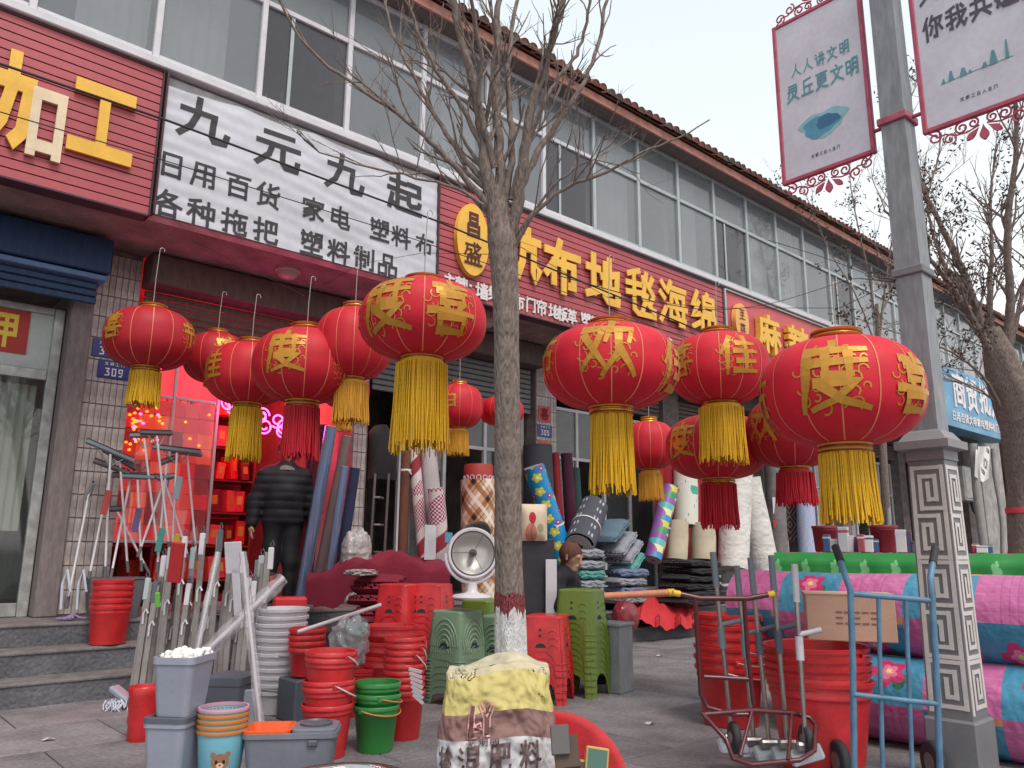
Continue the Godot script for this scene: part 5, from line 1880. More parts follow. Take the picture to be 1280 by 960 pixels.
func folded(called: String, lab: String, cat: String, c: Vector3, sz: Vector3, B: Basis, m: Material, sd: float, group := "") -> Node3D:
	var t := thing(called, lab, cat, c - Vector3(0, sz.y * 0.5, 0), group)
	var mb := MB.new(t.position)
	var rows := []
	var ctr := []
	var n := 16
	for i in n + 1:
		var f := float(i) / n * 2.0 - 1.0
		var e := pow(maxf(0.0, 1.0 - pow(absf(f), 8.0)), 0.25)
		var line := PackedVector3Array()
		for j in 32:
			var a := TAU * j / 32.0
			var cy := signf(sin(a)) * pow(absf(sin(a)), 0.55)
			var cx := signf(cos(a)) * pow(absf(cos(a)), 0.55)
			var wob := 1.0 + 0.10 * sin(f * 5.0 + sd) * absf(cy) + 0.05 * sin(a * 4.0 + f * 9.0 + sd)
			line.push_back(c + B * Vector3(f * sz.x * 0.5, cy * sz.y * 0.5 * e * wob + 0.02 * sin(f * 4.0 + sd) * sz.y, cx * sz.z * 0.5 * (0.9 + 0.1 * e) + 0.012 * sin(f * 11.0 + sd * 2.0 + cy * 3.0)))
		rows.append(line)
		ctr.append(c + B * Vector3(f * sz.x * 0.5, 0, 0))
	mb.grid(rows, true, ctr)
	add(mb, "folded_cloth", m, t)
	# the layered edge on the visible side
	mb = MB.new(t.position)
	for k in 2:
		var yy := (k - 0.5) * sz.y * 0.34
		var pts := []
		for i in 13:
			var f := i / 12.0 * 2.0 - 1.0
			pts.append(c + B * Vector3(f * sz.x * 0.46, yy + 0.012 * sin(f * 6.0 + sd + k), sz.z * 0.495))
		mb.tube(pts, sz.y * 0.09, 6)
	add(mb, "hem", m, t)
	return t

func bucket_mesh(rt: float, rb: float, h: float) -> ArrayMesh:
	var key := "bk%.3f_%.3f_%.3f" % [rt, rb, h]
	if not meshes.has(key):
		var mb := MB.new()
		mb.lathe([Vector2(0, 0.012), Vector2(rb * 0.9, 0.012), Vector2(rb * 0.92, 0.0), Vector2(rb, 0.004), Vector2(lerpf(rb, rt, 0.80), h * 0.80), Vector2(rt * 0.985, h * 0.81), Vector2(rt * 0.995, h * 0.83), Vector2(rt * 0.985, h * 0.85), Vector2(rt * 0.99, h - 0.028), Vector2(rt * 1.04, h - 0.026), Vector2(rt * 1.05, h - 0.004), Vector2(rt * 1.02, h), Vector2(rt * 0.97, h * 0.992), Vector2(rb * 0.97, 0.02), Vector2(0, 0.02)], 32)
		meshes[key] = mb.mesh()
	return meshes[key]

func handle_mesh(r: float, drop: float, front: float, w: float) -> ArrayMesh:
	var key := "hd%.3f_%.3f_%.3f" % [r, drop, w]
	if not meshes.has(key):
		var mb := MB.new()
		var pts := []
		for i in 21:
			var a := PI * i / 20.0
			pts.append(Vector3(cos(a) * r, -sin(a) * drop, sin(a) * front))
		mb.tube(pts, w, 6)
		meshes[key] = mb.mesh()
	return meshes[key]

func bucket(called: String, lab: String, base: Vector3, rt: float, rb: float, h: float, m: Material, hm: Material, turn: float, group: String, drop := 0.10) -> Node3D:
	var t := thing(called, lab, "bucket", base, group)
	t.rotation = Vector3(rng.randf_range(-0.015, 0.015), turn, rng.randf_range(-0.015, 0.015))
	put(bucket_mesh(rt, rb, h), "body", m, t)
	if hm != null:
		put(handle_mesh(rt * 1.06, drop, rt * 1.08, 0.0052), "handle", hm, t, Transform3D(Basis.IDENTITY, Vector3(0, h * 0.93, 0)))
		for s in [-1.0, 1.0]:
			var mb := MB.new()
			mb.box(Vector3(s * rt * 1.045, h * 0.92, 0), Vector3(0.012, 0.035, 0.03), 0.003)
			add(mb, "lug", m, t)
	return t

# plastic stool: splayed square body, arch between the legs, stacked rims
func stool_meshes(s: float, b: float, h: float, fancy: bool) -> Array:
	var key := "stool%.2f%.2f%s" % [s, h, fancy]
	if meshes.has(key):
		return meshes[key]
	var shell := MB.new()
	var ribs := MB.new()
	var n := 28
	var half := func(v: float) -> float:
		return lerpf(b, s, pow(v, 0.85))
	for k in 4:
		var B := Basis(Vector3.UP, PI * 0.5 * k)
		var top := PackedVector3Array()
		var bot := PackedVector3Array()
		var mid := PackedVector3Array()
		for i in n + 1:
			var u := float(i) / n * 2.0 - 1.0
			var v0 := 0.0
			if absf(u) < 0.62:
				v0 = 0.16 + 0.24 * pow(1.0 - pow(absf(u) / 0.62, 2.2), 0.5) if not fancy else 0.10 + 0.10 * pow(1.0 - pow(absf(u) / 0.62, 2.2), 0.5)
			var rc := 1.0 - 0.10 * pow(absf(u), 8.0)
			bot.push_back(B * Vector3(u * half.call(v0) * lerpf(1.0, 0.97, absf(u)), v0 * h, half.call(v0) * rc))
			var vm := maxf(v0, 0.55)
			mid.push_back(B * Vector3(u * half.call(vm) * lerpf(1.0, 0.97, absf(u)), vm * h, half.call(vm) * rc))
			top.push_back(B * Vector3(u * half.call(0.955) * lerpf(1.0, 0.97, absf(u)), 0.955 * h, half.call(0.955) * rc))
		shell.grid([bot, mid, top], false, Vector3(0, h * 0.5, 0))
		# thickness along the arch
		var inn := PackedVector3Array()
		for p in bot:
			inn.push_back(p - B * Vector3(0, 0, 0.008) + Vector3(0, 0.004, 0))
		shell.grid([bot, inn], false, Vector3(0, h, 0))
		# step at the foot
		for q in [0.10, 0.20] if not fancy else [0.06, 0.12, 0.18]:
			for sgn in [-1.0, 1.0]:
				var pts := []
				for i in 5:
					var u2: float = sgn * lerpf(0.66, 0.98, i / 4.0)
					pts.append(B * Vector3(u2 * half.call(q) * 0.985, q * h, half.call(q) * (1.0 - 0.10 * pow(absf(u2), 8.0)) + 0.001))
				ribs.tube(pts, 0.006, 5)
		if fancy:
			for g in 5:
				var pts := []
				var ra := 0.36 + g * 0.19
				for i in 15:
					var a := PI * i / 14.0
					var u2 := cos(a) * ra * 0.72
					var v := 0.42 + sin(a) * (0.10 + g * 0.085)
					pts.append(B * Vector3(u2 * half.call(v), v * h, half.call(v) * (1.0 - 0.10 * pow(absf(u2), 8.0)) + 0.002))
				ribs.tube(pts, 0.007, 5)
		else:
			for g in 3:
				var pts := []
				for i in 11:
					var a := PI * i / 10.0
					var u2 := 0.55 + cos(a) * 0.22
					var v := 0.70 - g * 0.12 + sin(a) * 0.05
					pts.append(B * Vector3(u2 * half.call(v), v * h, half.call(v) * (1.0 - 0.10 * pow(absf(u2), 8.0)) + 0.001))
				ribs.tube(pts, 0.004, 5)
	tub(shell, Transform3D.IDENTITY, [[s * 1.005, s * 1.005, 0.03, h * 0.953], [s * 1.0, s * 1.0, 0.035, h * 0.975], [s * 0.965, s * 0.965, 0.04, h * 0.993], [s * 0.90, s * 0.90, 0.04, h], [0.001, 0.001, 0.0005, h]])
	var hole_shades := []
	var hole_shade := MB.new()
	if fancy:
		# shell stays uncut; shade inside each window is painted as a dark blue-grey disc
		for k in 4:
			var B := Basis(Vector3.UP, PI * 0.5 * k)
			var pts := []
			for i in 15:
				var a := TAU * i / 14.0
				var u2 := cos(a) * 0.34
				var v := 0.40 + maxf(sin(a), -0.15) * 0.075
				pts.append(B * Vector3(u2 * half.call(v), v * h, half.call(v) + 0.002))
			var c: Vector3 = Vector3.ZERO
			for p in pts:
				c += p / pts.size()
			hole_shade = MB.new()
			hole_shades.append(hole_shade)
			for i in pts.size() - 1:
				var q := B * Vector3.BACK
				hole_shade.tri(c + q * 0.002, pts[i] + q * 0.002, pts[i + 1] + q * 0.002, q, q, q)
	else:  # dark discs laid on the uncut shell paint the shade inside the holes
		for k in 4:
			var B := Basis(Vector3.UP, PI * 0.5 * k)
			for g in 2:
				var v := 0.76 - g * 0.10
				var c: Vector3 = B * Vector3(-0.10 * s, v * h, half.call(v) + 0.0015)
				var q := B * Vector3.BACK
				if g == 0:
					hole_shade = MB.new()
					hole_shades.append(hole_shade)
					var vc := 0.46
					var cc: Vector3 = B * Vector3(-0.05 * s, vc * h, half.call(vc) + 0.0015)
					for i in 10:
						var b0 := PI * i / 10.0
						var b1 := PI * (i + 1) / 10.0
						hole_shade.tri(cc, cc + B * Vector3(cos(b0) * 0.045, sin(b0) * 0.035, -sin(b0) * 0.004), cc + B * Vector3(cos(b1) * 0.045, sin(b1) * 0.035, -sin(b1) * 0.004), q, q, q)
				hole_shade = MB.new()
				hole_shades.append(hole_shade)
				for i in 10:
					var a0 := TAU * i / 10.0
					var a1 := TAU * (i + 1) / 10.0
					hole_shade.tri(c, c + B * Vector3(cos(a0) * 0.012, sin(a0) * 0.012, 0), c + B * Vector3(cos(a1) * 0.012, sin(a1) * 0.012, 0), q, q, q)
	var hm := []
	for q in hole_shades:
		hm.append(q.mesh())
	meshes[key] = [shell.mesh(), ribs.mesh(), hm]
	return meshes[key]

func stool_stack(lab: String, base: Vector3, n: int, dy: float, s: float, b: float, h: float, fancy: bool, m: Material, turn: float, group: String) -> void:
	var ms := stool_meshes(s, b, h, fancy)
	for k in n:
		var l := lab % (ordinal(k) + " from the bottom") if n > 1 else lab % "standing alone"
		var t := thing("plastic_stool", l, "stool", base + Vector3(0, dy * k, 0), group)
		t.rotation.y = turn + rng.randf_range(-0.02, 0.02)
		var body := put(ms[0], "body", m, t)
		put(ms[1], "rib", m, body)
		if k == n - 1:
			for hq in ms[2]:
				put(hq, "hole_shade" if not fancy else "window", mat("opening_shade", rgb(40, 56, 62), 0.8), body)  # flat dark patch: shade of the opening put into the colour

func pole_thing(called: String, lab: String, cat: String, p0: Vector3, p1: Vector3, r: float, m: Material, group := "") -> Node3D:
	var t := thing(called, lab, cat, p0, group)
	var mb := MB.new(t.position)
	mb.tube([p0, p1], r, 8)
	add(mb, "handle", m, t)
	return t

func build_shop_two() -> void:
	make_prints()
	var shelf_m := mat("rack_red", rgb(120, 40, 36), 0.7, "dirty", 0.8)
	# racks crammed with red festival goods
	for k in 3:
		var t := thing("display_rack", ["red goods rack along the wall behind the puffer jacket man", "red goods rack at the back of the lit shop", "red goods rack beside the lit showcase"][k], "rack", [Vector3(3.5, 0.575, -9.9), Vector3(4.2, 0.575, -11.6), Vector3(2.75, 0.575, -9.6)][k])
		var w: float = [1.5, 1.5, 0.5][k]
		for i in 6:
			var mb := MB.new()
			mb.box(Vector3(0, 0.25 + i * 0.4, 0), Vector3(w, 0.025, 0.36), 0.004)
			add(mb, "shelf_board", shelf_m, t)
		for sx in [-1.0, 1.0]:
			var mb := MB.new()
			mb.box(Vector3(sx * w * 0.5, 1.2, 0), Vector3(0.03, 2.4, 0.36), 0.004)
			add(mb, "upright", shelf_m, t)
	var cols: Array[Material] = [mat("fest_red", rgb(206, 30, 34), 0.5), mat("fest_pink", rgb(216, 92, 84), 0.55), mat("fest_orange", rgb(220, 96, 40), 0.5), mat("fest_dark", rgb(120, 18, 26), 0.6)]
	for i in 6:
		for j in 9:
			var c := Vector3(2.88 + j * 0.155, 0.575 + 0.265 + i * 0.4, -9.80 + rng.randf_range(-0.03, 0.03))
			var w := rng.randf_range(0.09, 0.13)
			var h := rng.randf_range(0.14, 0.30)
			var t := thing("gift_box", "red festival gift box on the crowded rack behind the man", "box", c, "festival goods on the rack")
			var mb := MB.new()
			t.rotation = Vector3(rng.randf_range(-0.15, 0.05), rng.randf_range(-0.5, 0.5), rng.randf_range(-0.12, 0.12))
			mb.box(Vector3(0, h * 0.5, 0), Vector3(w, h, 0.16), 0.006)
			add(mb, "carton", cols[rng.randi() % 4], t)
			mb = MB.new()
			mb.box(Vector3(0, h * 0.55, 0.082), Vector3(w * 0.55, h * 0.4, 0.003), 0.0)
			add(mb, "gold_label", mat("fest_gold", rgb(216, 160, 60), 0.4, "plain", 1.0, {"metal": 0.4}), t)
	# glazed showcase with glowing festival lights by the pilaster
	var s := thing("lit_showcase", "glowing red and orange festival light panel beside the tiled pilaster", "light panel", Vector3(2.75, 0.575, -8.75))
	var fr := mat("frame_alu")
	var mb := MB.new(s.position)
	for x in [2.36, 2.84, 3.32]:
		bar(mb, x, x + 0.03, 1.25, 3.42, -8.72, -8.76, 0.003)
	for y in [1.25, 2.78, 3.41]:
		bar(mb, 2.392, 2.838, y, y + 0.03, -8.725, -8.755, 0.003)
		bar(mb, 2.872, 3.318, y, y + 0.03, -8.725, -8.755, 0.003)
	add(mb, "frame", fr, s)
	mb = MB.new(s.position)
	bar(mb, 2.38, 3.34, 2.82, 3.405, -8.80, -8.82, 0.0)
	add(mb, "upper_panel", mat("lit_pink", rgb(226, 96, 104), 0.5, "plain", 1.0, {"glow": Color(1.0, 0.22, 0.24), "power": 0.55}), s)
	for i in 6:
		for j in 9:
			mb = MB.new(s.position)
			var px0 := 2.38 + i * 0.16
			var py0 := 1.28 + j * 0.166
			bar(mb, px0, px0 + 0.152, py0, py0 + 0.158, -8.80 + rng.randf_range(-0.02, 0.0), -8.83, 0.004)
			var c := rng.randi() % 4
			add(mb, "lit_tile", mat("lit_red%d" % c, [rgb(190, 30, 34), rgb(200, 60, 60), rgb(206, 84, 50), rgb(150, 20, 30)][c], 0.5, "plain", 1.0, {"glow": [Color(1.0, 0.07, 0.06), Color(1.0, 0.2, 0.18), Color(1.0, 0.3, 0.1), Color(0.8, 0.03, 0.05)][c], "power": [0.45, 0.5, 0.6, 0.25][c]}), s)
	mb = MB.new(s.position)
	for x in [2.40, 2.88]:
		pane_box(mb, x, x + 0.43, 1.285, 2.775, -8.74)
	add(mb, "pane", mat("glass_shop"), s)
	for k in 46:
		var hot := k % 5 == 0
		mb = MB.new(s.position)
		var q := Vector3(2.42 + rng.randf() * (0.36 if k < 34 else 0.85), 2.20 + rng.randf() * 0.52, -8.775)
		mb.lathe([Vector2(0, -0.016), Vector2(0.015, -0.008), Vector2(0.018, 0.0), Vector2(0.015, 0.008), Vector2(0, 0.016)], 8, Transform3D(Basis.IDENTITY, q))
		add(mb, "bulb", mat("bulb_y", rgb(240, 190, 60), 0.4, "", 1.0, {"glow": Color(1.0, 0.62, 0.08), "power": 2.2}) if not hot else mat("bulb_p", rgb(240, 170, 240), 0.4, "", 1.0, {"glow": Color(1.0, 0.45, 0.95), "power": 3.0}), s)
	# purple-pink neon knots further in
	for k in 3:
		var t := thing("neon_sign", "%s pink and violet neon knot glowing inside the red shop" % ordinal(k), "neon sign", at([283, 352, 322][k], [515, 530, 525][k], 9.0), "neon knots")
		mb = MB.new()
		for g in 3:
			spiral(mb, Vector3(rng.randf_range(-0.1, 0.1), rng.randf_range(-0.12, 0.12), 0), Vector3.RIGHT, Vector3.UP, 0.09, 0.03, g * 2.0, 1.3, 0.010)
		add(mb, "tube", mat("neon", rgb(255, 150, 220), 0.4, "", 1.0, {"glow": Color(1.0, 0.30, 0.72), "power": 3.0}), t)
		var nl := OmniLight3D.new()
		nl.name = "neon_light"
		nl.light_color = Color(1.0, 0.25, 0.6)
		nl.light_energy = 0.15
		nl.light_size = 0.15
		nl.omni_range = 9.0
		nl.omni_attenuation = 2.0
		nl.shadow_enabled = true
		nl.position = Vector3(0, 0, 0.12)
		t.add_child(nl)
	# rows of red bulbs that light the room
	for k in 3:
		var t := thing("red_lamp", "%s glowing red paper lamp hanging from the ceiling inside the shop" % ordinal(k), "lamp", Vector3([2.9, 3.7, 4.5][k], 3.30, [-9.6, -10.2, -9.4][k]), "red lamps inside")
		mb = MB.new()
		mb.lathe([Vector2(0.03, 0.14), Vector2(0.12, 0.09), Vector2(0.15, 0.0), Vector2(0.12, -0.09), Vector2(0.03, -0.14)], 18)
		add(mb, "shade", mat("lamp_red_glow", rgb(230, 40, 40), 0.6, "", 1.0, {"glow": Color(1.0, 0.10, 0.10), "power": 1.3}), t)
		mb = MB.new()
		mb.tube([Vector3(0, 0.14, 0), Vector3(0, 0.87, 0)], 0.004, 5)
		add(mb, "cord", mat("cable"), t)
		var ol := OmniLight3D.new()
		ol.name = "lamp_light"
		ol.light_color = Color(1.0, 0.16, 0.14)
		ol.light_energy = 0.75
		ol.light_size = 0.15
		ol.omni_range = 12.0
		ol.omni_attenuation = 2.0
		ol.shadow_enabled = true
		ol.position = Vector3(0, -0.30, 0.10)
		t.add_child(ol)

func build_goods_behind() -> void:
	var maroon := mat("cloth_maroon", rgb(96, 26, 44), 0.9, "cloth", 1.5, {"normal": "n_cloth"})
	var burgundy := mat("cloth_burgundy", rgb(122, 22, 48), 0.85, "cloth", 1.5, {"normal": "n_cloth", "rim": 0.2})
	var beige := mat("cloth_beige", rgb(186, 176, 168), 0.85, "cloth", 1.2)
	var black := mat("cloth_black", rgb(44, 42, 46), 0.85, "cloth", 1.5, {"normal": "n_cloth"})
	var P := func(x: float, y: float, d: float) -> Vector3: return at(x, y, d)
	# rolls leaning between the lit shop and the carpet shop
	var wpx := 8.0 / FL * 0.5
	roll("film_roll", "tall shiny blue and white film roll leaning beside the man in black", "roll", on_y(372, 770, 0.58) * 0.0 + at(375, 752, 8.0), at(414, 533, 8.1), 15 * wpx, mats["film"], "shiny film rolls")
	roll("film_roll", "shorter shiny blue film roll leaning beside the taller film roll", "roll", at(408, 745, 7.9), at(431, 583, 8.0), 10 * wpx, mats["film"], "shiny film rolls")
	roll("fabric_roll", "taupe fabric roll leaning between two shiny film rolls", "roll", at(392, 752, 8.15), at(434, 545, 8.25), 13 * wpx, mat("cloth_taupe", rgb(126, 108, 104), 0.85, "cloth", 1.5))
	roll("fabric_roll", "dark navy fabric roll leaning behind the shorter film roll", "roll", at(420, 745, 8.0), at(444, 585, 8.2), 13 * wpx, mat("cloth_navy", rgb(40, 46, 78), 0.85, "cloth", 1.5))
	roll("fabric_roll", "maroon fabric roll leaning behind the tall film roll", "roll", at(362, 745, 8.35), at(408, 540, 8.5), 22 * wpx, maroon)
	roll("fabric_roll", "dark plum fabric roll standing in the shop doorway", "roll", at(378, 745, 8.7), at(398, 530, 8.8), 24 * wpx, mat("cloth_plum", rgb(70, 34, 54), 0.9, "cloth", 1.5))
	var t := pole_thing("wooden_plank", "brown wooden plank standing by the stepladder", "plank", at(502, 720, 8.3), at(508, 563, 8.35), 0.055, mat("wood_brown", rgb(116, 78, 62), 0.75, "streak", 0.8))
	tie(t, at(507, 588, 8.3), Vector3.UP, 0.058, mat("tie_white", rgb(214, 210, 208), 0.8))
	roll("fabric_roll", "red and white checked oilcloth roll beside the brown plank", "roll", at(532, 720, 8.2), at(517, 560, 8.4), 15 * wpx, mats["checks_red"])
	roll("fabric_roll", "greyish white oilcloth roll beside the checked roll", "roll", at(548, 720, 8.3), at(535, 560, 8.5), 23 * wpx, mat("cloth_grey", rgb(186, 180, 182), 0.7, "cloth", 1.0))
	roll("fabric_roll", "beige oilcloth roll with red blossoms standing behind the white placard", "roll", at(552, 715, 8.15), at(545, 610, 8.2), 22 * wpx, mats["checks_red"])
	t = thing("placard", "blank white placard propped against the oilcloth rolls", "placard", at(538, 720, 7.9))
	var mb := MB.new(t.position)
	mb.box(at(538, 678, 7.9), Vector3(0.25, 0.34, 0.008), 0.002, Basis(Vector3.UP, 0.5))
	add(mb, "card", mat("card_white", rgb(204, 204, 212), 0.6), t)
	t = thing("placard", "small blue picture card behind the white placard", "placard", at(560, 690, 8.0))
	mb = MB.new(t.position)
	mb.box(at(561, 672, 8.0), Vector3(0.17, 0.10, 0.008), 0.002, Basis(Vector3.UP, 0.5))
	add(mb, "card", mat("card_blue", rgb(84, 156, 186), 0.5), t)
	# stepladder
	t = thing("stepladder", "grey metal stepladder under the hanging coat", "ladder", at(470, 700, 8.4))
	var steel := mat("steel", rgb(150, 148, 148), 0.35, "streak", 0.8, {"metal": 0.7})
	for s in 2:
		mb = MB.new(t.position)
		mb.tube([at(462 + s * 18, 700, 8.4), at(469 + s * 17, 592, 8.45)], 0.014, 8)
		add(mb, "rail", steel, t)
	for k in 3:
		mb = MB.new(t.position)
		mb.box((at(464, 690 - k * 34, 8.4) + at(483, 690 - k * 34, 8.4)) * 0.5 , Vector3(0.17, 0.02, 0.07), 0.004, Basis(Vector3.UP, 0.75))
		add(mb, "tread", steel, t)
	# coat on the wall
	t = thing("hanging_coat", "black padded coat hanging on the wall above the stepladder", "coat", at(476, 600, 8.6))
	mb = MB.new(t.position)
	var rows := []
	var ctr := []
	for i in 15:
		var f := i / 14.0
		var c := at(477 + 2.0 * sin(f * 4.0), lerpf(600, 532, f), 8.6)
		var w := lerpf(0.17, 0.15, f) * (1.0 if f < 0.85 else lerpf(1.0, 0.35, (f - 0.85) / 0.15))
		var line := PackedVector3Array()
		for j in 24:
			var a := TAU * j / 24.0
			line.push_back(c + Vector3(cos(a) * w * (1.0 + 0.08 * sin(a * 5.0 + f * 8.0)), 0.0, sin(a) * 0.10))
		rows.append(line)
		ctr.append(c)
	mb.grid(rows, true, ctr)
	add(mb, "coat_body", black, t)
	# plastic sack of goods
	t = thing("plastic_sack", "crumpled grey plastic sack beside the navy roll", "sack", at(445, 745, 7.9))
	lump(t, at(445, 700, 7.9), Vector3(0.15, 0.30, 0.13), mat("plastic_grey", rgb(168, 162, 162), 0.35, "plain", 1.0, {"normal": "n_wrinkle", "ns": 1.2}), "sack", 3.0)
	# carpet shop
	roll("oilcloth_roll", "brown plaid oilcloth roll with red edge standing behind the heater", "roll", on_shop(600, 760, 8.2), on_shop(598, 600, 8.25), 46 * hp(600, 8.2), mats["plaid"])
	t = thing("oilcloth_edge", "red printed edge wrapped round the top of the plaid roll", "roll edge", on_shop(598, 600, 8.25))
	mb = MB.new(t.position)
	mb.lathe([Vector2(0, 0.21), Vector2(0.186, 0.21), Vector2(0.192, 0.2), Vector2(0.193, 0.0)], 28, Transform3D(Basis.IDENTITY, on_shop(598, 601, 8.25)))
	add(mb, "band", mat("edge_red", rgb(170, 58, 52), 0.6), t)
	mb = MB.new(t.position)
	for k in 14:
		var a := TAU * k / 14.0
		var c := on_shop(598, 601, 8.25) + Vector3(cos(a) * 0.195, 0.03, sin(a) * 0.195)
		spiral(mb, c, Vector3(-sin(a), 0, cos(a)), Vector3.UP, 0.028, 0.028, 0.0, 1.0, 0.007)
	add(mb, "ring_print", mat("card_white"), t)
	roll("mat_roll", "dark grey matting roll standing behind the blue flowered roll", "roll", on_shop(676, 700, 8.7), on_shop(672, 557, 8.8), 38 * hp(676, 8.7), mat("mat_dark", rgb(70, 72, 80), 0.9, "cloth", 1.5, {"normal": "n_cloth"}))
	roll("fabric_roll", "crimson carpet roll standing beside the dark matting", "roll", on_shop(702, 690, 8.7), on_shop(694, 566, 8.8), 10 * hp(702, 8.7), mat("cloth_crimson", rgb(150, 40, 56), 0.9, "cloth", 1.5))
	roll("fabric_roll", "deep purple carpet roll standing beside the crimson roll", "roll", on_shop(716, 690, 8.5), on_shop(708, 567, 8.6), 15 * hp(716, 8.5), mat("cloth_purple", rgb(72, 24, 50), 0.9, "cloth", 1.5))
	roll("fabric_roll", "dark teal carpet roll with flowers standing by the window", "roll", on_shop(724, 680, 8.8), on_shop(719, 585, 8.9), 12 * hp(724, 8.8), mat("cloth_teal", rgb(50, 76, 76), 0.9, "cloth", 1.5))
	var fr := roll("oilcloth_roll", "bright blue oilcloth roll with yellow flowers leaning behind the seated person", "roll", on_shop(716, 735, 7.6), on_shop(667, 583, 7.9), 27 * hp(716, 7.6), mats["flowers_blue"])
	tie(fr, on_shop(692, 657, 7.75), (on_shop(667, 583, 7.9) - on_shop(716, 735, 7.6)).normalized(), 27 * hp(692, 7.7), mat("tie_white"))
	t = thing("black_board", "black board panel standing behind the tree trunk", "board", at(671, 790, 7.2))
	mb = MB.new(t.position)
	mb.box(at(668, 738, 7.2), Vector3(0.36, 0.92, 0.10), 0.006, Basis(Vector3.UP, -0.72))
	add(mb, "panel", mat("board_black", rgb(50, 50, 58), 0.6, "dirty", 1.0), t)
	t = thing("poppy_cushion", "cream cushion with red poppies resting on the black board", "cushion", at(667, 676, 7.25))
	mb = MB.new(t.position)
	var bq := Basis(Vector3.UP, -0.72)
	rows = []
	for i in 9:
		var line := PackedVector3Array()
		for j in 9:
			var u := j / 8.0 - 0.5
			var v := 0.5 - i / 8.0
			line.push_back(at(667, 653, 7.25) + bq * Vector3(u * 0.24, v * 0.33, 0.06 * (1.0 - pow(absf(u) * 2.0, 4.0)) * (1.0 - pow(absf(v) * 2.0, 4.0))))
		rows.append(line)
	mb.grid(rows, false, null, -F)
	mb.box(at(667, 653, 7.25) - bq * Vector3(0, 0, 0.02), Vector3(0.25, 0.335, 0.035), 0.015, bq)
	add(mb, "cushion_body", mats["poppy"], t)
	t = thing("white_sheet", "white sheet standing between the black board and the seated person", "sheet", at(689, 790, 7.1))
	mb = MB.new(t.position)
	mb.box(at(689, 735, 7.1), Vector3(0.10, 0.5, 0.02), 0.004, Basis(Vector3.UP, -0.72))
	add(mb, "sheet", mat("card_white"), t)
	# charcoal rolled blanket, end towards the street
	var p0 := on_shop(724, 682, 7.0)
	var p1 := on_shop(742, 634, 7.7)
	fr = roll("rolled_blanket", "charcoal rolled blanket tied with white ribbon on the bedding pile", "blanket", p0, p1, 42 * hp(730, 7.2) * 0.9, mats["charcoal"])
	tie(fr, p0.lerp(p1, 0.45), (p1 - p0).normalized(), 42 * hp(730, 7.2) * 0.9, mat("tie_white"))
	# folded bedding
	var lean := Basis(Vector3.UP, 0.25) * Basis(Vector3.BACK, 0.55)
	var slate := mat("bed_slate", rgb(98, 122, 138), 0.95, "cloth", 1.6, {"normal": "n_cloth", "ns": 1.2})
	var pale := mat("bed_pale", rgb(150, 154, 164), 0.95, "cloth", 1.6, {"normal": "n_cloth", "ns": 1.2})
	var mint := mat("bed_mint", rgb(96, 160, 152), 0.95, "cloth", 1.6, {"normal": "n_cloth", "ns": 1.2})
	var denim := mat("bed_denim", rgb(112, 124, 154), 0.95, "cloth", 1.6, {"normal": "n_cloth", "ns": 1.2})
	var stack := [[762, 664, 0.44, slate, "slate blue", 0], [772, 680, 0.44, pale, "pale grey", 0], [780, 690, 0.42, pale, "light grey", 0], [783, 704, 0.36, mint, "mint green", 0]]
	for k in stack.size():
		var q: Array = stack[k]
		folded("folded_quilt", "%s quilt folded and leaning on the bedding pile" % q[4], "quilt", on_shop(q[0], q[1], 7.25), Vector3(q[2], 0.10, 0.30) * 1.34, lean, q[3], k * 1.7, "folded bedding")
	var st2 := [[732, 692, pale, "speckled grey"], [732, 706, pale, "ash grey"], [733, 718, mint, "pale mint"], [733, 730, pale, "stone grey"], [733, 742, denim, "dusty blue"]]
	for k in st2.size():
		var q: Array = st2[k]
		folded("folded_quilt", "%s quilt, %s from the top of the pile beside the seated person" % [q[3], ordinal(k)], "quilt", on_shop(q[0], q[1], 7.0), Vector3(0.30, 0.095, 0.28) * 1.34, Basis(Vector3.UP, -0.3), q[2], k * 2.3, "folded bedding")
	var st3 := [[783, 716, denim], [780, 727, pale], [782, 738, denim], [780, 749, pale]]
	for k in st3.size():
		var q: Array = st3[k]
		folded("folded_quilt", "blue grey quilt, %s from the top of the pile under the leaning quilts" % ordinal(k), "quilt", on_shop(q[0], q[1], 7.05), Vector3(0.40, 0.085, 0.30) * 1.34, Basis(Vector3.UP, -0.2 + 0.1 * k), q[2], k * 1.3 + 4.0, "folded bedding")
	# rolls by the window
	fr = roll("fabric_roll", "multicoloured patchwork cloth roll tied with ribbon leaning on the red curtain", "roll", on_shop(816, 700, 7.2), on_shop(838, 610, 7.4), 22 * hp(816, 7.2), mats["patchwork"])
	tie(fr, on_shop(827, 660, 7.3), Vector3(0.2, 1, 0).normalized(), 22 * hp(827, 7.3), mat("tie_pink", rgb(206, 190, 206), 0.8))
	roll("fabric_roll", "white dotted cloth roll with a teal spot standing by the red curtain", "roll", on_shop(857, 657, 7.5), on_shop(857, 585, 7.6), 31 * hp(857, 7.5), mats["dotted"])
	roll("cream_roll", "cream cotton roll, narrower one, on the black fabric pile", "roll", on_shop(846, 700, 7.0), on_shop(848, 652, 7.05), 26 * hp(846, 7.0), mat("cream", rgb(196, 184, 162), 0.85, "cloth", 1.2), "cream rolls")
	roll("cream_roll", "cream cotton roll, wider one, on the black fabric pile", "roll", on_shop(879, 700, 6.95), on_shop(879, 655, 7.0), 31 * hp(879, 6.95), mat("cream"), "cream rolls")
	roll("white_roll", "thick white felt roll standing upright behind the cream rolls", "roll", on_shop(916, 712, 7.1), on_shop(922, 592, 7.3), 38 * hp(916, 7.1), mat("felt_white", rgb(214, 212, 208), 0.95, "cloth", 1.0, {"normal": "n_wrinkle", "ns": 0.8}), "white felt rolls")
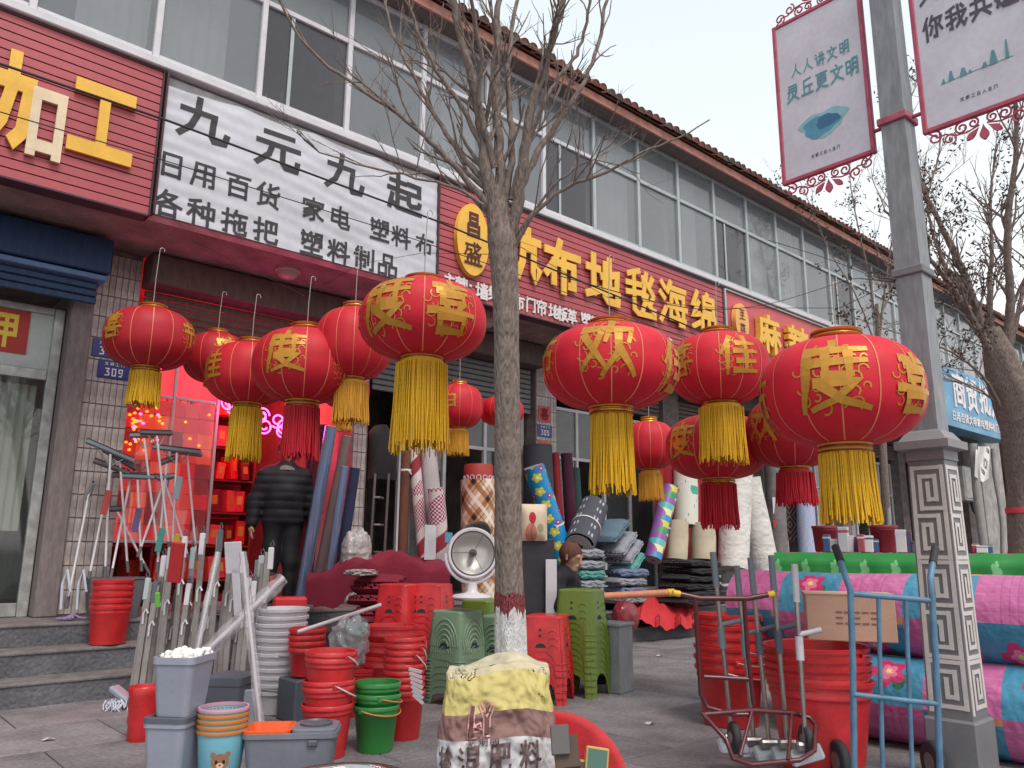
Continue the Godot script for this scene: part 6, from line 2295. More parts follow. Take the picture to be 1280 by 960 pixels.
	roll("white_roll", "thick white felt roll leaning aslant against the upright one", "roll", on_shop(956, 712, 7.0), on_shop(932, 598, 7.25), 36 * hp(956, 7.0), mat("felt_white"), "white felt rolls")
	roll("fabric_roll", "grey plastic wrapped roll with white and red end beside the felt rolls", "roll", on_shop(974, 700, 7.5), on_shop(966, 580, 7.7), 24 * hp(974, 7.5), mat("roll_grey", rgb(112, 106, 106), 0.5, "dirty", 1.0))
	t = thing("price_sheet", "white and red price sheet wrapped on the grey roll", "sheet", on_shop(971, 660, 7.35))
	mb = MB.new(t.position)
	mb.box(on_shop(971, 632, 7.37), Vector3(0.15, 0.30, 0.006), 0.0, Basis(Vector3.UP, -0.75))
	add(mb, "white_part", mat("card_white"), t)
	mb = MB.new(t.position)
	mb.box(on_shop(972, 655, 7.35), Vector3(0.16, 0.14, 0.006), 0.0, Basis(Vector3.UP, -0.75))
	add(mb, "red_part", mat("edge_red2", rgb(176, 54, 66), 0.6), t)
	roll("fabric_roll", "pale blue speckled cloth roll standing behind the green stall cloth", "roll", on_shop(1010, 700, 7.3), on_shop(1005, 598, 7.4), 22 * hp(1010, 7.3), mats["speckle_blue"])
	t = thing("hanging_rug", "patterned rug with diamond medallions hanging behind the speckled roll", "rug", on_shop(995, 690, 8.0))
	mb = MB.new(t.position)
	var bb := Basis(Vector3.UP, -0.6)
	mb.quad(on_shop(993, 635, 8.0) + bb * Vector3(-0.25, -0.5, 0), on_shop(993, 635, 8.0) + bb * Vector3(0.3, -0.5, 0), on_shop(993, 635, 8.0) + bb * Vector3(0.3, 0.6, 0), on_shop(993, 635, 8.0) + bb * Vector3(-0.25, 0.6, 0), bb * Vector3.BACK)
	mb.box(on_shop(993, 640, 8.03), Vector3(0.56, 1.1, 0.02), 0.0, bb)
	add(mb, "pile", mats["rug"], t)
	t = thing("vertical_sign", "narrow dark shop sign with orange characters by the felt rolls", "sign", on_shop(968, 600, 8.2))
	mb = MB.new(t.position)
	mb.box(on_shop(966, 580, 8.2), Vector3(0.16, 0.5, 0.03), 0.004, Basis(Vector3.UP, -0.7))
	add(mb, "panel", mat("sign_dark", rgb(70, 40, 34), 0.6), t)
	for k in 2:
		letter("主日"[k], t, mat("sign_orange", rgb(222, 140, 46), 0.5), on_shop(966, 568 + k * 22, 8.18), 0.12, 0.13, 0.16, 0.0, Basis(Vector3.UP, -0.7) * Vector3.RIGHT)
	# red curtain wall by the window
	t = thing("red_curtain", "dark red cloth curtain hanging behind the dotted and patchwork rolls", "curtain", on_shop(870, 700, 8.0))
	mb = MB.new(t.position)
	rows = []
	for i in 4:
		var line := PackedVector3Array()
		for j in 40:
			var f := j / 39.0
			line.push_back(on_shop(lerpf(818, 915, f), 560 + i * 46, 8.0 + 0.05 * sin(f * 50.0)))
		rows.append(line)
	mb.grid(rows, false, null, -F)
	add(mb, "cloth", mat("curtain_red", rgb(150, 24, 38), 0.7, "cloth", 1.2), t)
	# black fabric pile
	for k in 6:
		folded("folded_fabric", "black fabric bolt, %s from the bottom of the pile under the cream rolls" % ordinal(k), "fabric", on_shop(866 + 3.0 * sin(k * 2.0), 752 - k * 9.5, 6.75), Vector3(1.30 - 0.03 * k, 0.105, 0.50), Basis(Vector3.UP, 0.15 + 0.05 * sin(k * 3.0)) * Basis(Vector3.BACK, -0.03), black, k * 1.9, "black fabric bolts")
	# red cloth heap on the ground and cardboard core
	t = thing("red_cloth", "crumpled bright red cloth draped over the steps below the black pile", "cloth", on_z(825, 800, -7.1))
	mb = MB.new(t.position)
	rows = []
	for i in 14:
		var line := PackedVector3Array()
		for j in 44:
			var f := j / 43.0
			var g := i / 13.0
			var rag := 3.0 * sin(f * 13.0) + 2.0 * sin(f * 29.0 + 1.0) + 1.5 * sin(f * 53.0)
			var z := lerpf(-7.75, -7.02, g) + 0.05 * sin(f * 21.0 + g * 3.0) * g + 0.03 * sin(f * 47.0 - g * 5.0)
			line.push_back(on_z(lerpf(772 - 6.0 * g, 872, f), lerpf(744.0, 776.0 + rag + 12.0 * f, g), z))
		rows.append(line)
	mb.grid(rows, false, null, -F)
	add(mb, "cloth", mat("cloth_red", rgb(196, 44, 52), 0.85, "cloth", 1.5, {"normal": "n_wrinkle", "ns": 1.2}), t)
	t = thing("red_chair", "dark red plastic chair back lying behind the olive stools", "chair", on_z(780, 790, -6.9))
	lump(t, on_z(782, 772, -6.9), Vector3(0.20, 0.20, 0.12), mat("plastic_maroon", rgb(126, 34, 44), 0.35, "plain", 1.0, {"coat": 0.3}), "shell", 1.0, 0.04)
	t = thing("cardboard_tube", "long orange brown tube lying across the red cloth", "tube", on_shop(745, 746, 6.6))
	mb = MB.new(t.position)
	mb.tube([on_z(742, 746, -6.6), on_z(834, 741, -6.2)], 0.043, 12)
	add(mb, "tube_body", mat("tube_brown", rgb(196, 128, 96), 0.6, "streak", 1.0), t)
	mb = MB.new(t.position)
	mb.tube([on_z(834, 741, -6.2), on_z(842, 740.5, -6.17)], 0.045, 12)
	add(mb, "end_cap", mat("tip_yellow", rgb(214, 176, 46), 0.5), t)
	# cabinet at the kerb of the shop
	t = thing("metal_cabinet", "small grey metal cabinet beside the olive stools", "cabinet", on_y(768, 864, 0.0))
	mb = MB.new()
	mb.box(Vector3(0, 0.28, 0), Vector3(0.24, 0.56, 0.26), 0.008, Basis(Vector3.UP, 0.2))
	var body := add(mb, "body", mat("cabinet_grey", rgb(136, 140, 144), 0.45, "streak", 0.8), t)
	mb = MB.new()
	mb.box(Vector3(0, 0.57, 0), Vector3(0.27, 0.03, 0.29), 0.006, Basis(Vector3.UP, 0.2))
	add(mb, "top", mat("cabinet_grey"), body)

# a pixel on the goods standing along the shop landing; d orders them front to back
func on_shop(x: float, y: float, d: float) -> Vector3:
	return on_z(x, y, maxf(-8.36, -7.75 - (d - 7.4) * 0.42))

func hp(x: float, d: float) -> float:
	return (on_shop(x, 680, d) - EYE).dot(F) / FL * 0.5

# soft lump: squashed sphere with folds
func lump(t: Node3D, c: Vector3, ax: Vector3, m: Material, called: String, sd: float, rough := 0.10) -> MeshInstance3D:
	var mb := MB.new(t.position)
	var f := FastNoiseLite.new()
	f.seed = int(sd * 10.0)
	f.frequency = 1.3
	f.fractal_octaves = 4
	var rows := []
	for i in 25:
		var v := PI * (i / 24.0) - PI * 0.5
		var line := PackedVector3Array()
		for j in 40:
			var a := TAU * j / 40.0
			var d := Vector3(cos(a) * cos(v), sin(v), sin(a) * cos(v))
			var k := 1.0 + rough * 2.2 * f.get_noise_3dv(d * 1.6)
			d = Vector3(signf(d.x) * pow(absf(d.x), 0.8), signf(d.y) * pow(absf(d.y), 0.8), signf(d.z) * pow(absf(d.z), 0.8))
			line.push_back(c + Vector3(d.x * ax.x, d.y * ax.y, d.z * ax.z) * k)
		rows.append(line)
	mb.grid(rows, true, c)
	return add(mb, called, m, t)

func squeegee(lab: String, b: Vector3, tp: Vector3, hdir: Vector3, hl: float, hm: Material, bracket: bool) -> void:
	var t := pole_thing("floor_squeegee", lab, "squeegee", b, tp, 0.0115, mat("alu_white", rgb(224, 222, 224), 0.3, "plain", 1.0, {"metal": 0.15}), "squeegees leaning on the pilaster")
	var mb := MB.new(t.position)
	var d := (tp - b).normalized()
	mb.tube([b - d * 0.003, b + d * 0.10], 0.0145, 8)
	add(mb, "grip", mat("grip_grey", rgb(96, 98, 104), 0.6), t)
	mb = MB.new(t.position)
	var h := hdir.normalized()
	var side := h.cross(d).normalized()
	mb.box(tp + d * 0.03, Vector3(hl, 0.035, 0.05), 0.006, Basis(h, side.cross(h), side))
	var head := add(mb, "head", hm, t)
	mb = MB.new(t.position)
	mb.box(tp + d * 0.056, Vector3(hl * 0.98, 0.022, 0.012), 0.002, Basis(h, side.cross(h), side))
	add(mb, "rubber_blade", mat("rubber", rgb(50, 50, 54), 0.7), head)
	if bracket:
		mb = MB.new(t.position)
		for s in [-1.0, 1.0]:
			mb.tube([tp - d * 0.12, tp + h * hl * 0.3 * s + d * 0.02], 0.007, 6)
		add(mb, "brace", mat("steel"), head)

func build_goods_left() -> void:
	var red := mat("plastic_red", rgb(190, 38, 42), 0.4, "dirty", 0.9, {"coat": 0.15})
	var red2 := mat("plastic_red2", rgb(200, 46, 52), 0.4, "dirty", 0.8, {"coat": 0.15})
	var white := mat("plastic_white", rgb(204, 202, 208), 0.35, "plain", 1.2)
	var grey := mat("plastic_grey2", rgb(146, 152, 168), 0.42, "plain", 1.0)
	var dgrey := mat("plastic_dark", rgb(86, 92, 102), 0.45, "plain", 1.0)
	var steel := mat("steel")
	var hwhite := mat("wire_white", rgb(222, 216, 214), 0.4)
	var mb: MB
	var t: Node3D
	# squeegees leaning heads up against the tiled pilaster
	var zz := -8.0
	var sq := [[[83, 760], [111, 618], [0.3, 1.0], 0.0], [[110, 728], [139, 588], [0.9, -0.3], 0.34], [[131, 722], [138, 568], [0.9, -0.35], 0.46], [[138, 724], [163, 598], [1.0, 0.05], 0.34], [[160, 715], [150, 578], [0.9, -0.5], 0.36], [[177, 714], [172, 600], [1.0, 0.0], 0.30], [[200, 712], [180, 548], [1.0, 0.1], 0.26], [[196, 716], [208, 580], [0.8, 0.4], 0.0], [[214, 706], [221, 566], [1.0, -0.05], 0.46], [[246, 700], [234, 570], [1.0, -0.06], 0.30], [[212, 690], [196, 545], [1.0, 0.05], 0.30], [[172, 696], [206, 600], [0.9, 0.2], 0.0], [[238, 704], [205, 600], [1.0, 0.0], 0.0], [[186, 716], [147, 640], [1.0, 0.1], 0.0]]
	for k in sq.size():
		var q: Array = sq[k]
		var hm: Material = [mat("head_grey", rgb(136, 136, 142), 0.5), mat("head_dark", rgb(98, 96, 102), 0.55), mat("head_blue", rgb(124, 140, 150), 0.5)][k % 3]
		squeegee("silver handled squeegee leaning on the tiled pilaster, %s from the door jamb" % ordinal(k), on_z(q[0][0], q[0][1], zz + 0.03 * (k % 4)), on_z(q[1][0], q[1][1], zz - 0.25 + 0.04 * (k % 3)), Vector3(q[2][0], q[2][1], 0.15), maxf(0.16, q[3]), hm, k % 2 == 0)
	# card sleeves on some handles
	for q in [[200, 675, "teal", rgb(72, 160, 150)], [219, 682, "yellow", rgb(206, 180, 60)], [171, 650, "violet", rgb(110, 100, 150)], [222, 610, "pale blue", rgb(150, 180, 190)], [133, 628, "red", rgb(190, 80, 76)]]:
		t = thing("card_sleeve", "%s card sleeve wrapped round a squeegee handle" % q[2], "label", on_z(q[0], q[1] + 18, zz + 0.12))
		mb = MB.new(t.position)
		var bb := Basis(Vector3.BACK, -0.12)
		mb.box(on_z(q[0], q[1], zz + 0.12), Vector3(0.055, 0.22, 0.02), 0.004, bb)
		add(mb, "card", mat("sleeve_" + q[2], q[3], 0.6), t)
	# grey tub and mops on the landing
	t = thing("storage_tub", "dark grey plastic tub on the landing behind the red buckets", "tub", on_z(140, 752, -7.95))
	mb = MB.new(t.position)
	var g0 := on_z(143, 752, -7.97)
	tub(mb, Transform3D(Basis.IDENTITY, Vector3(g0.x, 0.578, -7.99)), [[0.19, 0.12, 0.04, 0.0], [0.24, 0.14, 0.04, 0.34], [0.25, 0.15, 0.04, 0.345], [0.25, 0.15, 0.04, 0.36], [0.235, 0.135, 0.04, 0.36], [0.19, 0.11, 0.04, 0.02]])
	add(mb, "body", mat("tub_grey", rgb(104, 106, 112), 0.5), t)
	t = thing("string_mop", "mop with pale strings and a purple head resting on the landing", "mop", Vector3(1.9, 0.578, -7.94))
	mb = MB.new(t.position)
	for k in 40:
		var a := rng.randf() * TAU
		var c := on_z(92, 768, -7.93)
		mb.tube([Vector3(c.x, 0.63, -7.96), Vector3(c.x + cos(a) * 0.06, 0.60, -7.95 + sin(a) * 0.05), Vector3(c.x + cos(a) * rng.randf_range(0.08, 0.15), 0.586 + rng.randf() * 0.01, -7.94 + sin(a) * rng.randf_range(0.02, 0.08))], 0.006, 4)
	add(mb, "strands", mat("mop_purple", rgb(140, 120, 158), 0.9), t)
	for s in [80, 100]:
		mb = MB.new(t.position)
		mb.tube([on_z(s - 4, 762, -7.95), on_z(s - 2, 730, -7.98), on_z(s + 4, 712, -7.98), on_z(s + 8, 740, -7.95)], 0.013, 6)
		add(mb, "loop", mat("mop_white", rgb(196, 200, 214), 0.9), t)
	# red buckets on the middle step
	var b0 := on_z(137, 800, -7.62)
	for k in 5:
		bucket("red_bucket", "red bucket, %s from the bottom of the stack on the concrete steps" % ordinal(k), Vector3(b0.x, 0.387 + k * 0.055, -7.68), 0.165, 0.145, 0.32, red, null, 0.4 * k, "red buckets on the steps")
	# steel handled flat mops standing in a bundle
	for k in 24:
		var x0 := 166.0 + k * 6.6
		var x1 := 181.0 + k * 6.8 + rng.randf_range(-4, 4)
		var y1: float = [742, 728, 732, 700, 704, 690, 742, 676, 735, 690, 742, 672, 745, 735, 668, 738, 690, 700][k % 18]
		var dep := 6.05 - 0.05 * (k % 3)
		var p0 := at(x0, 858, dep)
		var p1 := at(x1, y1, dep + 0.25)
		t = thing("flat_mop", "steel handled flat mop in the bundle by the steps, %s from the bucket stack" % ordinal(k), "mop", p0, "flat mops in the bundle")
		mb = MB.new(t.position)
		var d := (p1 - p0).normalized()
		var sx := R
		mb.box((p0 + p1) * 0.5, Vector3(0.046, (p1 - p0).length(), 0.018), 0.004, Basis(sx, d, sx.cross(d)).orthonormalized())
		add(mb, "handle", mat("mop_steel", rgb(142, 136, 134), 0.36, "streak", 1.0, {"metal": 0.4}), t)
		mb = MB.new(t.position)
		mb.box(p1 - d * 0.05, Vector3(0.044, 0.17, 0.024), 0.006, Basis(sx, d, sx.cross(d)).orthonormalized())
		add(mb, "grip", [white, mat("grip_pale", rgb(168, 184, 186), 0.4), dgrey, white][k % 4], t)
		mb = MB.new(t.position)
		mb.tube([p1 + d * 0.03, p1 + d * 0.06 + sx * 0.015, p1 + d * 0.09, p1 + d * 0.06 - sx * 0.015, p1 + d * 0.03], 0.005, 5)
		add(mb, "hanging_loop", dgrey, t)
		mb = MB.new(t.position)
		var c2 := p0.lerp(p1, 0.62 + 0.06 * sin(k * 2.0)) - F * 0.02
		mb.tube([c2 - d * 0.06, c2 + d * 0.02, c2 + d * 0.05 + sx * 0.02, c2 + d * 0.02 + sx * 0.035], 0.009, 6)
		add(mb, "clip", white, t)
	t = thing("mop_sleeve", "red cardboard sleeve round the flat mop bundle", "label", at(218, 720, 5.9))
	mb = MB.new(t.position)
	mb.box(at(220, 703, 5.92), Vector3(0.10, 0.30, 0.03), 0.004, Basis(R, U, -F) * Basis(Vector3.BACK, -0.12))
	add(mb, "card", mat("card_red", rgb(176, 40, 46), 0.55), t)
	t = thing("mop_sleeve", "white cardboard sleeve hanging among the flat mops near the man", "label", at(292, 725, 6.0))
	mb = MB.new(t.position)
	mb.box(at(292, 697, 6.05), Vector3(0.13, 0.24, 0.012), 0.003, Basis(R, U, -F) * Basis(Vector3.BACK, 0.05))
	mb.box(at(296, 740, 6.05), Vector3(0.06, 0.36, 0.012), 0.003, Basis(R, U, -F) * Basis(Vector3.BACK, 0.05))
	add(mb, "card", mat("card_white"), t)
	t = thing("mop_sleeve", "bright green tag tied among the flat mops", "label", at(197, 760, 5.9))
	mb = MB.new(t.position)
	mb.box(at(197, 750, 5.92), Vector3(0.035, 0.11, 0.02), 0.003, Basis(R, U, -F))
	add(mb, "tag", mat("tag_green", rgb(110, 190, 70), 0.6), t)
	# mop wrapped in clear film, lying aslant; and upright wrapped mops
	var film := mat("clear_film", rgb(216, 216, 222), 0.12, "", 1.0, {"alpha": 0.24})
	var wraps := [[[232, 840], [355, 722], 0.046, "thick clear wrapped mop lying aslant over the grey bins", 4.9], [[325, 905], [303, 690], 0.026, "clear wrapped white mop standing in the orange wringer", 4.45], [[246, 815], [272, 690], 0.022, "clear wrapped mop standing behind the fluffy topped bin", 5.4]]
	for w in wraps:
		var p0 := at(w[0][0], w[0][1], w[4])
		var p1 := at(w[1][0], w[1][1], w[4] + 0.35)
		t = thing("wrapped_mop", w[3], "mop", p0, "film wrapped mops")
		mb = MB.new(t.position)
		mb.tube([p0, p1], float(w[2]) * 0.36, 10)
		add(mb, "handle", mat("pole_white", rgb(206, 200, 206), 0.35), t)
		mb = MB.new(t.position)
		var rows := []
		var ctr := []
		var d := (p1 - p0).normalized()
		var sx := d.cross(F).normalized()
		for i in 22:
			var f := i / 21.0
			var line := PackedVector3Array()
			for j in 18:
				var a := TAU * j / 18.0
				var r: float = w[2] * (1.0 + 0.16 * sin(a * 3.0 + i * 0.9) + rng.randf_range(-0.12, 0.12)) * (1.0 if f < 0.93 else 0.8)
				line.push_back(p0.lerp(p1, f) + sx * cos(a) * r + sx.cross(d) * sin(a) * r)
			rows.append(line)
			ctr.append(p0.lerp(p1, f))
		mb.grid(rows, true, ctr)
		add(mb, "film_wrap", film, t)
	# wringer head and red basket at the foot of the steps
	t = thing("floor_mop", "grey and white flat mop head resting at the foot of the steps", "mop", on_y(150, 885, 0.0))
	mb = MB.new(t.position)
	var mhc := on_y(150, 885, 0.0)
	mb.box(mhc + Vector3(0, 0.10, 0), Vector3(0.10, 0.05, 0.20), 0.015, Basis(Vector3.UP, 0.6) * Basis(Vector3.RIGHT, 0.5))
	add(mb, "plate", grey, t)
	mb = MB.new(t.position)
	for k in 60:
		var p := mhc + Vector3(rng.randf_range(-0.11, 0.11), 0.05 + rng.randf() * 0.03, rng.randf_range(-0.10, 0.10))
		mb.tube([p, p + Vector3(rng.randf_range(-0.03, 0.03), -0.02, 0.03), p + Vector3(rng.randf_range(-0.04, 0.04), -0.055, 0.05)], 0.006, 4)
	add(mb, "strands", mat("mop_white"), t)
	t = thing("red_basket", "ribbed red plastic basket behind the grey bins", "basket", on_y(175, 925, 0.0))
	mb = MB.new()
	mb.lathe([Vector2(0, 0.0), Vector2(0.075, 0.0), Vector2(0.085, 0.04), Vector2(0.08, 0.08), Vector2(0.09, 0.12), Vector2(0.085, 0.17), Vector2(0.095, 0.22), Vector2(0.09, 0.27), Vector2(0.10, 0.32), Vector2(0.092, 0.33), Vector2(0.08, 0.28), Vector2(0.0, 0.04)], 20)
	add(mb, "body", red, t)
	# grey bins
	var bins := [[[213, 990], 0.0, 0.135, 0.36, "lower light grey bin with dark lid at the front of the bins"], [[217, 990], 0.375, 0.135, 0.285, "upper light grey bin filled with white fluff stacked on the lidded bin"]]
	for k in 2:
		var q: Array = bins[k]
		var p := on_y(q[0][0], q[0][1], 0.0) + Vector3(0, q[1], 0)
		var bt := Transform3D(Basis(Vector3.UP, 0.75), Vector3.ZERO)
		t = thing("waste_bin", q[4], "bin", p, "light grey bins")
		var h: float = q[3]
		mb = MB.new()
		tub(mb, bt, [[0.105, 0.085, 0.03, 0.0], [0.135, 0.105, 0.035, h - 0.035], [0.142, 0.112, 0.037, h - 0.033], [0.142, 0.112, 0.037, h], [0.132, 0.102, 0.035, h], [0.103, 0.083, 0.03, 0.01], [0.001, 0.001, 0.0005, 0.012]])
		add(mb, "body", mat("bin_grey", rgb(146, 152, 168), 0.42, "plain", 1.0), t)
		mb = MB.new()
		if k == 0:
			tub(mb, bt, [[0.146, 0.116, 0.04, h - 0.01], [0.146, 0.116, 0.04, h + 0.012], [0.12, 0.09, 0.03, h + 0.016], [0.10, 0.072, 0.03, h - 0.02], [0.001, 0.001, 0.0005, h - 0.02]])
			add(mb, "lid", dgrey, t)
		else:
			for i in 60:
				var c := bt * Vector3(rng.randf_range(-0.12, 0.12), h + rng.randf_range(-0.01, 0.015), rng.randf_range(-0.09, 0.09))
				mb.lathe([Vector2(0, -0.018), Vector2(0.016, -0.008), Vector2(0.019, 0.0), Vector2(0.014, 0.011), Vector2(0, 0.018)], 7, Transform3D(Basis.from_euler(Vector3(rng.randf(), rng.randf(), rng.randf())), c))
			add(mb, "white_fluff", mat("fluff", rgb(236, 234, 232), 0.95), t)
	t = thing("waste_bin", "grey step bin with pale front panel behind the bear printed buckets", "bin", on_y(284, 915, 0.0))
	mb = MB.new()
	tub(mb, Transform3D(Basis(Vector3.UP, 0.75), Vector3.ZERO), [[0.12, 0.11, 0.03, 0.0], [0.13, 0.12, 0.03, 0.30], [0.135, 0.125, 0.035, 0.31], [0.135, 0.125, 0.035, 0.36], [0.11, 0.10, 0.03, 0.375], [0.001, 0.001, 0.0005, 0.375]])
	var body := add(mb, "body", dgrey, t)
	mb = MB.new()
	mb.box(Vector3(0.05, 0.15, 0.105), Vector3(0.19, 0.25, 0.02), 0.01, Basis(Vector3.UP, -0.1))
	add(mb, "front_panel", grey, body)
	# bucket stack with a printed bear
	var pb := on_y(272, 990, 0.0)
	var rim := mat("rim_orange", rgb(190, 122, 56), 0.4)
	for k in 5:
		t = thing("printed_bin", "blue children's bin with brown bear print and orange rim, %s from the bottom" % ordinal(k), "bin", pb + Vector3(0, k * 0.026, 0), "bear printed bins")
		t.rotation.y = 0.04 * k
		mb = MB.new()
		mb.lathe([Vector2(0, 0.01), Vector2(0.088, 0.0), Vector2(0.092, 0.004), Vector2(0.119, 0.285), Vector2(0.117, 0.285), Vector2(0.088, 0.012), Vector2(0, 0.012)], 36)
		body = add(mb, "body", mat("bin_blue", rgb(120, 184, 204), 0.4, "plain", 1.0), t)
		mb = MB.new()
		mb.lathe([Vector2(0.119, 0.285), Vector2(0.126, 0.287), Vector2(0.128, 0.297), Vector2(0.125, 0.304), Vector2(0.116, 0.304), Vector2(0.115, 0.286)], 36)
		add(mb, "rim", rim if k < 4 else mat("rim_top", rgb(196, 150, 170), 0.4), body)
		if k == 0:
			var vd := atan2(EYE.z - pb.z, EYE.x - pb.x)
			var face := func(m2: MB, cu: float, cv: float, ru: float, rv: float, lift: float) -> void:
				for i in 22:
					var q := []
					for j in 2:
						var a := TAU * (i + j) / 22.0
						q.append(Vector2(cu + cos(a) * ru, cv + sin(a) * rv))
					var wr := func(p: Vector2) -> Vector3:
						var r := lerpf(0.092, 0.119, p.y / 0.285) + lift
						var an := vd - p.x / r
						return Vector3(cos(an) * r, p.y, sin(an) * r)
					var n := Vector3(cos(vd), 0, sin(vd))
					m2.tri(wr.call(Vector2(cu, cv)), wr.call(q[0]), wr.call(q[1]), n, n, n)
			var brown := mat("bear_brown", rgb(146, 104, 72), 0.6)
			mb = MB.new()
			face.call(mb, 0.0, 0.165, 0.044, 0.038, 0.0015)
			face.call(mb, -0.036, 0.198, 0.014, 0.014, 0.0012)
			face.call(mb, 0.036, 0.198, 0.014, 0.014, 0.0012)
			face.call(mb, 0.0, 0.09, 0.034, 0.045, 0.0010)
			add(mb, "bear_print", brown, body)
			mb = MB.new()
			face.call(mb, -0.018, 0.165, 0.0075, 0.009, 0.0028)
			face.call(mb, 0.018, 0.165, 0.0075, 0.009, 0.0028)
			face.call(mb, 0.0, 0.150, 0.005, 0.004, 0.0032)
			add(mb, "bear_eyes", mat("ink_black", rgb(30, 26, 28), 0.5), body)
			mb = MB.new()
			face.call(mb, 0.0, 0.148, 0.018, 0.013, 0.0022)
			add(mb, "bear_muzzle", mat("bear_pale", rgb(214, 186, 150), 0.6), body)
	# twin mop bucket
	var sp := on_y(362, 985, 0.0)
	var sb := Basis(Vector3.UP, -0.62)
	t = thing("mop_bucket", "grey twin mop bucket with orange wringer basin", "mop bucket", sp)
	t.basis = sb
	mb = MB.new()
	tub(mb, Transform3D.IDENTITY, [[0.195, 0.105, 0.04, 0.0], [0.228, 0.122, 0.045, 0.255], [0.238, 0.132, 0.05, 0.262], [0.238, 0.132, 0.05, 0.285], [0.225, 0.12, 0.045, 0.288], [0.20, 0.10, 0.04, 0.20], [0.001, 0.001, 0.0005, 0.20]])
	add(mb, "body", mat("mopbucket_grey", rgb(116, 120, 132), 0.42, "plain", 1.0), t)
	mb = MB.new()
	tub(mb, Transform3D(Basis.IDENTITY, Vector3(-0.115, 0, 0)), [[0.118, 0.128, 0.04, 0.275], [0.120, 0.130, 0.04, 0.298], [0.106, 0.116, 0.035, 0.300], [0.09, 0.10, 0.03, 0.235], [0.001, 0.001, 0.0005, 0.235]])
	add(mb, "wringer_basin", mat("plastic_orange", rgb(226, 100, 48), 0.38, "plain", 1.0), t)
	mb = MB.new()
	tub(mb, Transform3D(Basis.IDENTITY, Vector3(0.118, 0, 0)), [[0.112, 0.126, 0.045, 0.272], [0.112, 0.126, 0.045, 0.300], [0.10, 0.114, 0.04, 0.306], [0.001, 0.001, 0.0005, 0.306]])
	add(mb, "basket_plate", mat("mopbucket_grey"), t)
	mb = MB.new()
	mb.lathe([Vector2(0.082, 0.0), Vector2(0.084, 0.012), Vector2(0.070, 0.015), Vector2(0.064, 0.006), Vector2(0.0, 0.005)], 28, Transform3D(Basis.IDENTITY, Vector3(0.118, 0.306, 0)))
	add(mb, "spin_basket", dgrey, t)
	mb = MB.new()
	mb.box(Vector3(0.118, 0.24, 0.128), Vector3(0.05, 0.03, 0.02), 0.006)
	add(mb, "latch", dgrey, t)
	# white bucket tower
	var wb := on_y(346, 890, 0.0)
	for k in 12:
		bucket("white_bucket", "white bucket, %s from the bottom of the tall white stack" % ordinal(k), wb + Vector3(0.004 * sin(k * 1.3), k * 0.0535, 0), 0.186, 0.150, 0.17, white, mat("wire_grey", rgb(150, 150, 152), 0.4) if k % 4 == 1 else null, 0.3 * k - 0.5, "stacked white buckets", 0.03)
	# red buckets in front of it
	var rb := on_y(407, 945, 0.0)
	for k in 5:
		var hgt: float = [0.0, 0.10, 0.135, 0.265, 0.30][k]
		bucket("red_bucket", "red bucket, %s from the bottom of the stack beside the green pails" % ordinal(k), rb + Vector3(0, hgt, 0), 0.150, 0.112, 0.30, red2, hwhite if k == 2 or k == 4 else null, 0.9 + 0.2 * k, "red buckets by the green pails", 0.09)
	var rb2 := on_y(395, 905, 0.0)
	for k in 4:
		bucket("red_bucket", "red bucket, %s from the bottom of the stack behind the wrapped pads" % ordinal(k), rb2 + Vector3(0, 0.30 + k * 0.045, -0.2), 0.13, 0.105, 0.20, red, null, 0.3 * k, "red buckets behind the pads")
	t = thing("upturned_crate", "grey crate carrying the small red buckets", "crate", rb2 + Vector3(0, 0, -0.2))
	mb = MB.new()
	mb.box(Vector3(0, 0.145, 0), Vector3(0.28, 0.29, 0.28), 0.01)
	add(mb, "body", dgrey, t)
	# green pails
	var gb := on_y(469, 938, 0.0)
	for k in 3:
		bucket("green_pail", "green pail, %s from the bottom of the green stack" % ordinal(k), gb + Vector3(0, k * 0.065, 0), 0.138, 0.105, 0.27, mat("plastic_green", rgb(48, 132, 62), 0.4, "plain", 1.2, {"coat": 0.15}), mat("wire_tan", rgb(196, 130, 70), 0.5) if k < 2 else null, 0.3 + 0.8 * k, "green pails", 0.035)
	# tall red stack with white handles and price strips
	var tr := on_y(503, 922, 0.0)
	for k in 9:
		bucket("red_bucket", "red bucket, %s from the bottom of the tall stack beside the sage stools" % ordinal(k), tr + Vector3(0, k * 0.042, 0), 0.132, 0.108, 0.30, red, hwhite if k >= 6 else null, -0.6 + 0.35 * k, "red buckets by the sage stools", 0.12)
	for k in 7:
		t = thing("price_strip", "%s white price strip stuck on the tall red bucket stack" % ordinal(k), "label", tr + Vector3(0.10, 0.30, 0.12), "white price strips")
		mb = MB.new(t.position)
		var q := at(519 + k * 0.6, 838 + k * 6, 5.02)
		mb.box(q, Vector3(0.085, 0.020, 0.004), 0.0, Basis(R, U, -F) * Basis(Vector3.BACK, -0.25 - 0.08 * k))
		add(mb, "strip", mat("card_white"), t)
	# wrapped scouring pads in a clear bag
	t = thing("pad_bag", "clear bag of dark green scouring pads resting on the red buckets", "bag", at(436, 822, 5.3))
	for k in 5:
		mb = MB.new(t.position)
		mb.lathe([Vector2(0, -0.012), Vector2(0.075, -0.012), Vector2(0.08, 0.0), Vector2(0.075, 0.012), Vector2(0, 0.012)], 18, Transform3D(Basis(Vector3.BACK, 0.5) * Basis(Vector3.RIGHT, 0.7), at(430 + k * 4, 815 - k * 8, 5.3)))
		add(mb, "pad", mat("pad_green", rgb(78, 96, 92), 0.8) if k % 2 == 0 else mat("pad_black", rgb(46, 46, 50), 0.8), t)
	lump(t, at(437, 802, 5.28), Vector3(0.12, 0.15, 0.11), mat("clear_film"), "bag_film", 5.0, 0.16)
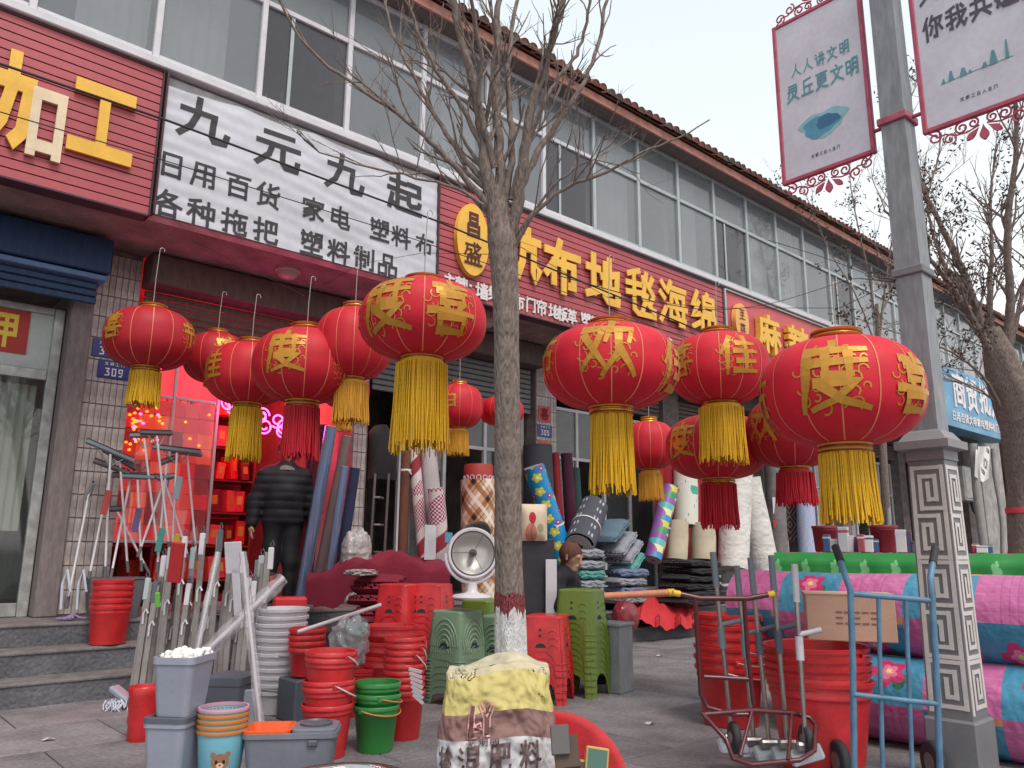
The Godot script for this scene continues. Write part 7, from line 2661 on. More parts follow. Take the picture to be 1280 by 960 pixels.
	var wp := pole_thing("broom_pole", "white pole lying aslant from the white stack to the burgundy cloth", "pole", at(372, 790, 5.5), at(476, 756, 5.9), 0.014, mat("pole_white"))
	# big red tubs behind
	for k in 3:
		bucket("red_tub", "deep red tub, %s from the bottom of the stack behind the green pails" % ordinal(k), on_y(484, 892, 0.0) + Vector3(0, k * 0.11, 0), 0.20, 0.15, 0.42, red2, null, 0.2, "deep red tubs")
	for k in 2:
		bucket("red_tub", "small red tub, %s from the bottom beside the deep tubs" % ordinal(k), on_y(448, 893, 0.0) + Vector3(0, k * 0.08, 0), 0.17, 0.13, 0.26, red, null, 0.2, "small red tubs")
	t = thing("red_box", "red plastic box behind the white bucket tower", "box", at(362, 800, 6.6))
	mb = MB.new(t.position)
	mb.box(at(362, 766, 6.6), Vector3(0.27, 0.26, 0.2), 0.02, Basis(Vector3.UP, -0.5))
	add(mb, "body", red2, t)
	# cluttered pans on a shelf behind the bundle
	t = thing("steel_pan", "shiny steel pan with red lid behind the flat mops", "pan", at(330, 730, 6.8))
	mb = MB.new(t.position)
	mb.lathe([Vector2(0, 0.0), Vector2(0.12, 0.0), Vector2(0.14, 0.02), Vector2(0.145, 0.11), Vector2(0.15, 0.115), Vector2(0.12, 0.14), Vector2(0.03, 0.16), Vector2(0, 0.165)], 28, Transform3D(Basis.IDENTITY, at(332, 738, 6.8)))
	add(mb, "body", mat("chrome", rgb(200, 198, 198), 0.12, "", 1.0, {"metal": 0.95}), t)
	mb = MB.new(t.position)
	mb.lathe([Vector2(0, 0.165), Vector2(0.025, 0.17), Vector2(0.03, 0.19), Vector2(0, 0.2)], 14, Transform3D(Basis.IDENTITY, at(332, 738, 6.8)))
	add(mb, "knob", red, t)
	t = thing("goods_table", "low grey table behind the flat mops carrying the pan", "table", at(330, 760, 6.9))
	mb = MB.new(t.position)
	var tc := at(320, 760, 6.95)
	mb.box(Vector3(tc.x, tc.y, tc.z), Vector3(0.9, 0.04, 0.4), 0.006)
	add(mb, "top", dgrey, t)
	for s in [-0.4, 0.4]:
		mb = MB.new(t.position)
		mb.box(Vector3(tc.x + s, tc.y * 0.5 - 0.02, tc.z), Vector3(0.04, tc.y - 0.03, 0.3), 0.004)
		add(mb, "leg", dgrey, t)
	# burgundy cloth pile
	var burg := mat("cloth_burgundy")
	for k in 5:
		folded("folded_fabric", "burgundy fabric fold, %s from the bottom of the pile by the red stools" % ordinal(k), "fabric", at(480 + 4 * sin(k * 2.1), 772 - k * 12, 7.75 + 0.03 * k), Vector3(1.0 - 0.05 * k, 0.115, 0.46), Basis(Vector3.UP, 0.75) * Basis(Vector3.BACK, 0.05 * sin(k * 1.7)), burg, k * 1.1, "burgundy fabric")
	t = thing("draped_cloth", "burgundy embroidered cloth draped over the top of the fabric pile", "cloth", at(470, 740, 6.6))
	mb = MB.new(t.position)
	var rows := []
	for i in 22:
		var line := PackedVector3Array()
		for j in 36:
			var u := j / 35.0 * 2.0 - 1.0
			var v := i / 21.0 * 2.0 - 1.0
			var hgt := 0.21 * (1.0 - pow(absf(u - 0.15) / 1.15, 1.5)) + 0.05 * (1.0 - v * v) + 0.026 * sin(u * 9.0 + v * 4.0) + 0.016 * sin(u * 19.0 - v * 9.0) + 0.012 * sin(u * 7.0 - v * 15.0)
			if v < -0.35:
				hgt -= (-0.35 - v) * 0.42 * (1.0 + 0.25 * sin(u * 7.0))
			line.push_back(at(476, 722, 7.85) + R * u * 0.70 + Vector3(0, hgt - 0.03, 0) - Vector3(F.x, 0, F.z).normalized() * (-v) * 0.0 + Vector3(F.x, 0, F.z).normalized() * maxf(v, -0.45 + 0.1 * (v + 0.45)) * 0.36)
		rows.append(line)
	mb.grid(rows, false, null, Vector3.UP)
	add(mb, "cloth", burg, t)
	lump_thing("crumpled_wrapper", "grey crumpled wrapper lying on the burgundy cloth", "wrapper", at(452, 716, 7.45), Vector3(0.15, 0.03, 0.08), mat("plastic_grey"), 7.0)
	# stools
	var sage := mat("plastic_sage", rgb(120, 148, 122), 0.42, "plain", 1.0)
	var olive := mat("plastic_olive", rgb(110, 134, 54), 0.42, "plain", 1.0)
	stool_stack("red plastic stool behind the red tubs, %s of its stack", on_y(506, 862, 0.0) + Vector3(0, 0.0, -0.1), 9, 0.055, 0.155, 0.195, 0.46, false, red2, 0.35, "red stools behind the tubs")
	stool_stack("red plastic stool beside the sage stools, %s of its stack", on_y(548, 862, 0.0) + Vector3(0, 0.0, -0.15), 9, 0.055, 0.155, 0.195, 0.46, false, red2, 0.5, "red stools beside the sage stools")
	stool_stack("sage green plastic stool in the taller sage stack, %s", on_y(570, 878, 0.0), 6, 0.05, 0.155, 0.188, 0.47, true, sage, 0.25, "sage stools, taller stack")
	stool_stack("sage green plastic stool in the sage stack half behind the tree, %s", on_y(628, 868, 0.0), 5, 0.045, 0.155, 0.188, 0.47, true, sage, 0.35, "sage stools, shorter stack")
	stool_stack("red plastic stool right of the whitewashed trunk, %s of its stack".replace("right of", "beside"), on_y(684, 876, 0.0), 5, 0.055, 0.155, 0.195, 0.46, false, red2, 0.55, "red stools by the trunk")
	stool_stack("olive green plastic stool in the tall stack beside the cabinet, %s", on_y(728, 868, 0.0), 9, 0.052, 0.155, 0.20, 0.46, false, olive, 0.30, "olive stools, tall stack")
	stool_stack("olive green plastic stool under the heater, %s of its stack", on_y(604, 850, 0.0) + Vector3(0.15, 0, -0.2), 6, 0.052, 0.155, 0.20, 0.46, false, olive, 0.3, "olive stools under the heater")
	# parabolic heater
	var hb := at(590, 748, 6.45)
	t = thing("heater", "white dish heater with chrome reflector standing on the stools", "heater", hb)
	mb = MB.new()
	mb.lathe([Vector2(0.0, 0.0), Vector2(0.16, 0.0), Vector2(0.165, 0.012), Vector2(0.15, 0.03), Vector2(0.06, 0.045), Vector2(0.045, 0.06), Vector2(0.04, 0.12), Vector2(0.0, 0.13)], 28)
	add(mb, "base", white, t)
	var fwd := (EYE - hb)
	fwd.y = 0.0
	fwd = (fwd.normalized() + Vector3(0.12, 0.10, 0)).normalized()
	var hx := fwd.cross(Vector3.UP).normalized()
	var HB := Basis(hx, fwd, hx.cross(fwd))
	var hc := Vector3(0, 0.36, 0)
	mb = MB.new()
	mb.lathe([Vector2(0.172, 0.015), Vector2(0.20, 0.02), Vector2(0.212, 0.005), Vector2(0.205, -0.03), Vector2(0.15, -0.085), Vector2(0.08, -0.12), Vector2(0.0, -0.125)], 40, Transform3D(HB, hc))
	body = add(mb, "housing", white, t)
	mb = MB.new()
	mb.lathe([Vector2(0.174, 0.012), Vector2(0.15, -0.025), Vector2(0.11, -0.055), Vector2(0.06, -0.075), Vector2(0.0, -0.08)], 40, Transform3D(HB, hc))
	add(mb, "reflector", mat("reflector", rgb(236, 234, 232), 0.38, "", 1.0, {"metal": 0.85}), body)
	mb = MB.new()
	mb.lathe([Vector2(0.0, 0.045), Vector2(0.022, 0.04), Vector2(0.034, 0.01), Vector2(0.03, -0.03), Vector2(0.02, -0.07)], 18, Transform3D(HB, hc))
	add(mb, "element", mat("element_dark", rgb(70, 66, 64), 0.5), body)
	mb = MB.new()
	mb.lathe([Vector2(0.172, 0.016), Vector2(0.178, 0.022), Vector2(0.184, 0.016)], 40, Transform3D(HB, hc))
	for k in 3:
		mb.tube([hc + HB * Vector3(0.175 * cos(k * 2.1), 0.018, 0.175 * sin(k * 2.1)), hc + HB * Vector3(0, 0.048, 0)], 0.0022, 5)
	add(mb, "guard", mat("guard_dark", rgb(80, 80, 82), 0.4, "", 1.0, {"metal": 0.6}), body)
	mb = MB.new()
	var arm := []
	for i in 17:
		var a := PI + PI * i / 16.0
		arm.append(hc + hx * cos(a) * 0.228 + Vector3(0, sin(a) * 0.235, 0))
	mb.tube(arm, 0.016, 8)
	add(mb, "yoke", white, t)
	# a second heater behind, only its dark dish shows
	t = thing("heater", "grey dish heater seen from its side behind the white one", "heater", at(592, 700, 7.2))
	mb = MB.new()
	mb.lathe([Vector2(0.0, 0.09), Vector2(0.10, 0.08), Vector2(0.16, 0.045), Vector2(0.19, 0.0), Vector2(0.17, -0.01), Vector2(0.0, 0.06)], 32, Transform3D(Basis(Vector3.RIGHT, -1.1), Vector3(0, 0.18, 0)))
	add(mb, "dish", mat("dish_grey", rgb(120, 118, 118), 0.3, "plain", 1.0, {"metal": 0.5}), t)
	# scraps on the pavement
	for q in [[824, 820, "by the red cloth"], [590, 940, "in front of the sage stools"], [60, 925, "at the foot of the steps"], [812, 905, "near the maroon hand truck"]]:
		t = thing("paper_scrap", "small white paper scrap lying on the pavement %s" % q[2], "litter", on_y(q[0], q[1], 0.004))
		mb = MB.new()
		var l0 := PackedVector3Array([Vector3(-0.035, 0.002, -0.02), Vector3(0.0, 0.012, -0.026), Vector3(0.04, 0.003, -0.015)])
		var l1 := PackedVector3Array([Vector3(-0.03, 0.004, 0.022), Vector3(0.005, 0.016, 0.02), Vector3(0.036, 0.002, 0.027)])
		mb.grid([l0, l1], false, null, Vector3.UP)
		add(mb, "sheet", mat("card_white"), t)
	# fertiliser bag at the foot of the tree
	fertiliser_bag()
	# metal basin at the very front
	var sc := on_y(430, 975, 0.22)
	t = thing("metal_basin", "shiny steel basin standing on the pavement before the red buckets", "basin", Vector3(sc.x, 0, sc.z))
	mb = MB.new()
	mb.lathe([Vector2(0, 0.0), Vector2(0.17, 0.0), Vector2(0.20, 0.03), Vector2(0.255, 0.20), Vector2(0.285, 0.212), Vector2(0.288, 0.222), Vector2(0.28, 0.226), Vector2(0.25, 0.212), Vector2(0.195, 0.04), Vector2(0.165, 0.012), Vector2(0, 0.012)], 48)
	add(mb, "bowl", mat("chrome"), t)
	# red basin leaning by the bag with boxes in it
	var rc := at(690, 982, 3.62)
	var nrm := (EYE - rc).normalized() * 0.85 + Vector3(0, 0.42, 0)
	nrm = nrm.normalized()
	var bx := nrm.cross(F).normalized()
	var RB := Basis(bx, nrm, bx.cross(nrm))
	t = thing("red_basin", "large red plastic basin tilted beside the fertiliser bag", "basin", rc - nrm * 0.1)
	mb = MB.new(t.position)
	mb.lathe([Vector2(0, -0.16), Vector2(0.22, -0.16), Vector2(0.25, -0.13), Vector2(0.31, 0.0), Vector2(0.345, 0.01), Vector2(0.35, 0.02), Vector2(0.342, 0.028), Vector2(0.305, 0.018), Vector2(0.24, -0.13), Vector2(0.20, -0.148), Vector2(0, -0.148)], 48, Transform3D(RB, rc))
	add(mb, "bowl", red2, t)
	for k in 4:
		t = thing("small_carton", ["dark brown carton", "gold edged carton with green face", "grey carton", "gold carton"][k] + " standing in the tilted red basin", "carton", rc + RB * Vector3(0, -0.1, 0))
		mb = MB.new(t.position)
		var cc := at([708, 745, 700, 722][k], [940, 956, 925, 965][k], 3.45)
		var cb := Basis(R, U, -F) * Basis(Vector3.BACK, [0.12, -0.15, 0.05, -0.1][k]) * Basis(Vector3.RIGHT, -0.5)
		mb.box(cc, Vector3([0.11, 0.10, 0.08, 0.16][k], [0.13, 0.14, 0.12, 0.10][k], 0.05), 0.004, cb)
		body = add(mb, "carton_body", [mat("box_brown", rgb(82, 66, 52), 0.5), mat("box_gold", rgb(190, 160, 96), 0.5), mat("box_grey", rgb(96, 92, 92), 0.5), mat("box_gold")][k], t)
		if k == 1 or k == 3:
			mb = MB.new(t.position)
			mb.box(cc + cb * Vector3(0, 0, 0.026), Vector3([0, 0.085, 0, 0.14][k], [0, 0.12, 0, 0.08][k], 0.003), 0.0, cb)
			add(mb, "face_print", mat("box_green", rgb(70, 104, 92), 0.5) if k == 1 else mat("box_brown"), body)

func lump_thing(called: String, lab: String, cat: String, c: Vector3, ax: Vector3, m: Material, sd: float) -> void:
	var t := thing(called, lab, cat, c - Vector3(0, ax.y, 0))
	lump(t, c, ax, m, "body", sd, 0.25)

func fertiliser_bag() -> void:
	var c := on_y(621, 995, 0.0)
	c = at(621, 985, 3.68)
	c.y = 0.0
	var t := thing("fertiliser_bag", "worn woven fertiliser bag with yellow top and brown band leaning on the tree", "bag", c)
	var fw := EYE - c
	fw.y = 0.0
	fw = fw.normalized()
	var ex := Vector3.UP.cross(fw).normalized()
	var nz := FastNoiseLite.new()
	nz.seed = 5
	nz.frequency = 2.4
	nz.fractal_octaves = 3
	var prof := func(v: float) -> Vector2:
		# half width, half depth at height share v
		var w := 0.245 + 0.035 * sin(minf(v * 1.15, 1.0) * PI)
		if v > 0.86:
			w = lerpf(w, 0.245, (v - 0.86) / 0.14)
		var d := 0.125 * pow(maxf(0.0, 1.0 - pow(v, 3.0)), 0.6) + 0.016
		if v < 0.06:
			d *= 0.85 + 2.5 * v
		return Vector2(w, d)
	var H := 0.655
	var surf := func(a: float, v: float, lift: float) -> Vector3:
		var q: Vector2 = prof.call(v)
		var ca := signf(cos(a)) * pow(absf(cos(a)), 0.75)
		var sa := signf(sin(a)) * pow(absf(sin(a)), 0.75)
		var top := 0.028 * sin(ca * 2.2 + 0.6) * v - 0.05 * maxf(0.0, ca - 0.55) * v
		var p := Vector3(ca * q.x, 0, sa * (q.y + lift))
		var n := nz.get_noise_3d(ca * 1.3, v * 2.2, sa) * 0.035 + nz.get_noise_3d(ca * 4.0, v * 6.5, sa * 3.0) * 0.012
		return c + ex * (p.x * (1.0 + n) + lift * ca * 0.5) + Vector3(0, v * H + top * 1.0, 0) + fw * (p.z + n * sa)
	var mb := MB.new(t.position)
	var lin := func(k: Color) -> Color: return k.srgb_to_linear()
	var rows := []
	var nvv := 70
	var mids := []
	for i in nvv + 1:
		mids.append(c + Vector3(0, H * i / nvv, 0))
	var na := 96
	for i in nvv + 1:
		var line := PackedVector3Array()
		for j in na:
			line.push_back(surf.call(TAU * j / na, float(i) / nvv, 0.0))
		rows.append(line)
	# panels of print, each a band of the weave
	var zones := [[0, 38, rgb(206, 206, 210)], [38, 50, rgb(142, 108, 104)], [50, 67, rgb(206, 192, 122)], [67, 71, rgb(206, 196, 160)]]
	for z in zones:
		mb.col = lin.call(z[2])
		mb.grid(rows.slice(z[0], mini(z[1] + 1, nvv + 1)), true, mids.slice(z[0], mini(z[1] + 1, nvv + 1)))
	var body := add(mb, "sack", mat("bag_weave", Color(1, 1, 1), 0.7, "plain", 2.4, {"vc": true, "normal": "n_wrinkle", "ns": 0.35}), t)
	# flap at the top
	mb = MB.new(t.position)
	var f1 := PackedVector3Array()
	var f2 := PackedVector3Array()
	for i in 25:
		var u := i / 24.0
		var a := PI * (1.0 - u)
		var p: Vector3 = surf.call(a, 1.0, 0.0)
		f1.push_back(p)
		f2.push_back(p - fw * 0.10 + Vector3(0, 0.028 * sin(u * PI) + 0.01 * sin(u * 15.0), 0))
	mb.grid([f1, f2], false, null, Vector3.UP)
	add(mb, "mouth", mat("bag_mouth", rgb(190, 184, 158), 0.75, "dirty", 2.0), body)
	lump(t, at(582, 842, 3.80), Vector3(0.05, 0.035, 0.05), mat("bag_mouth"), "rumpled_corner", 11.0, 0.15)
	var ink := mat("bag_ink", rgb(104, 82, 84), 0.7, "dirty", 4.0)
	var pink := mat("bag_pink", rgb(212, 160, 158), 0.7)
	# printed characters follow the cloth: u across the front, v up
	var wrap := func(cu: float, cv: float, w: float, h: float) -> Callable:
		return func(u: float, v: float, d: float) -> Vector3:
			var uu := clampf(cu + (u - 0.5) * w, -0.95, 0.95)
			return surf.call(acos(signf(uu) * pow(absf(uu), 1.0 / 0.75)), cv + (v - 0.5) * h, 0.007 + d)
	var txt := [["掺", -0.84, 0.40, 0.22, 0.20], ["混", -0.44, 0.41, 0.36, 0.20], ["肥", 0.05, 0.42, 0.36, 0.20], ["料", 0.53, 0.425, 0.34, 0.20]]
	for q in txt:
		mb = MB.new(t.position)
		glyph(mb, q[0], 0.11, wrap.call(q[1], q[2], q[3], q[4]), 0.002, 0.0, 1.0, 0.0004)
		add(mb, "letter", ink, body)
	for k in 3:
		mb = MB.new(t.position)
		glyph(mb, "光羽明"[k], 0.12, wrap.call(-0.42 + k * 0.19, 0.56 - 0.035, 0.15, 0.05), 0.002, 0.0, 1.0, 0.0004)
		add(mb, "letter", ink, body)
	# two-letter emblem in pink outline
	mb = MB.new(t.position)
	var em: Callable = wrap.call(-0.28, 0.665, 0.52, 0.23)
	var lines := ["1098 1005 4005", "3098 3022 5022", "4098 6055 6005 8005 8055 9898", "5098 7062 8898", "3040 5045 5625 3040", "6598 7080 7598"]
	for l in lines:
		var pl := PackedVector2Array()
		for p in l.split(" "):
			pl.push_back(Vector2(p.substr(0, 2).to_int() / 100.0, p.substr(2, 2).to_int() / 100.0))
		stroke(mb, pl, 0.045, em, 0.003)
	add(mb, "emblem", pink, body)
	mb = MB.new(t.position)
	for k in 2:
		var pl := PackedVector2Array([Vector2([0.2, 0.7][k], 0.9), Vector2([0.22, 0.7][k], 0.12), Vector2([0.45, 0.7][k], 0.12)])
		stroke(mb, pl, 0.13, em, 0.002 + 0.0003 * k)
	add(mb, "emblem", mat("bag_brown", rgb(120, 84, 82), 0.7), body)

func build_goods_right() -> void:
	var red := mat("plastic_red")
	var red2 := mat("plastic_red2")
	var steel := mat("steel")
	var mb: MB
	var t: Node3D
	# printed foam rolls
	var a1 := at(930, 757, 6.2)
	var b1 := at(1335, 770, 4.75)
	var dirv := (b1 - a1)
	dirv.y = 0.0
	dirv = dirv.normalized()
	a1.y = 0.79
	b1 = a1 + dirv * 3.1
	var off := Vector3(-dirv.z, 0, dirv.x)
	if off.dot(EYE - a1) < 0.0:
		off = -off
	roll("foam_roll", "thick blue and pink flowered foam roll lying on top of the lower rolls", "roll", a1, b1, 0.275, mats["foam"], "foam rolls")
	var a2 := a1 + off * 0.16 + dirv * 0.55
	a2.y = 0.27
	roll("foam_roll", "thick blue and pink flowered foam roll lying under the top roll by the hand trucks", "roll", a2, a2 + dirv * 2.6, 0.27, mats["foam"], "foam rolls")
	var a3 := a1 - off * 0.40 + dirv * 0.2
	a3.y = 0.27
	roll("foam_roll", "flowered foam roll lying behind the lower roll", "roll", a3, a3 + dirv * 2.8, 0.27, mats["foam"], "foam rolls")
	# stall table under a green flowered cloth
	var c0 := at(968, 684, 7.6)
	var c1 := at(1330, 690, 6.4)
	c0.y = 1.20
	c1.y = 1.20
	var dx := (c1 - c0).normalized()
	var dz := Vector3(dx.z, 0, -dx.x)
	if dz.dot(F) < 0.0:
		dz = -dz
	t = thing("stall_table", "long stall table under a green cloth with pink flowers behind the foam rolls", "table", Vector3(c0.x, 0, c0.z))
	var rows := []
	for i in 6:
		var line := PackedVector3Array()
		for j in 60:
			var f := j / 59.0
			var p := c0.lerp(c1, f)
			if i < 4:
				p += Vector3(0, -0.36 * (1.0 - i / 3.0), 0) - dz * (0.03 + 0.02 * sin(f * 50.0) * (1.0 - i / 3.0))
			else:
				p += dz * (0.55 * (i - 3) / 2.0) + Vector3(0, 0.004, 0)
			line.push_back(p)
		rows.append(line)
	mb = MB.new(t.position)
	mb.grid(rows, false, c0.lerp(c1, 0.5) + dz * 0.3 - Vector3(0, 0.8, 0), null, Vector2(3, 1))
	add(mb, "cloth", mats["green_cloth"], t)
	mb = MB.new(t.position)
	var mid := c0.lerp(c1, 0.5) + dz * 0.28
	mb.box(mid - Vector3(0, 0.03, 0), Vector3((c1 - c0).length() - 0.06, 0.04, 0.5), 0.0, Basis(dx, Vector3.UP, dx.cross(Vector3.UP)))
	add(mb, "top", mat("wood_brown"), t)
	for k in 2:
		mb = MB.new(t.position)
		mb.box(c0.lerp(c1, 0.1 + 0.8 * k) + dz * 0.28 - Vector3(0, 0.63, 0), Vector3(0.06, 1.14, 0.4), 0.0, Basis(dx, Vector3.UP, dx.cross(Vector3.UP)))
		add(mb, "leg", mat("wood_brown"), t)
	var cols := [rgb(60, 90, 130), rgb(214, 210, 214), rgb(80, 84, 110), rgb(190, 196, 206), rgb(206, 206, 214), rgb(110, 60, 96), rgb(170, 80, 90), rgb(220, 220, 220)]
	for k in 17:
		var f := 0.20 + 0.022 * k + (0.08 if k > 8 else 0.0) + (0.14 if k > 13 else 0.0)
		var h: float = [0.16, 0.12, 0.10, 0.23, 0.15, 0.14, 0.16, 0.15, 0.12, 0.2, 0.19, 0.10, 0.22, 0.2, 0.08, 0.06, 0.07][k]
		var p := c0.lerp(c1, f) + dz * (0.12 + 0.05 * (k % 3)) + Vector3(0, 0.008, 0)
		t = thing("small_box", "%s small carton standing in the row on the green stall cloth" % ordinal(k), "carton", p, "cartons on the stall")
		mb = MB.new()
		mb.box(Vector3(0, h * 0.5, 0), Vector3(0.055 + 0.03 * (k % 2), h, 0.10), 0.004, Basis(dx, Vector3.UP, dx.cross(Vector3.UP)))
		var bd := add(mb, "carton_body", mat("carton%d" % (k % 8), cols[k % 8], 0.5), t)
		mb = MB.new()
		mb.box(Vector3(0, h * 0.82, 0), Vector3(0.057 + 0.03 * (k % 2), h * 0.10, 0.102), 0.0, Basis(dx, Vector3.UP, dx.cross(Vector3.UP)))
		add(mb, "label_band", mat("carton%d" % ((k + 3) % 8), cols[(k + 3) % 8], 0.5), bd)
	for k in 2:
		var p := c0.lerp(c1, [0.17, 0.40][k]) + dz * 0.42 + Vector3(0, 0.008, 0)
		bucket("red_pot", ["dark red pot on the green stall beside the speckled roll", "dark red pot on the green stall between the cartons"][k], p, 0.12, 0.10, 0.25, mat("pot_red", rgb(126, 30, 42), 0.5), null, 0.0, "dark red pots")
	# red buckets by the hand trucks
	var p0 := on_y(914, 905, 0.0)
	for k in 6:
		bucket("red_bucket", "large red bucket, %s from the bottom of the stack behind the maroon hand truck" % ordinal(k), p0 + Vector3(0, k * 0.072, 0), 0.235, 0.19, 0.40, red, mat("wire_grey2", rgb(190, 186, 184), 0.35, "", 1.0, {"metal": 0.6}), 0.5 + 0.35 * k, "large red buckets behind the maroon truck", 0.05)
	var p1 := on_y(1030, 962, 0.0)
	for k in 5:
		bucket("red_barrel", "large red barrel bucket, %s from the bottom of the stack under the cardboard box" % ordinal(k), p1 + Vector3(0, k * 0.045, 0), 0.285, 0.215, 0.50, red2, mat("wire_grey2") if k == 4 else null, 0.3 + 0.3 * k, "red barrel buckets", 0.04)
	# cardboard box with a print
	t = thing("cardboard_box", "brown cardboard box with printed lines on top of the red barrels", "box", Vector3(p1.x, 0.64, p1.z))
	var bc := at(1060, 770, 4.52)
	var bb := Basis(Vector3.UP, -1.02)
	mb = MB.new(t.position)
	mb.box(bc, Vector3(0.46, 0.25, 0.30), 0.004, bb)
	var body := add(mb, "carton", mat("cardboard", rgb(186, 148, 128), 0.85, "cloth", 1.0), t)
	mb = MB.new(t.position)
	mb.box(bc + Vector3(0, 0.127, 0), Vector3(0.47, 0.006, 0.31), 0.0, bb)
	add(mb, "flap", mat("cardboard2", rgb(200, 166, 146), 0.85, "cloth", 1.0), body)
	mb = MB.new(t.position)
	for k in 3:
		for j in 5:
			if (k + j * 2) % 4 == 3:
				continue
			mb.box(bc + bb * Vector3(-0.06 + j * 0.045, 0.03 - k * 0.03, 0.1515), Vector3(0.034, 0.010, 0.001), 0.0, bb)
	add(mb, "print", mat("box_print", rgb(130, 96, 84), 0.85), body)
	# floor mops with lever handles standing among the buckets
	var poles := [[891, 690, 915, 918, 0], [921, 707, 942, 922, 0], [938, 697, 961, 925, 1], [964, 694, 984, 925, 1], [993, 705, 1007, 928, 2]]
	for k in poles.size():
		var q: Array = poles[k]
		var dep: float = [4.5, 4.5, 4.4, 4.3, 4.15][k]
		var hi := at(q[0], q[1], dep + 0.15)
		var lo := at(q[2], q[3], dep - 0.05)
		t = thing("lever_mop", "chrome mop with a lever handle among the red buckets, %s from the maroon truck" % ordinal(k), "mop", lo, "lever mops")
		var d := (hi - lo).normalized()
		mb = MB.new(t.position)
		mb.tube([lo, hi], 0.013, 10)
		add(mb, "pole", mat("mop_chrome", rgb(170, 164, 160), 0.25, "streak", 1.0, {"metal": 0.8}), t)
		mb = MB.new(t.position)
		mb.tube([hi - d * 0.20, hi], 0.018, 10)
		add(mb, "grip", [mat("grip_slate", rgb(120, 130, 140), 0.45), mat("grip_slate"), mat("plastic_white")][q[4]], t)
		mb = MB.new(t.position)
		var m2 := lo.lerp(hi, 0.56)
		mb.tube([m2 - d * 0.10, m2 + d * 0.02], 0.021, 10)
		mb.tube([m2 + d * 0.03, m2 + d * 0.04 + R * 0.05, m2 + d * 0.055 + R * 0.12], 0.014, 8)
		add(mb, "lever", [mat("grip_slate"), mat("plastic_dark"), mat("plastic_white")][q[4]], t)
		mb = MB.new(t.position)
		mb.box(lo - d * 0.02, Vector3(0.10, 0.05, 0.04), 0.01, Basis(R, U, -F))
		add(mb, "mop_clamp", steel, t)
		mb = MB.new(t.position)
		mb.box(lo - d * 0.06, Vector3(0.17, 0.03, 0.10), 0.012, Basis(R, U, -F) * Basis(Vector3.RIGHT, 0.4) * Basis(Vector3.BACK, 0.1 * k))
		add(mb, "mop_plate", mat("plate_pale", rgb(150, 156, 164), 0.4), t)
	# maroon hand truck
	var maroon := mat("truck_maroon", rgb(84, 26, 34), 0.35, "plain", 1.0, {"coat": 0.4})
	var D := 4.12
	t = thing("hand_truck", "maroon folding hand truck with yellow tipped handle standing by the red buckets", "hand truck", at(940, 940, D))
	mb = MB.new(t.position)
	mb.tube([at(848, 742, D + 0.1), at(875, 748, D + 0.08), at(935, 748, D + 0.05), at(962, 743, D + 0.05)], 0.014, 8)
	add(mb, "handle_bar", maroon, t)
	for e in 2:
		mb = MB.new(t.position)
		var ends := [[at(841, 741, D + 0.1), at(850, 742.5, D + 0.1)], [at(960, 743.5, D + 0.05), at(968, 742, D + 0.05)]]
		mb.tube(ends[e], 0.017, 8)
		add(mb, "yellow_tip", mat("tip_yellow"), t)
	mb = MB.new(t.position)
	mb.tube([at(869, 748, D + 0.08), at(872, 800, D + 0.06), at(876, 868, D + 0.03), at(884, 884, D), at(915, 893, D - 0.02), at(935, 893, D - 0.02)], 0.012, 8)
	add(mb, "upright", maroon, t)
	mb = MB.new(t.position)
	mb.tube([at(930, 748, D + 0.05), at(935, 820, D + 0.03), at(942, 880, D)], 0.012, 8)
	add(mb, "upright", maroon, t)
	mb = MB.new(t.position)
	mb.tube([at(880, 846, D + 0.03), at(936, 849, D + 0.02)], 0.012, 8)
	add(mb, "cross_bar", maroon, t)
	mb = MB.new(t.position)
	mb.tube([at(880, 893, D - 0.05), at(940, 888, D), at(990, 891, D + 0.05), at(1012, 897, D + 0.05), at(1020, 906, D)], 0.013, 8)
	mb.tube([at(878, 892, D - 0.05), at(890, 905, D - 0.1), at(908, 925, D - 0.18), at(916, 948, D - 0.22), at(940, 956, D - 0.22), at(1000, 950, D - 0.18), at(1018, 938, D - 0.15), at(1020, 906, D)], 0.012, 8)
	mb.tube([at(940, 888, D), at(925, 945, D - 0.2)], 0.010, 8)
	mb.tube([at(990, 891, D + 0.05), at(985, 950, D - 0.2)], 0.010, 8)
	add(mb, "base_frame", maroon, t)
	for s in 2:
		mb = MB.new(t.position)
		var wc := at([918, 1008][s], [922, 925][s], D)
		var ax := R
		mb.lathe([Vector2(0.03, -0.018), Vector2(0.07, -0.02), Vector2(0.08, -0.01), Vector2(0.08, 0.01), Vector2(0.07, 0.02), Vector2(0.03, 0.018)], 24, Transform3D(Basis(U, ax, -F), wc))
		var wheel := add(mb, "wheel", mat("rubber"), t)
		mb = MB.new(t.position)
		mb.lathe([Vector2(0.0, -0.024), Vector2(0.03, -0.024), Vector2(0.032, 0.0), Vector2(0.03, 0.024), Vector2(0.0, 0.024)], 16, Transform3D(Basis(U, ax, -F), wc))
		add(mb, "hub", steel, wheel)
	# blue hand truck
	var blue := mat("truck_blue", rgb(88, 128, 156), 0.45, "dirty", 1.2)
	D = 4.0
	t = thing("hand_truck", "blue steel hand truck with black grips standing before the red barrels", "hand truck", on_y(1120, 985, 0.0))
	mb = MB.new(t.position)
	mb.tube([at(1049, 697, D + 0.22), at(1056, 718, D + 0.14), at(1063, 738, D + 0.10), at(1066, 830, D + 0.05), at(1068, 985, D)], 0.0165, 10)
	add(mb, "side_rail", blue, t)
	mb = MB.new(t.position)
	mb.tube([at(1167, 698, D + 0.22), at(1163, 722, D + 0.14), at(1165, 745, D + 0.10), at(1170, 830, D + 0.05), at(1176, 985, D)], 0.0165, 10)
	add(mb, "side_rail", blue, t)
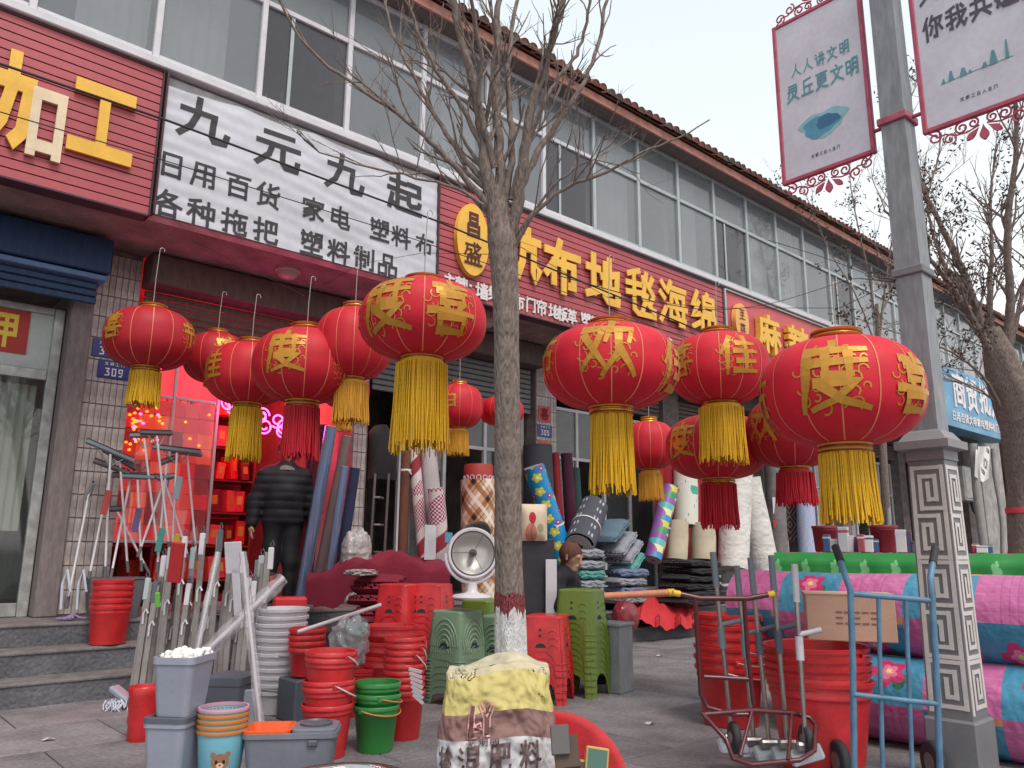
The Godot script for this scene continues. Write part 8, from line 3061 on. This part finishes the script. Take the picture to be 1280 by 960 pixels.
	for e in [[[1044, 683], [1051, 702]], [[1169, 685], [1166, 704]]]:
		mb = MB.new(t.position)
		mb.tube([at(e[0][0], e[0][1], D + 0.28), at(e[1][0], e[1][1], D + 0.20)], 0.021, 10)
		add(mb, "grip", mat("rubber"), t)
	mb = MB.new(t.position)
	mb.tube([at(1063, 742, D + 0.10), at(1166, 751, D + 0.10)], 0.0155, 10)
	add(mb, "cross_bar", blue, t)
	mb = MB.new(t.position)
	mb.tube([at(1067, 868, D + 0.03), at(1172, 880, D + 0.03)], 0.013, 10)
	add(mb, "cross_bar", blue, t)
	mb = MB.new(t.position)
	mb.tube([at(1098, 746, D + 0.10), at(1101, 868, D + 0.035), at(1104, 985, D)], 0.012, 8)
	add(mb, "upright_bar", blue, t)
	mb = MB.new(t.position)
	mb.tube([at(1132, 749, D + 0.10), at(1137, 872, D + 0.035), at(1141, 985, D)], 0.012, 8)
	add(mb, "upright_bar", blue, t)
	mb = MB.new(t.position)
	var fl := on_y(1122, 985, 0.012)
	var fb := Vector3(F.x, 0, F.z).normalized()
	mb.box(fl - fb * 0.12, Vector3(0.46, 0.008, 0.24), 0.002, Basis(fb.cross(Vector3.UP), Vector3.UP, -fb))
	add(mb, "toe_plate", blue, t)
	for s in [-1.0, 1.0]:
		mb = MB.new(t.position)
		var wc: Vector3 = fl + fb.cross(Vector3.UP) * 0.25 * s + fb * 0.10 + Vector3(0, 0.10, 0)
		mb.lathe([Vector2(0.05, -0.022), Vector2(0.098, -0.024), Vector2(0.11, -0.012), Vector2(0.11, 0.012), Vector2(0.098, 0.024), Vector2(0.05, 0.022)], 28, Transform3D(Basis(Vector3.UP, fb.cross(Vector3.UP), fb), wc))
		var wheel := add(mb, "wheel", mat("rubber"), t)
		mb = MB.new(t.position)
		mb.lathe([Vector2(0.0, -0.03), Vector2(0.05, -0.028), Vector2(0.052, 0.028), Vector2(0.0, 0.03)], 16, Transform3D(Basis(Vector3.UP, fb.cross(Vector3.UP), fb), wc))
		add(mb, "hub", steel, wheel)

# ---- people: distance field of tapered capsules, meshed as surface nets
func field_mesh(mb: MB, bones: Array, cell: float, k: float, wob) -> void:
	var lo := Vector3(1e9, 1e9, 1e9)
	var hi := -lo
	for b in bones:
		for e in 2:
			var r: float = b[2 + e] + 0.05
			lo = lo.min(b[e] - Vector3(r, r, r))
			hi = hi.max(b[e] + Vector3(r, r, r))
	var nx := int((hi.x - lo.x) / cell) + 2
	var ny := int((hi.y - lo.y) / cell) + 2
	var nzc := int((hi.z - lo.z) / cell) + 2
	var fld := PackedFloat32Array()
	fld.resize(nx * ny * nzc)
	fld.fill(1.0)
	var raw := PackedFloat32Array()
	raw.resize(nx * ny * nzc)
	raw.fill(9.0)
	var ids := PackedByteArray()
	ids.resize(nx * ny * nzc)
	for bi in bones.size():
		var b: Array = bones[bi]
		var A: Vector3 = b[0]
		var Bv: Vector3 = b[1]
		var ab := Bv - A
		var l2 := maxf(ab.length_squared(), 1e-9)
		var m: float = maxf(b[2], b[3]) + k + 0.03
		var c0 := (A.min(Bv) - Vector3(m, m, m) - lo) / cell
		var c1 := (A.max(Bv) + Vector3(m, m, m) - lo) / cell
		for z in range(maxi(0, int(c0.z)), mini(nzc, int(c1.z) + 2)):
			for y in range(maxi(0, int(c0.y)), mini(ny, int(c1.y) + 2)):
				for x in range(maxi(0, int(c0.x)), mini(nx, int(c1.x) + 2)):
					var p := lo + Vector3(x, y, z) * cell
					var t := clampf((p - A).dot(ab) / l2, 0.0, 1.0)
					var d: float = (p - A - ab * t).length() - lerpf(b[2], b[3], t)
					var i := (z * ny + y) * nx + x
					if d < raw[i]:
						raw[i] = d
						ids[i] = b[4]
					var f := fld[i]
					var h := maxf(k - absf(f - d), 0.0) / k
					fld[i] = minf(f, d) - h * h * k * 0.25
	if wob != null:
		for z in nzc:
			for y in ny:
				for x in nx:
					var i := (z * ny + y) * nx + x
					if absf(fld[i]) < 0.06:
						fld[i] += wob.call(lo + Vector3(x, y, z) * cell, ids[i])
	var at2 := {}
	var vs: Array[Vector3] = []
	var ns: Array[Vector3] = []
	var cs: Array[int] = []
	var sx := 1
	var sy := nx
	var sz := nx * ny
	var cor := [0, sx, sy, sx + sy, sz, sx + sz, sy + sz, sx + sy + sz]
	var cv := [Vector3(0, 0, 0), Vector3(1, 0, 0), Vector3(0, 1, 0), Vector3(1, 1, 0), Vector3(0, 0, 1), Vector3(1, 0, 1), Vector3(0, 1, 1), Vector3(1, 1, 1)]
	var ed := [[0, 1], [2, 3], [4, 5], [6, 7], [0, 2], [1, 3], [4, 6], [5, 7], [0, 4], [1, 5], [2, 6], [3, 7]]
	for z in nzc - 1:
		for y in ny - 1:
			for x in nx - 1:
				var i := (z * ny + y) * nx + x
				var f0 := fld[i]
				if absf(f0) > cell * 3.0:
					continue
				var inside := 0
				for c in 8:
					if fld[i + cor[c]] < 0.0:
						inside += 1
				if inside == 0 or inside == 8:
					continue
				var acc := Vector3.ZERO
				var cnt := 0
				for e in ed:
					var fa := fld[i + cor[e[0]]]
					var fb := fld[i + cor[e[1]]]
					if (fa < 0.0) != (fb < 0.0):
						acc += cv[e[0]].lerp(cv[e[1]], fa / (fa - fb))
						cnt += 1
				var g := Vector3(fld[i + sx] - f0 + fld[i + sx + sy + sz] - fld[i + sy + sz], fld[i + sy] - f0 + fld[i + sx + sy + sz] - fld[i + sx + sz], fld[i + sz] - f0 + fld[i + sx + sy + sz] - fld[i + sx + sy])
				at2[i] = vs.size()
				vs.append(lo + (Vector3(x, y, z) + acc / cnt) * cell)
				ns.append(g.normalized())
				cs.append(ids[i])
	var pal := [rgb(206, 160, 136), rgb(27, 27, 34), rgb(24, 24, 31), rgb(30, 26, 26), rgb(56, 40, 34), rgb(190, 190, 196)]
	var steps := [sx, sy, sz]
	for i in at2:
		for ax in 3:
			var s1: int = steps[(ax + 1) % 3]
			var s2: int = steps[(ax + 2) % 3]
			if (fld[i] < 0.0) == (fld[i + steps[ax]] < 0.0):
				continue
			if not (at2.has(i - s1) and at2.has(i - s2) and at2.has(i - s1 - s2)):
				continue
			var q := [at2[i], at2[i - s1], at2[i - s1 - s2], at2[i - s2]]
			mb.col = pal[cs[q[0]]].srgb_to_linear()
			mb.tri(vs[q[0]], vs[q[1]], vs[q[2]], ns[q[0]], ns[q[1]], ns[q[2]])
			mb.tri(vs[q[0]], vs[q[2]], vs[q[3]], ns[q[0]], ns[q[2]], ns[q[3]])

func head_bones(c: Vector3, fw: Vector3, up: Vector3) -> Array:
	var sd := fw.cross(up).normalized()
	var out := []
	out.append([c + up * 0.045 - fw * 0.015, c + up * 0.02 + fw * 0.02, 0.088, 0.085, 0])
	out.append([c - up * 0.02 + fw * 0.03, c - up * 0.085 + fw * 0.055, 0.066, 0.042, 0])
	out.append([c + up * 0.012 + fw * 0.10, c - up * 0.025 + fw * 0.118, 0.012, 0.017, 0])
	out.append([c - up * 0.055 + fw * 0.092 + sd * 0.018, c - up * 0.055 + fw * 0.092 - sd * 0.018, 0.010, 0.010, 0])
	for s in [-1.0, 1.0]:
		out.append([c + sd * 0.088 * s + up * 0.02, c + sd * 0.086 * s - up * 0.02, 0.014, 0.011, 0])
		out.append([c + fw * 0.092 + sd * 0.035 * s + up * 0.035, c + fw * 0.085 + sd * 0.05 * s + up * 0.033, 0.013, 0.011, 0])
	out.append([c - up * 0.06 - fw * 0.01, c - up * 0.19 - fw * 0.02, 0.055, 0.062, 0])
	return out

func hand_bones(w: Vector3, d: Vector3, palm_n: Vector3, curl: float, side: float) -> Array:
	var s := d.cross(palm_n).normalized()
	var out := [[w, w + d * 0.045, 0.024, 0.026, 0], [w + d * 0.05 + s * 0.022, w + d * 0.05 - s * 0.022, 0.021, 0.021, 0]]
	for k in 4:
		var b := w + d * 0.075 + s * (0.030 - k * 0.020)
		var l: float = [0.032, 0.037, 0.035, 0.027][k]
		var d1 := (d + palm_n * curl * 0.5).normalized()
		var d2 := (d + palm_n * curl * 1.3).normalized()
		out.append([b, b + d1 * l, 0.0095, 0.009, 0])
		out.append([b + d1 * l, b + d1 * l + d2 * l * 0.9, 0.009, 0.0075, 0])
	var tb := w + d * 0.025 + s * 0.026 * side
	var td := (d * 0.75 + s * 0.5 * side + palm_n * 0.35).normalized()
	out.append([tb, tb + td * 0.036, 0.012, 0.0105, 0])
	out.append([tb + td * 0.036, tb + td * 0.036 + (d + palm_n * 0.4).normalized() * 0.028, 0.0105, 0.008, 0])
	return out

func face_details(t: Node3D, parent: Node3D, c: Vector3, fw: Vector3, up: Vector3) -> void:
	var sd := fw.cross(up).normalized()
	var mb := MB.new(t.position)
	for s in [-1.0, 1.0]:
		mb.lathe([Vector2(0, -0.007), Vector2(0.011, 0.0), Vector2(0, 0.007)], 10, Transform3D(Basis(sd, up, fw), c + fw * 0.092 + sd * 0.034 * s + up * 0.012))
	add(mb, "eyes", mat("eye_dark", rgb(36, 28, 26), 0.3), parent)
	mb = MB.new(t.position)
	for s in [-1.0, 1.0]:
		mb.tube([c + fw * 0.101 + sd * 0.018 * s + up * 0.036, c + fw * 0.092 + sd * 0.05 * s + up * 0.038], 0.004, 5)
	add(mb, "eyebrows", mat("eye_dark"), parent)
	mb = MB.new(t.position)
	mb.tube([c + fw * 0.092 + sd * 0.024 - up * 0.056, c + fw * 0.101 - up * 0.054, c + fw * 0.092 - sd * 0.024 - up * 0.056], 0.005, 6)
	add(mb, "mouth", mat("lip", rgb(160, 92, 86), 0.6), parent)

func hair_cap(t: Node3D, parent: Node3D, c: Vector3, fw: Vector3, up: Vector3, m: Material, low: float) -> void:
	var mb := MB.new(t.position)
	var sd := fw.cross(up).normalized()
	var rows := []
	for i in 13:
		var v := i / 12.0
		var line := PackedVector3Array()
		for j in 30:
			var a := TAU * j / 30.0
			var front := maxf(0.0, cos(a))
			var lim := lerpf(low, 0.06, pow(front, 0.6))
			var y := lerpf(0.142, lim, pow(v, 1.4))
			var rr := 0.104 * sqrt(maxf(0.02, 1.0 - pow(clampf((y - 0.03) / 0.115, -0.75, 1.0), 2.0))) + 0.004 * sin(a * 13.0 + v * 5.0)
			line.push_back(c + up * y + fw * (cos(a) * rr * 1.06 - 0.004) + sd * sin(a) * rr * 0.98)
		rows.append(line)
	mb.grid(rows, true, c)
	add(mb, "hair", m, parent)

func build_people() -> void:
	var skin_m := mat("body_vc", Color(1, 1, 1), 0.72, "cloth", 3.0, {"vc": true})
	# man standing in the shop doorway, arms hanging
	var p := at(354, 640, 8.25)
	p.y = 0.578
	var t := thing("person", "person in black puffer jacket and dark trousers standing in the shop doorway", "person", p)
	var fw := EYE - p
	fw.y = 0.0
	fw = fw.normalized().rotated(Vector3.UP, 0.15)
	var up := Vector3.UP
	var sd := fw.cross(up).normalized()
	var L := func(x: float, y: float, z: float) -> Vector3: return p + sd * x + up * y + fw * z
	var bones := []
	bones.append([L.call(0, 0.98, 0), L.call(0, 1.18, 0.01), 0.150, 0.165, 1])
	bones.append([L.call(0, 1.18, 0.01), L.call(0, 1.36, 0.0), 0.165, 0.135, 1])
	for s in [-1.0, 1.0]:
		bones.append([L.call(0.07 * s, 0.96, 0), L.call(0.08 * s, 1.30, 0.0), 0.14, 0.14, 1])
		bones.append([L.call(0.05 * s, 1.41, 0), L.call(0.185 * s, 1.37, 0), 0.085, 0.085, 1])
		bones.append([L.call(0.195 * s, 1.36, 0), L.call(0.285 * s, 1.11, -0.01), 0.088, 0.074, 1])
		bones.append([L.call(0.285 * s, 1.11, -0.01), L.call(0.315 * s, 0.87, 0.04), 0.074, 0.056, 1])
		bones.append([L.call(0.09 * s, 0.92, 0), L.call(0.10 * s, 0.48, 0.01), 0.108, 0.078, 2])
		bones.append([L.call(0.10 * s, 0.48, 0.01), L.call(0.11 * s, 0.10, -0.01), 0.076, 0.062, 2])
		bones.append([L.call(0.11 * s, 0.045, -0.03), L.call(0.125 * s, 0.04, 0.13), 0.045, 0.038, 3])
	bones.append([L.call(0, 1.44, 0.0), L.call(0, 1.50, 0.01), 0.075, 0.078, 1])
	var mb := MB.new(p)
	var quilt := func(q: Vector3, id: int) -> float:
		var y := q.y - p.y
		if id == 1 and y > 0.85:
			return 0.008 * absf(sin(y * PI / 0.085)) * -1.0 + 0.003 * sin(q.x * 31.0 + y * 17.0)
		return 0.004 * sin(y * 26.0 + q.x * 9.0)
	field_mesh(mb, bones, 0.016, 0.05, quilt)
	var hc: Vector3 = L.call(0.0, 1.63, 0.02)
	field_mesh(mb, head_bones(hc, fw, up), 0.008, 0.022, null)
	for s in [-1.0, 1.0]:
		var w: Vector3 = L.call(0.317 * s, 0.86, 0.045)
		field_mesh(mb, hand_bones(w, (Vector3.DOWN * 0.97 + fw * 0.2).normalized(), -sd * s, 0.35, 1.0 if s > 0 else -1.0), 0.0055, 0.008, null)
	var body := add(mb, "body", skin_m, t)
	face_details(t, body, hc, fw, up)
	hair_cap(t, body, hc, fw, up, mat("hair_black", rgb(34, 30, 32), 0.6), -0.05)
	mb = MB.new(p)
	var rows := []
	for i in 4:
		var line := PackedVector3Array()
		for j in 20:
			var a := TAU * j / 20.0
			line.push_back(L.call(sin(a) * (0.092 + 0.012 * i), 1.50 - 0.02 * i - 0.012 * cos(a), 0.01 + cos(a) * (0.088 + 0.012 * i)))
		rows.append(line)
	mb.grid(rows, true, L.call(0, 1.47, 0))
	add(mb, "collar", mat("collar_grey", rgb(120, 112, 110), 0.9), body)
	# person sitting behind the olive stools, turned towards the bedding
	p = at(696, 760, 7.35)
	p.y = 0.06
	t = thing("person", "seated person in black jacket with reddish brown hair behind the olive stools", "person", p)
	fw = (R * 0.9 - Vector3(F.x, 0, F.z) * 0.45)
	fw.y = 0.0
	fw = fw.normalized()
	sd = fw.cross(up).normalized()
	L = func(x: float, y: float, z: float) -> Vector3: return p + sd * x + up * y + fw * z
	bones = []
	bones.append([L.call(0, 0.47, -0.03), L.call(0, 0.72, 0.02), 0.155, 0.16, 1])
	bones.append([L.call(0, 0.72, 0.02), L.call(0, 0.90, 0.07), 0.16, 0.125, 1])
	for s in [-1.0, 1.0]:
		bones.append([L.call(0.05 * s, 0.93, 0.08), L.call(0.17 * s, 0.88, 0.07), 0.08, 0.08, 1])
		bones.append([L.call(0.18 * s, 0.87, 0.07), L.call(0.23 * s, 0.66, 0.13), 0.078, 0.066, 1])
		bones.append([L.call(0.23 * s, 0.66, 0.13), L.call(0.10 * s, 0.60, 0.27), 0.064, 0.05, 1])
		bones.append([L.call(0.09 * s, 0.46, 0.0), L.call(0.12 * s, 0.48, 0.40), 0.105, 0.08, 2])
		bones.append([L.call(0.12 * s, 0.48, 0.40), L.call(0.12 * s, 0.11, 0.36), 0.075, 0.06, 2])
		bones.append([L.call(0.12 * s, 0.045, 0.34), L.call(0.13 * s, 0.04, 0.50), 0.045, 0.038, 3])
	mb = MB.new(p)
	field_mesh(mb, bones, 0.017, 0.05, func(q: Vector3, id: int) -> float: return 0.005 * sin(q.y * 30.0 + q.x * 13.0))
	var up2 := (up + fw * 0.25).normalized()
	hc = L.call(0.0, 1.085, 0.14)
	var hf := (fw - up * 0.35).normalized()
	field_mesh(mb, head_bones(hc, hf, up2), 0.008, 0.022, null)
	for s in [-1.0, 1.0]:
		field_mesh(mb, hand_bones(L.call(0.095 * s, 0.595, 0.275), (fw * 0.8 - sd * 0.5 * s - up * 0.1).normalized(), -up, 0.5, 1.0 if s > 0 else -1.0), 0.0055, 0.008, null)
	body = add(mb, "body", skin_m, t)
	face_details(t, body, hc, hf, up2)
	hair_cap(t, body, hc, hf, up2, mat("hair_brown", rgb(92, 54, 44), 0.75, "cloth", 5.0), -0.09)
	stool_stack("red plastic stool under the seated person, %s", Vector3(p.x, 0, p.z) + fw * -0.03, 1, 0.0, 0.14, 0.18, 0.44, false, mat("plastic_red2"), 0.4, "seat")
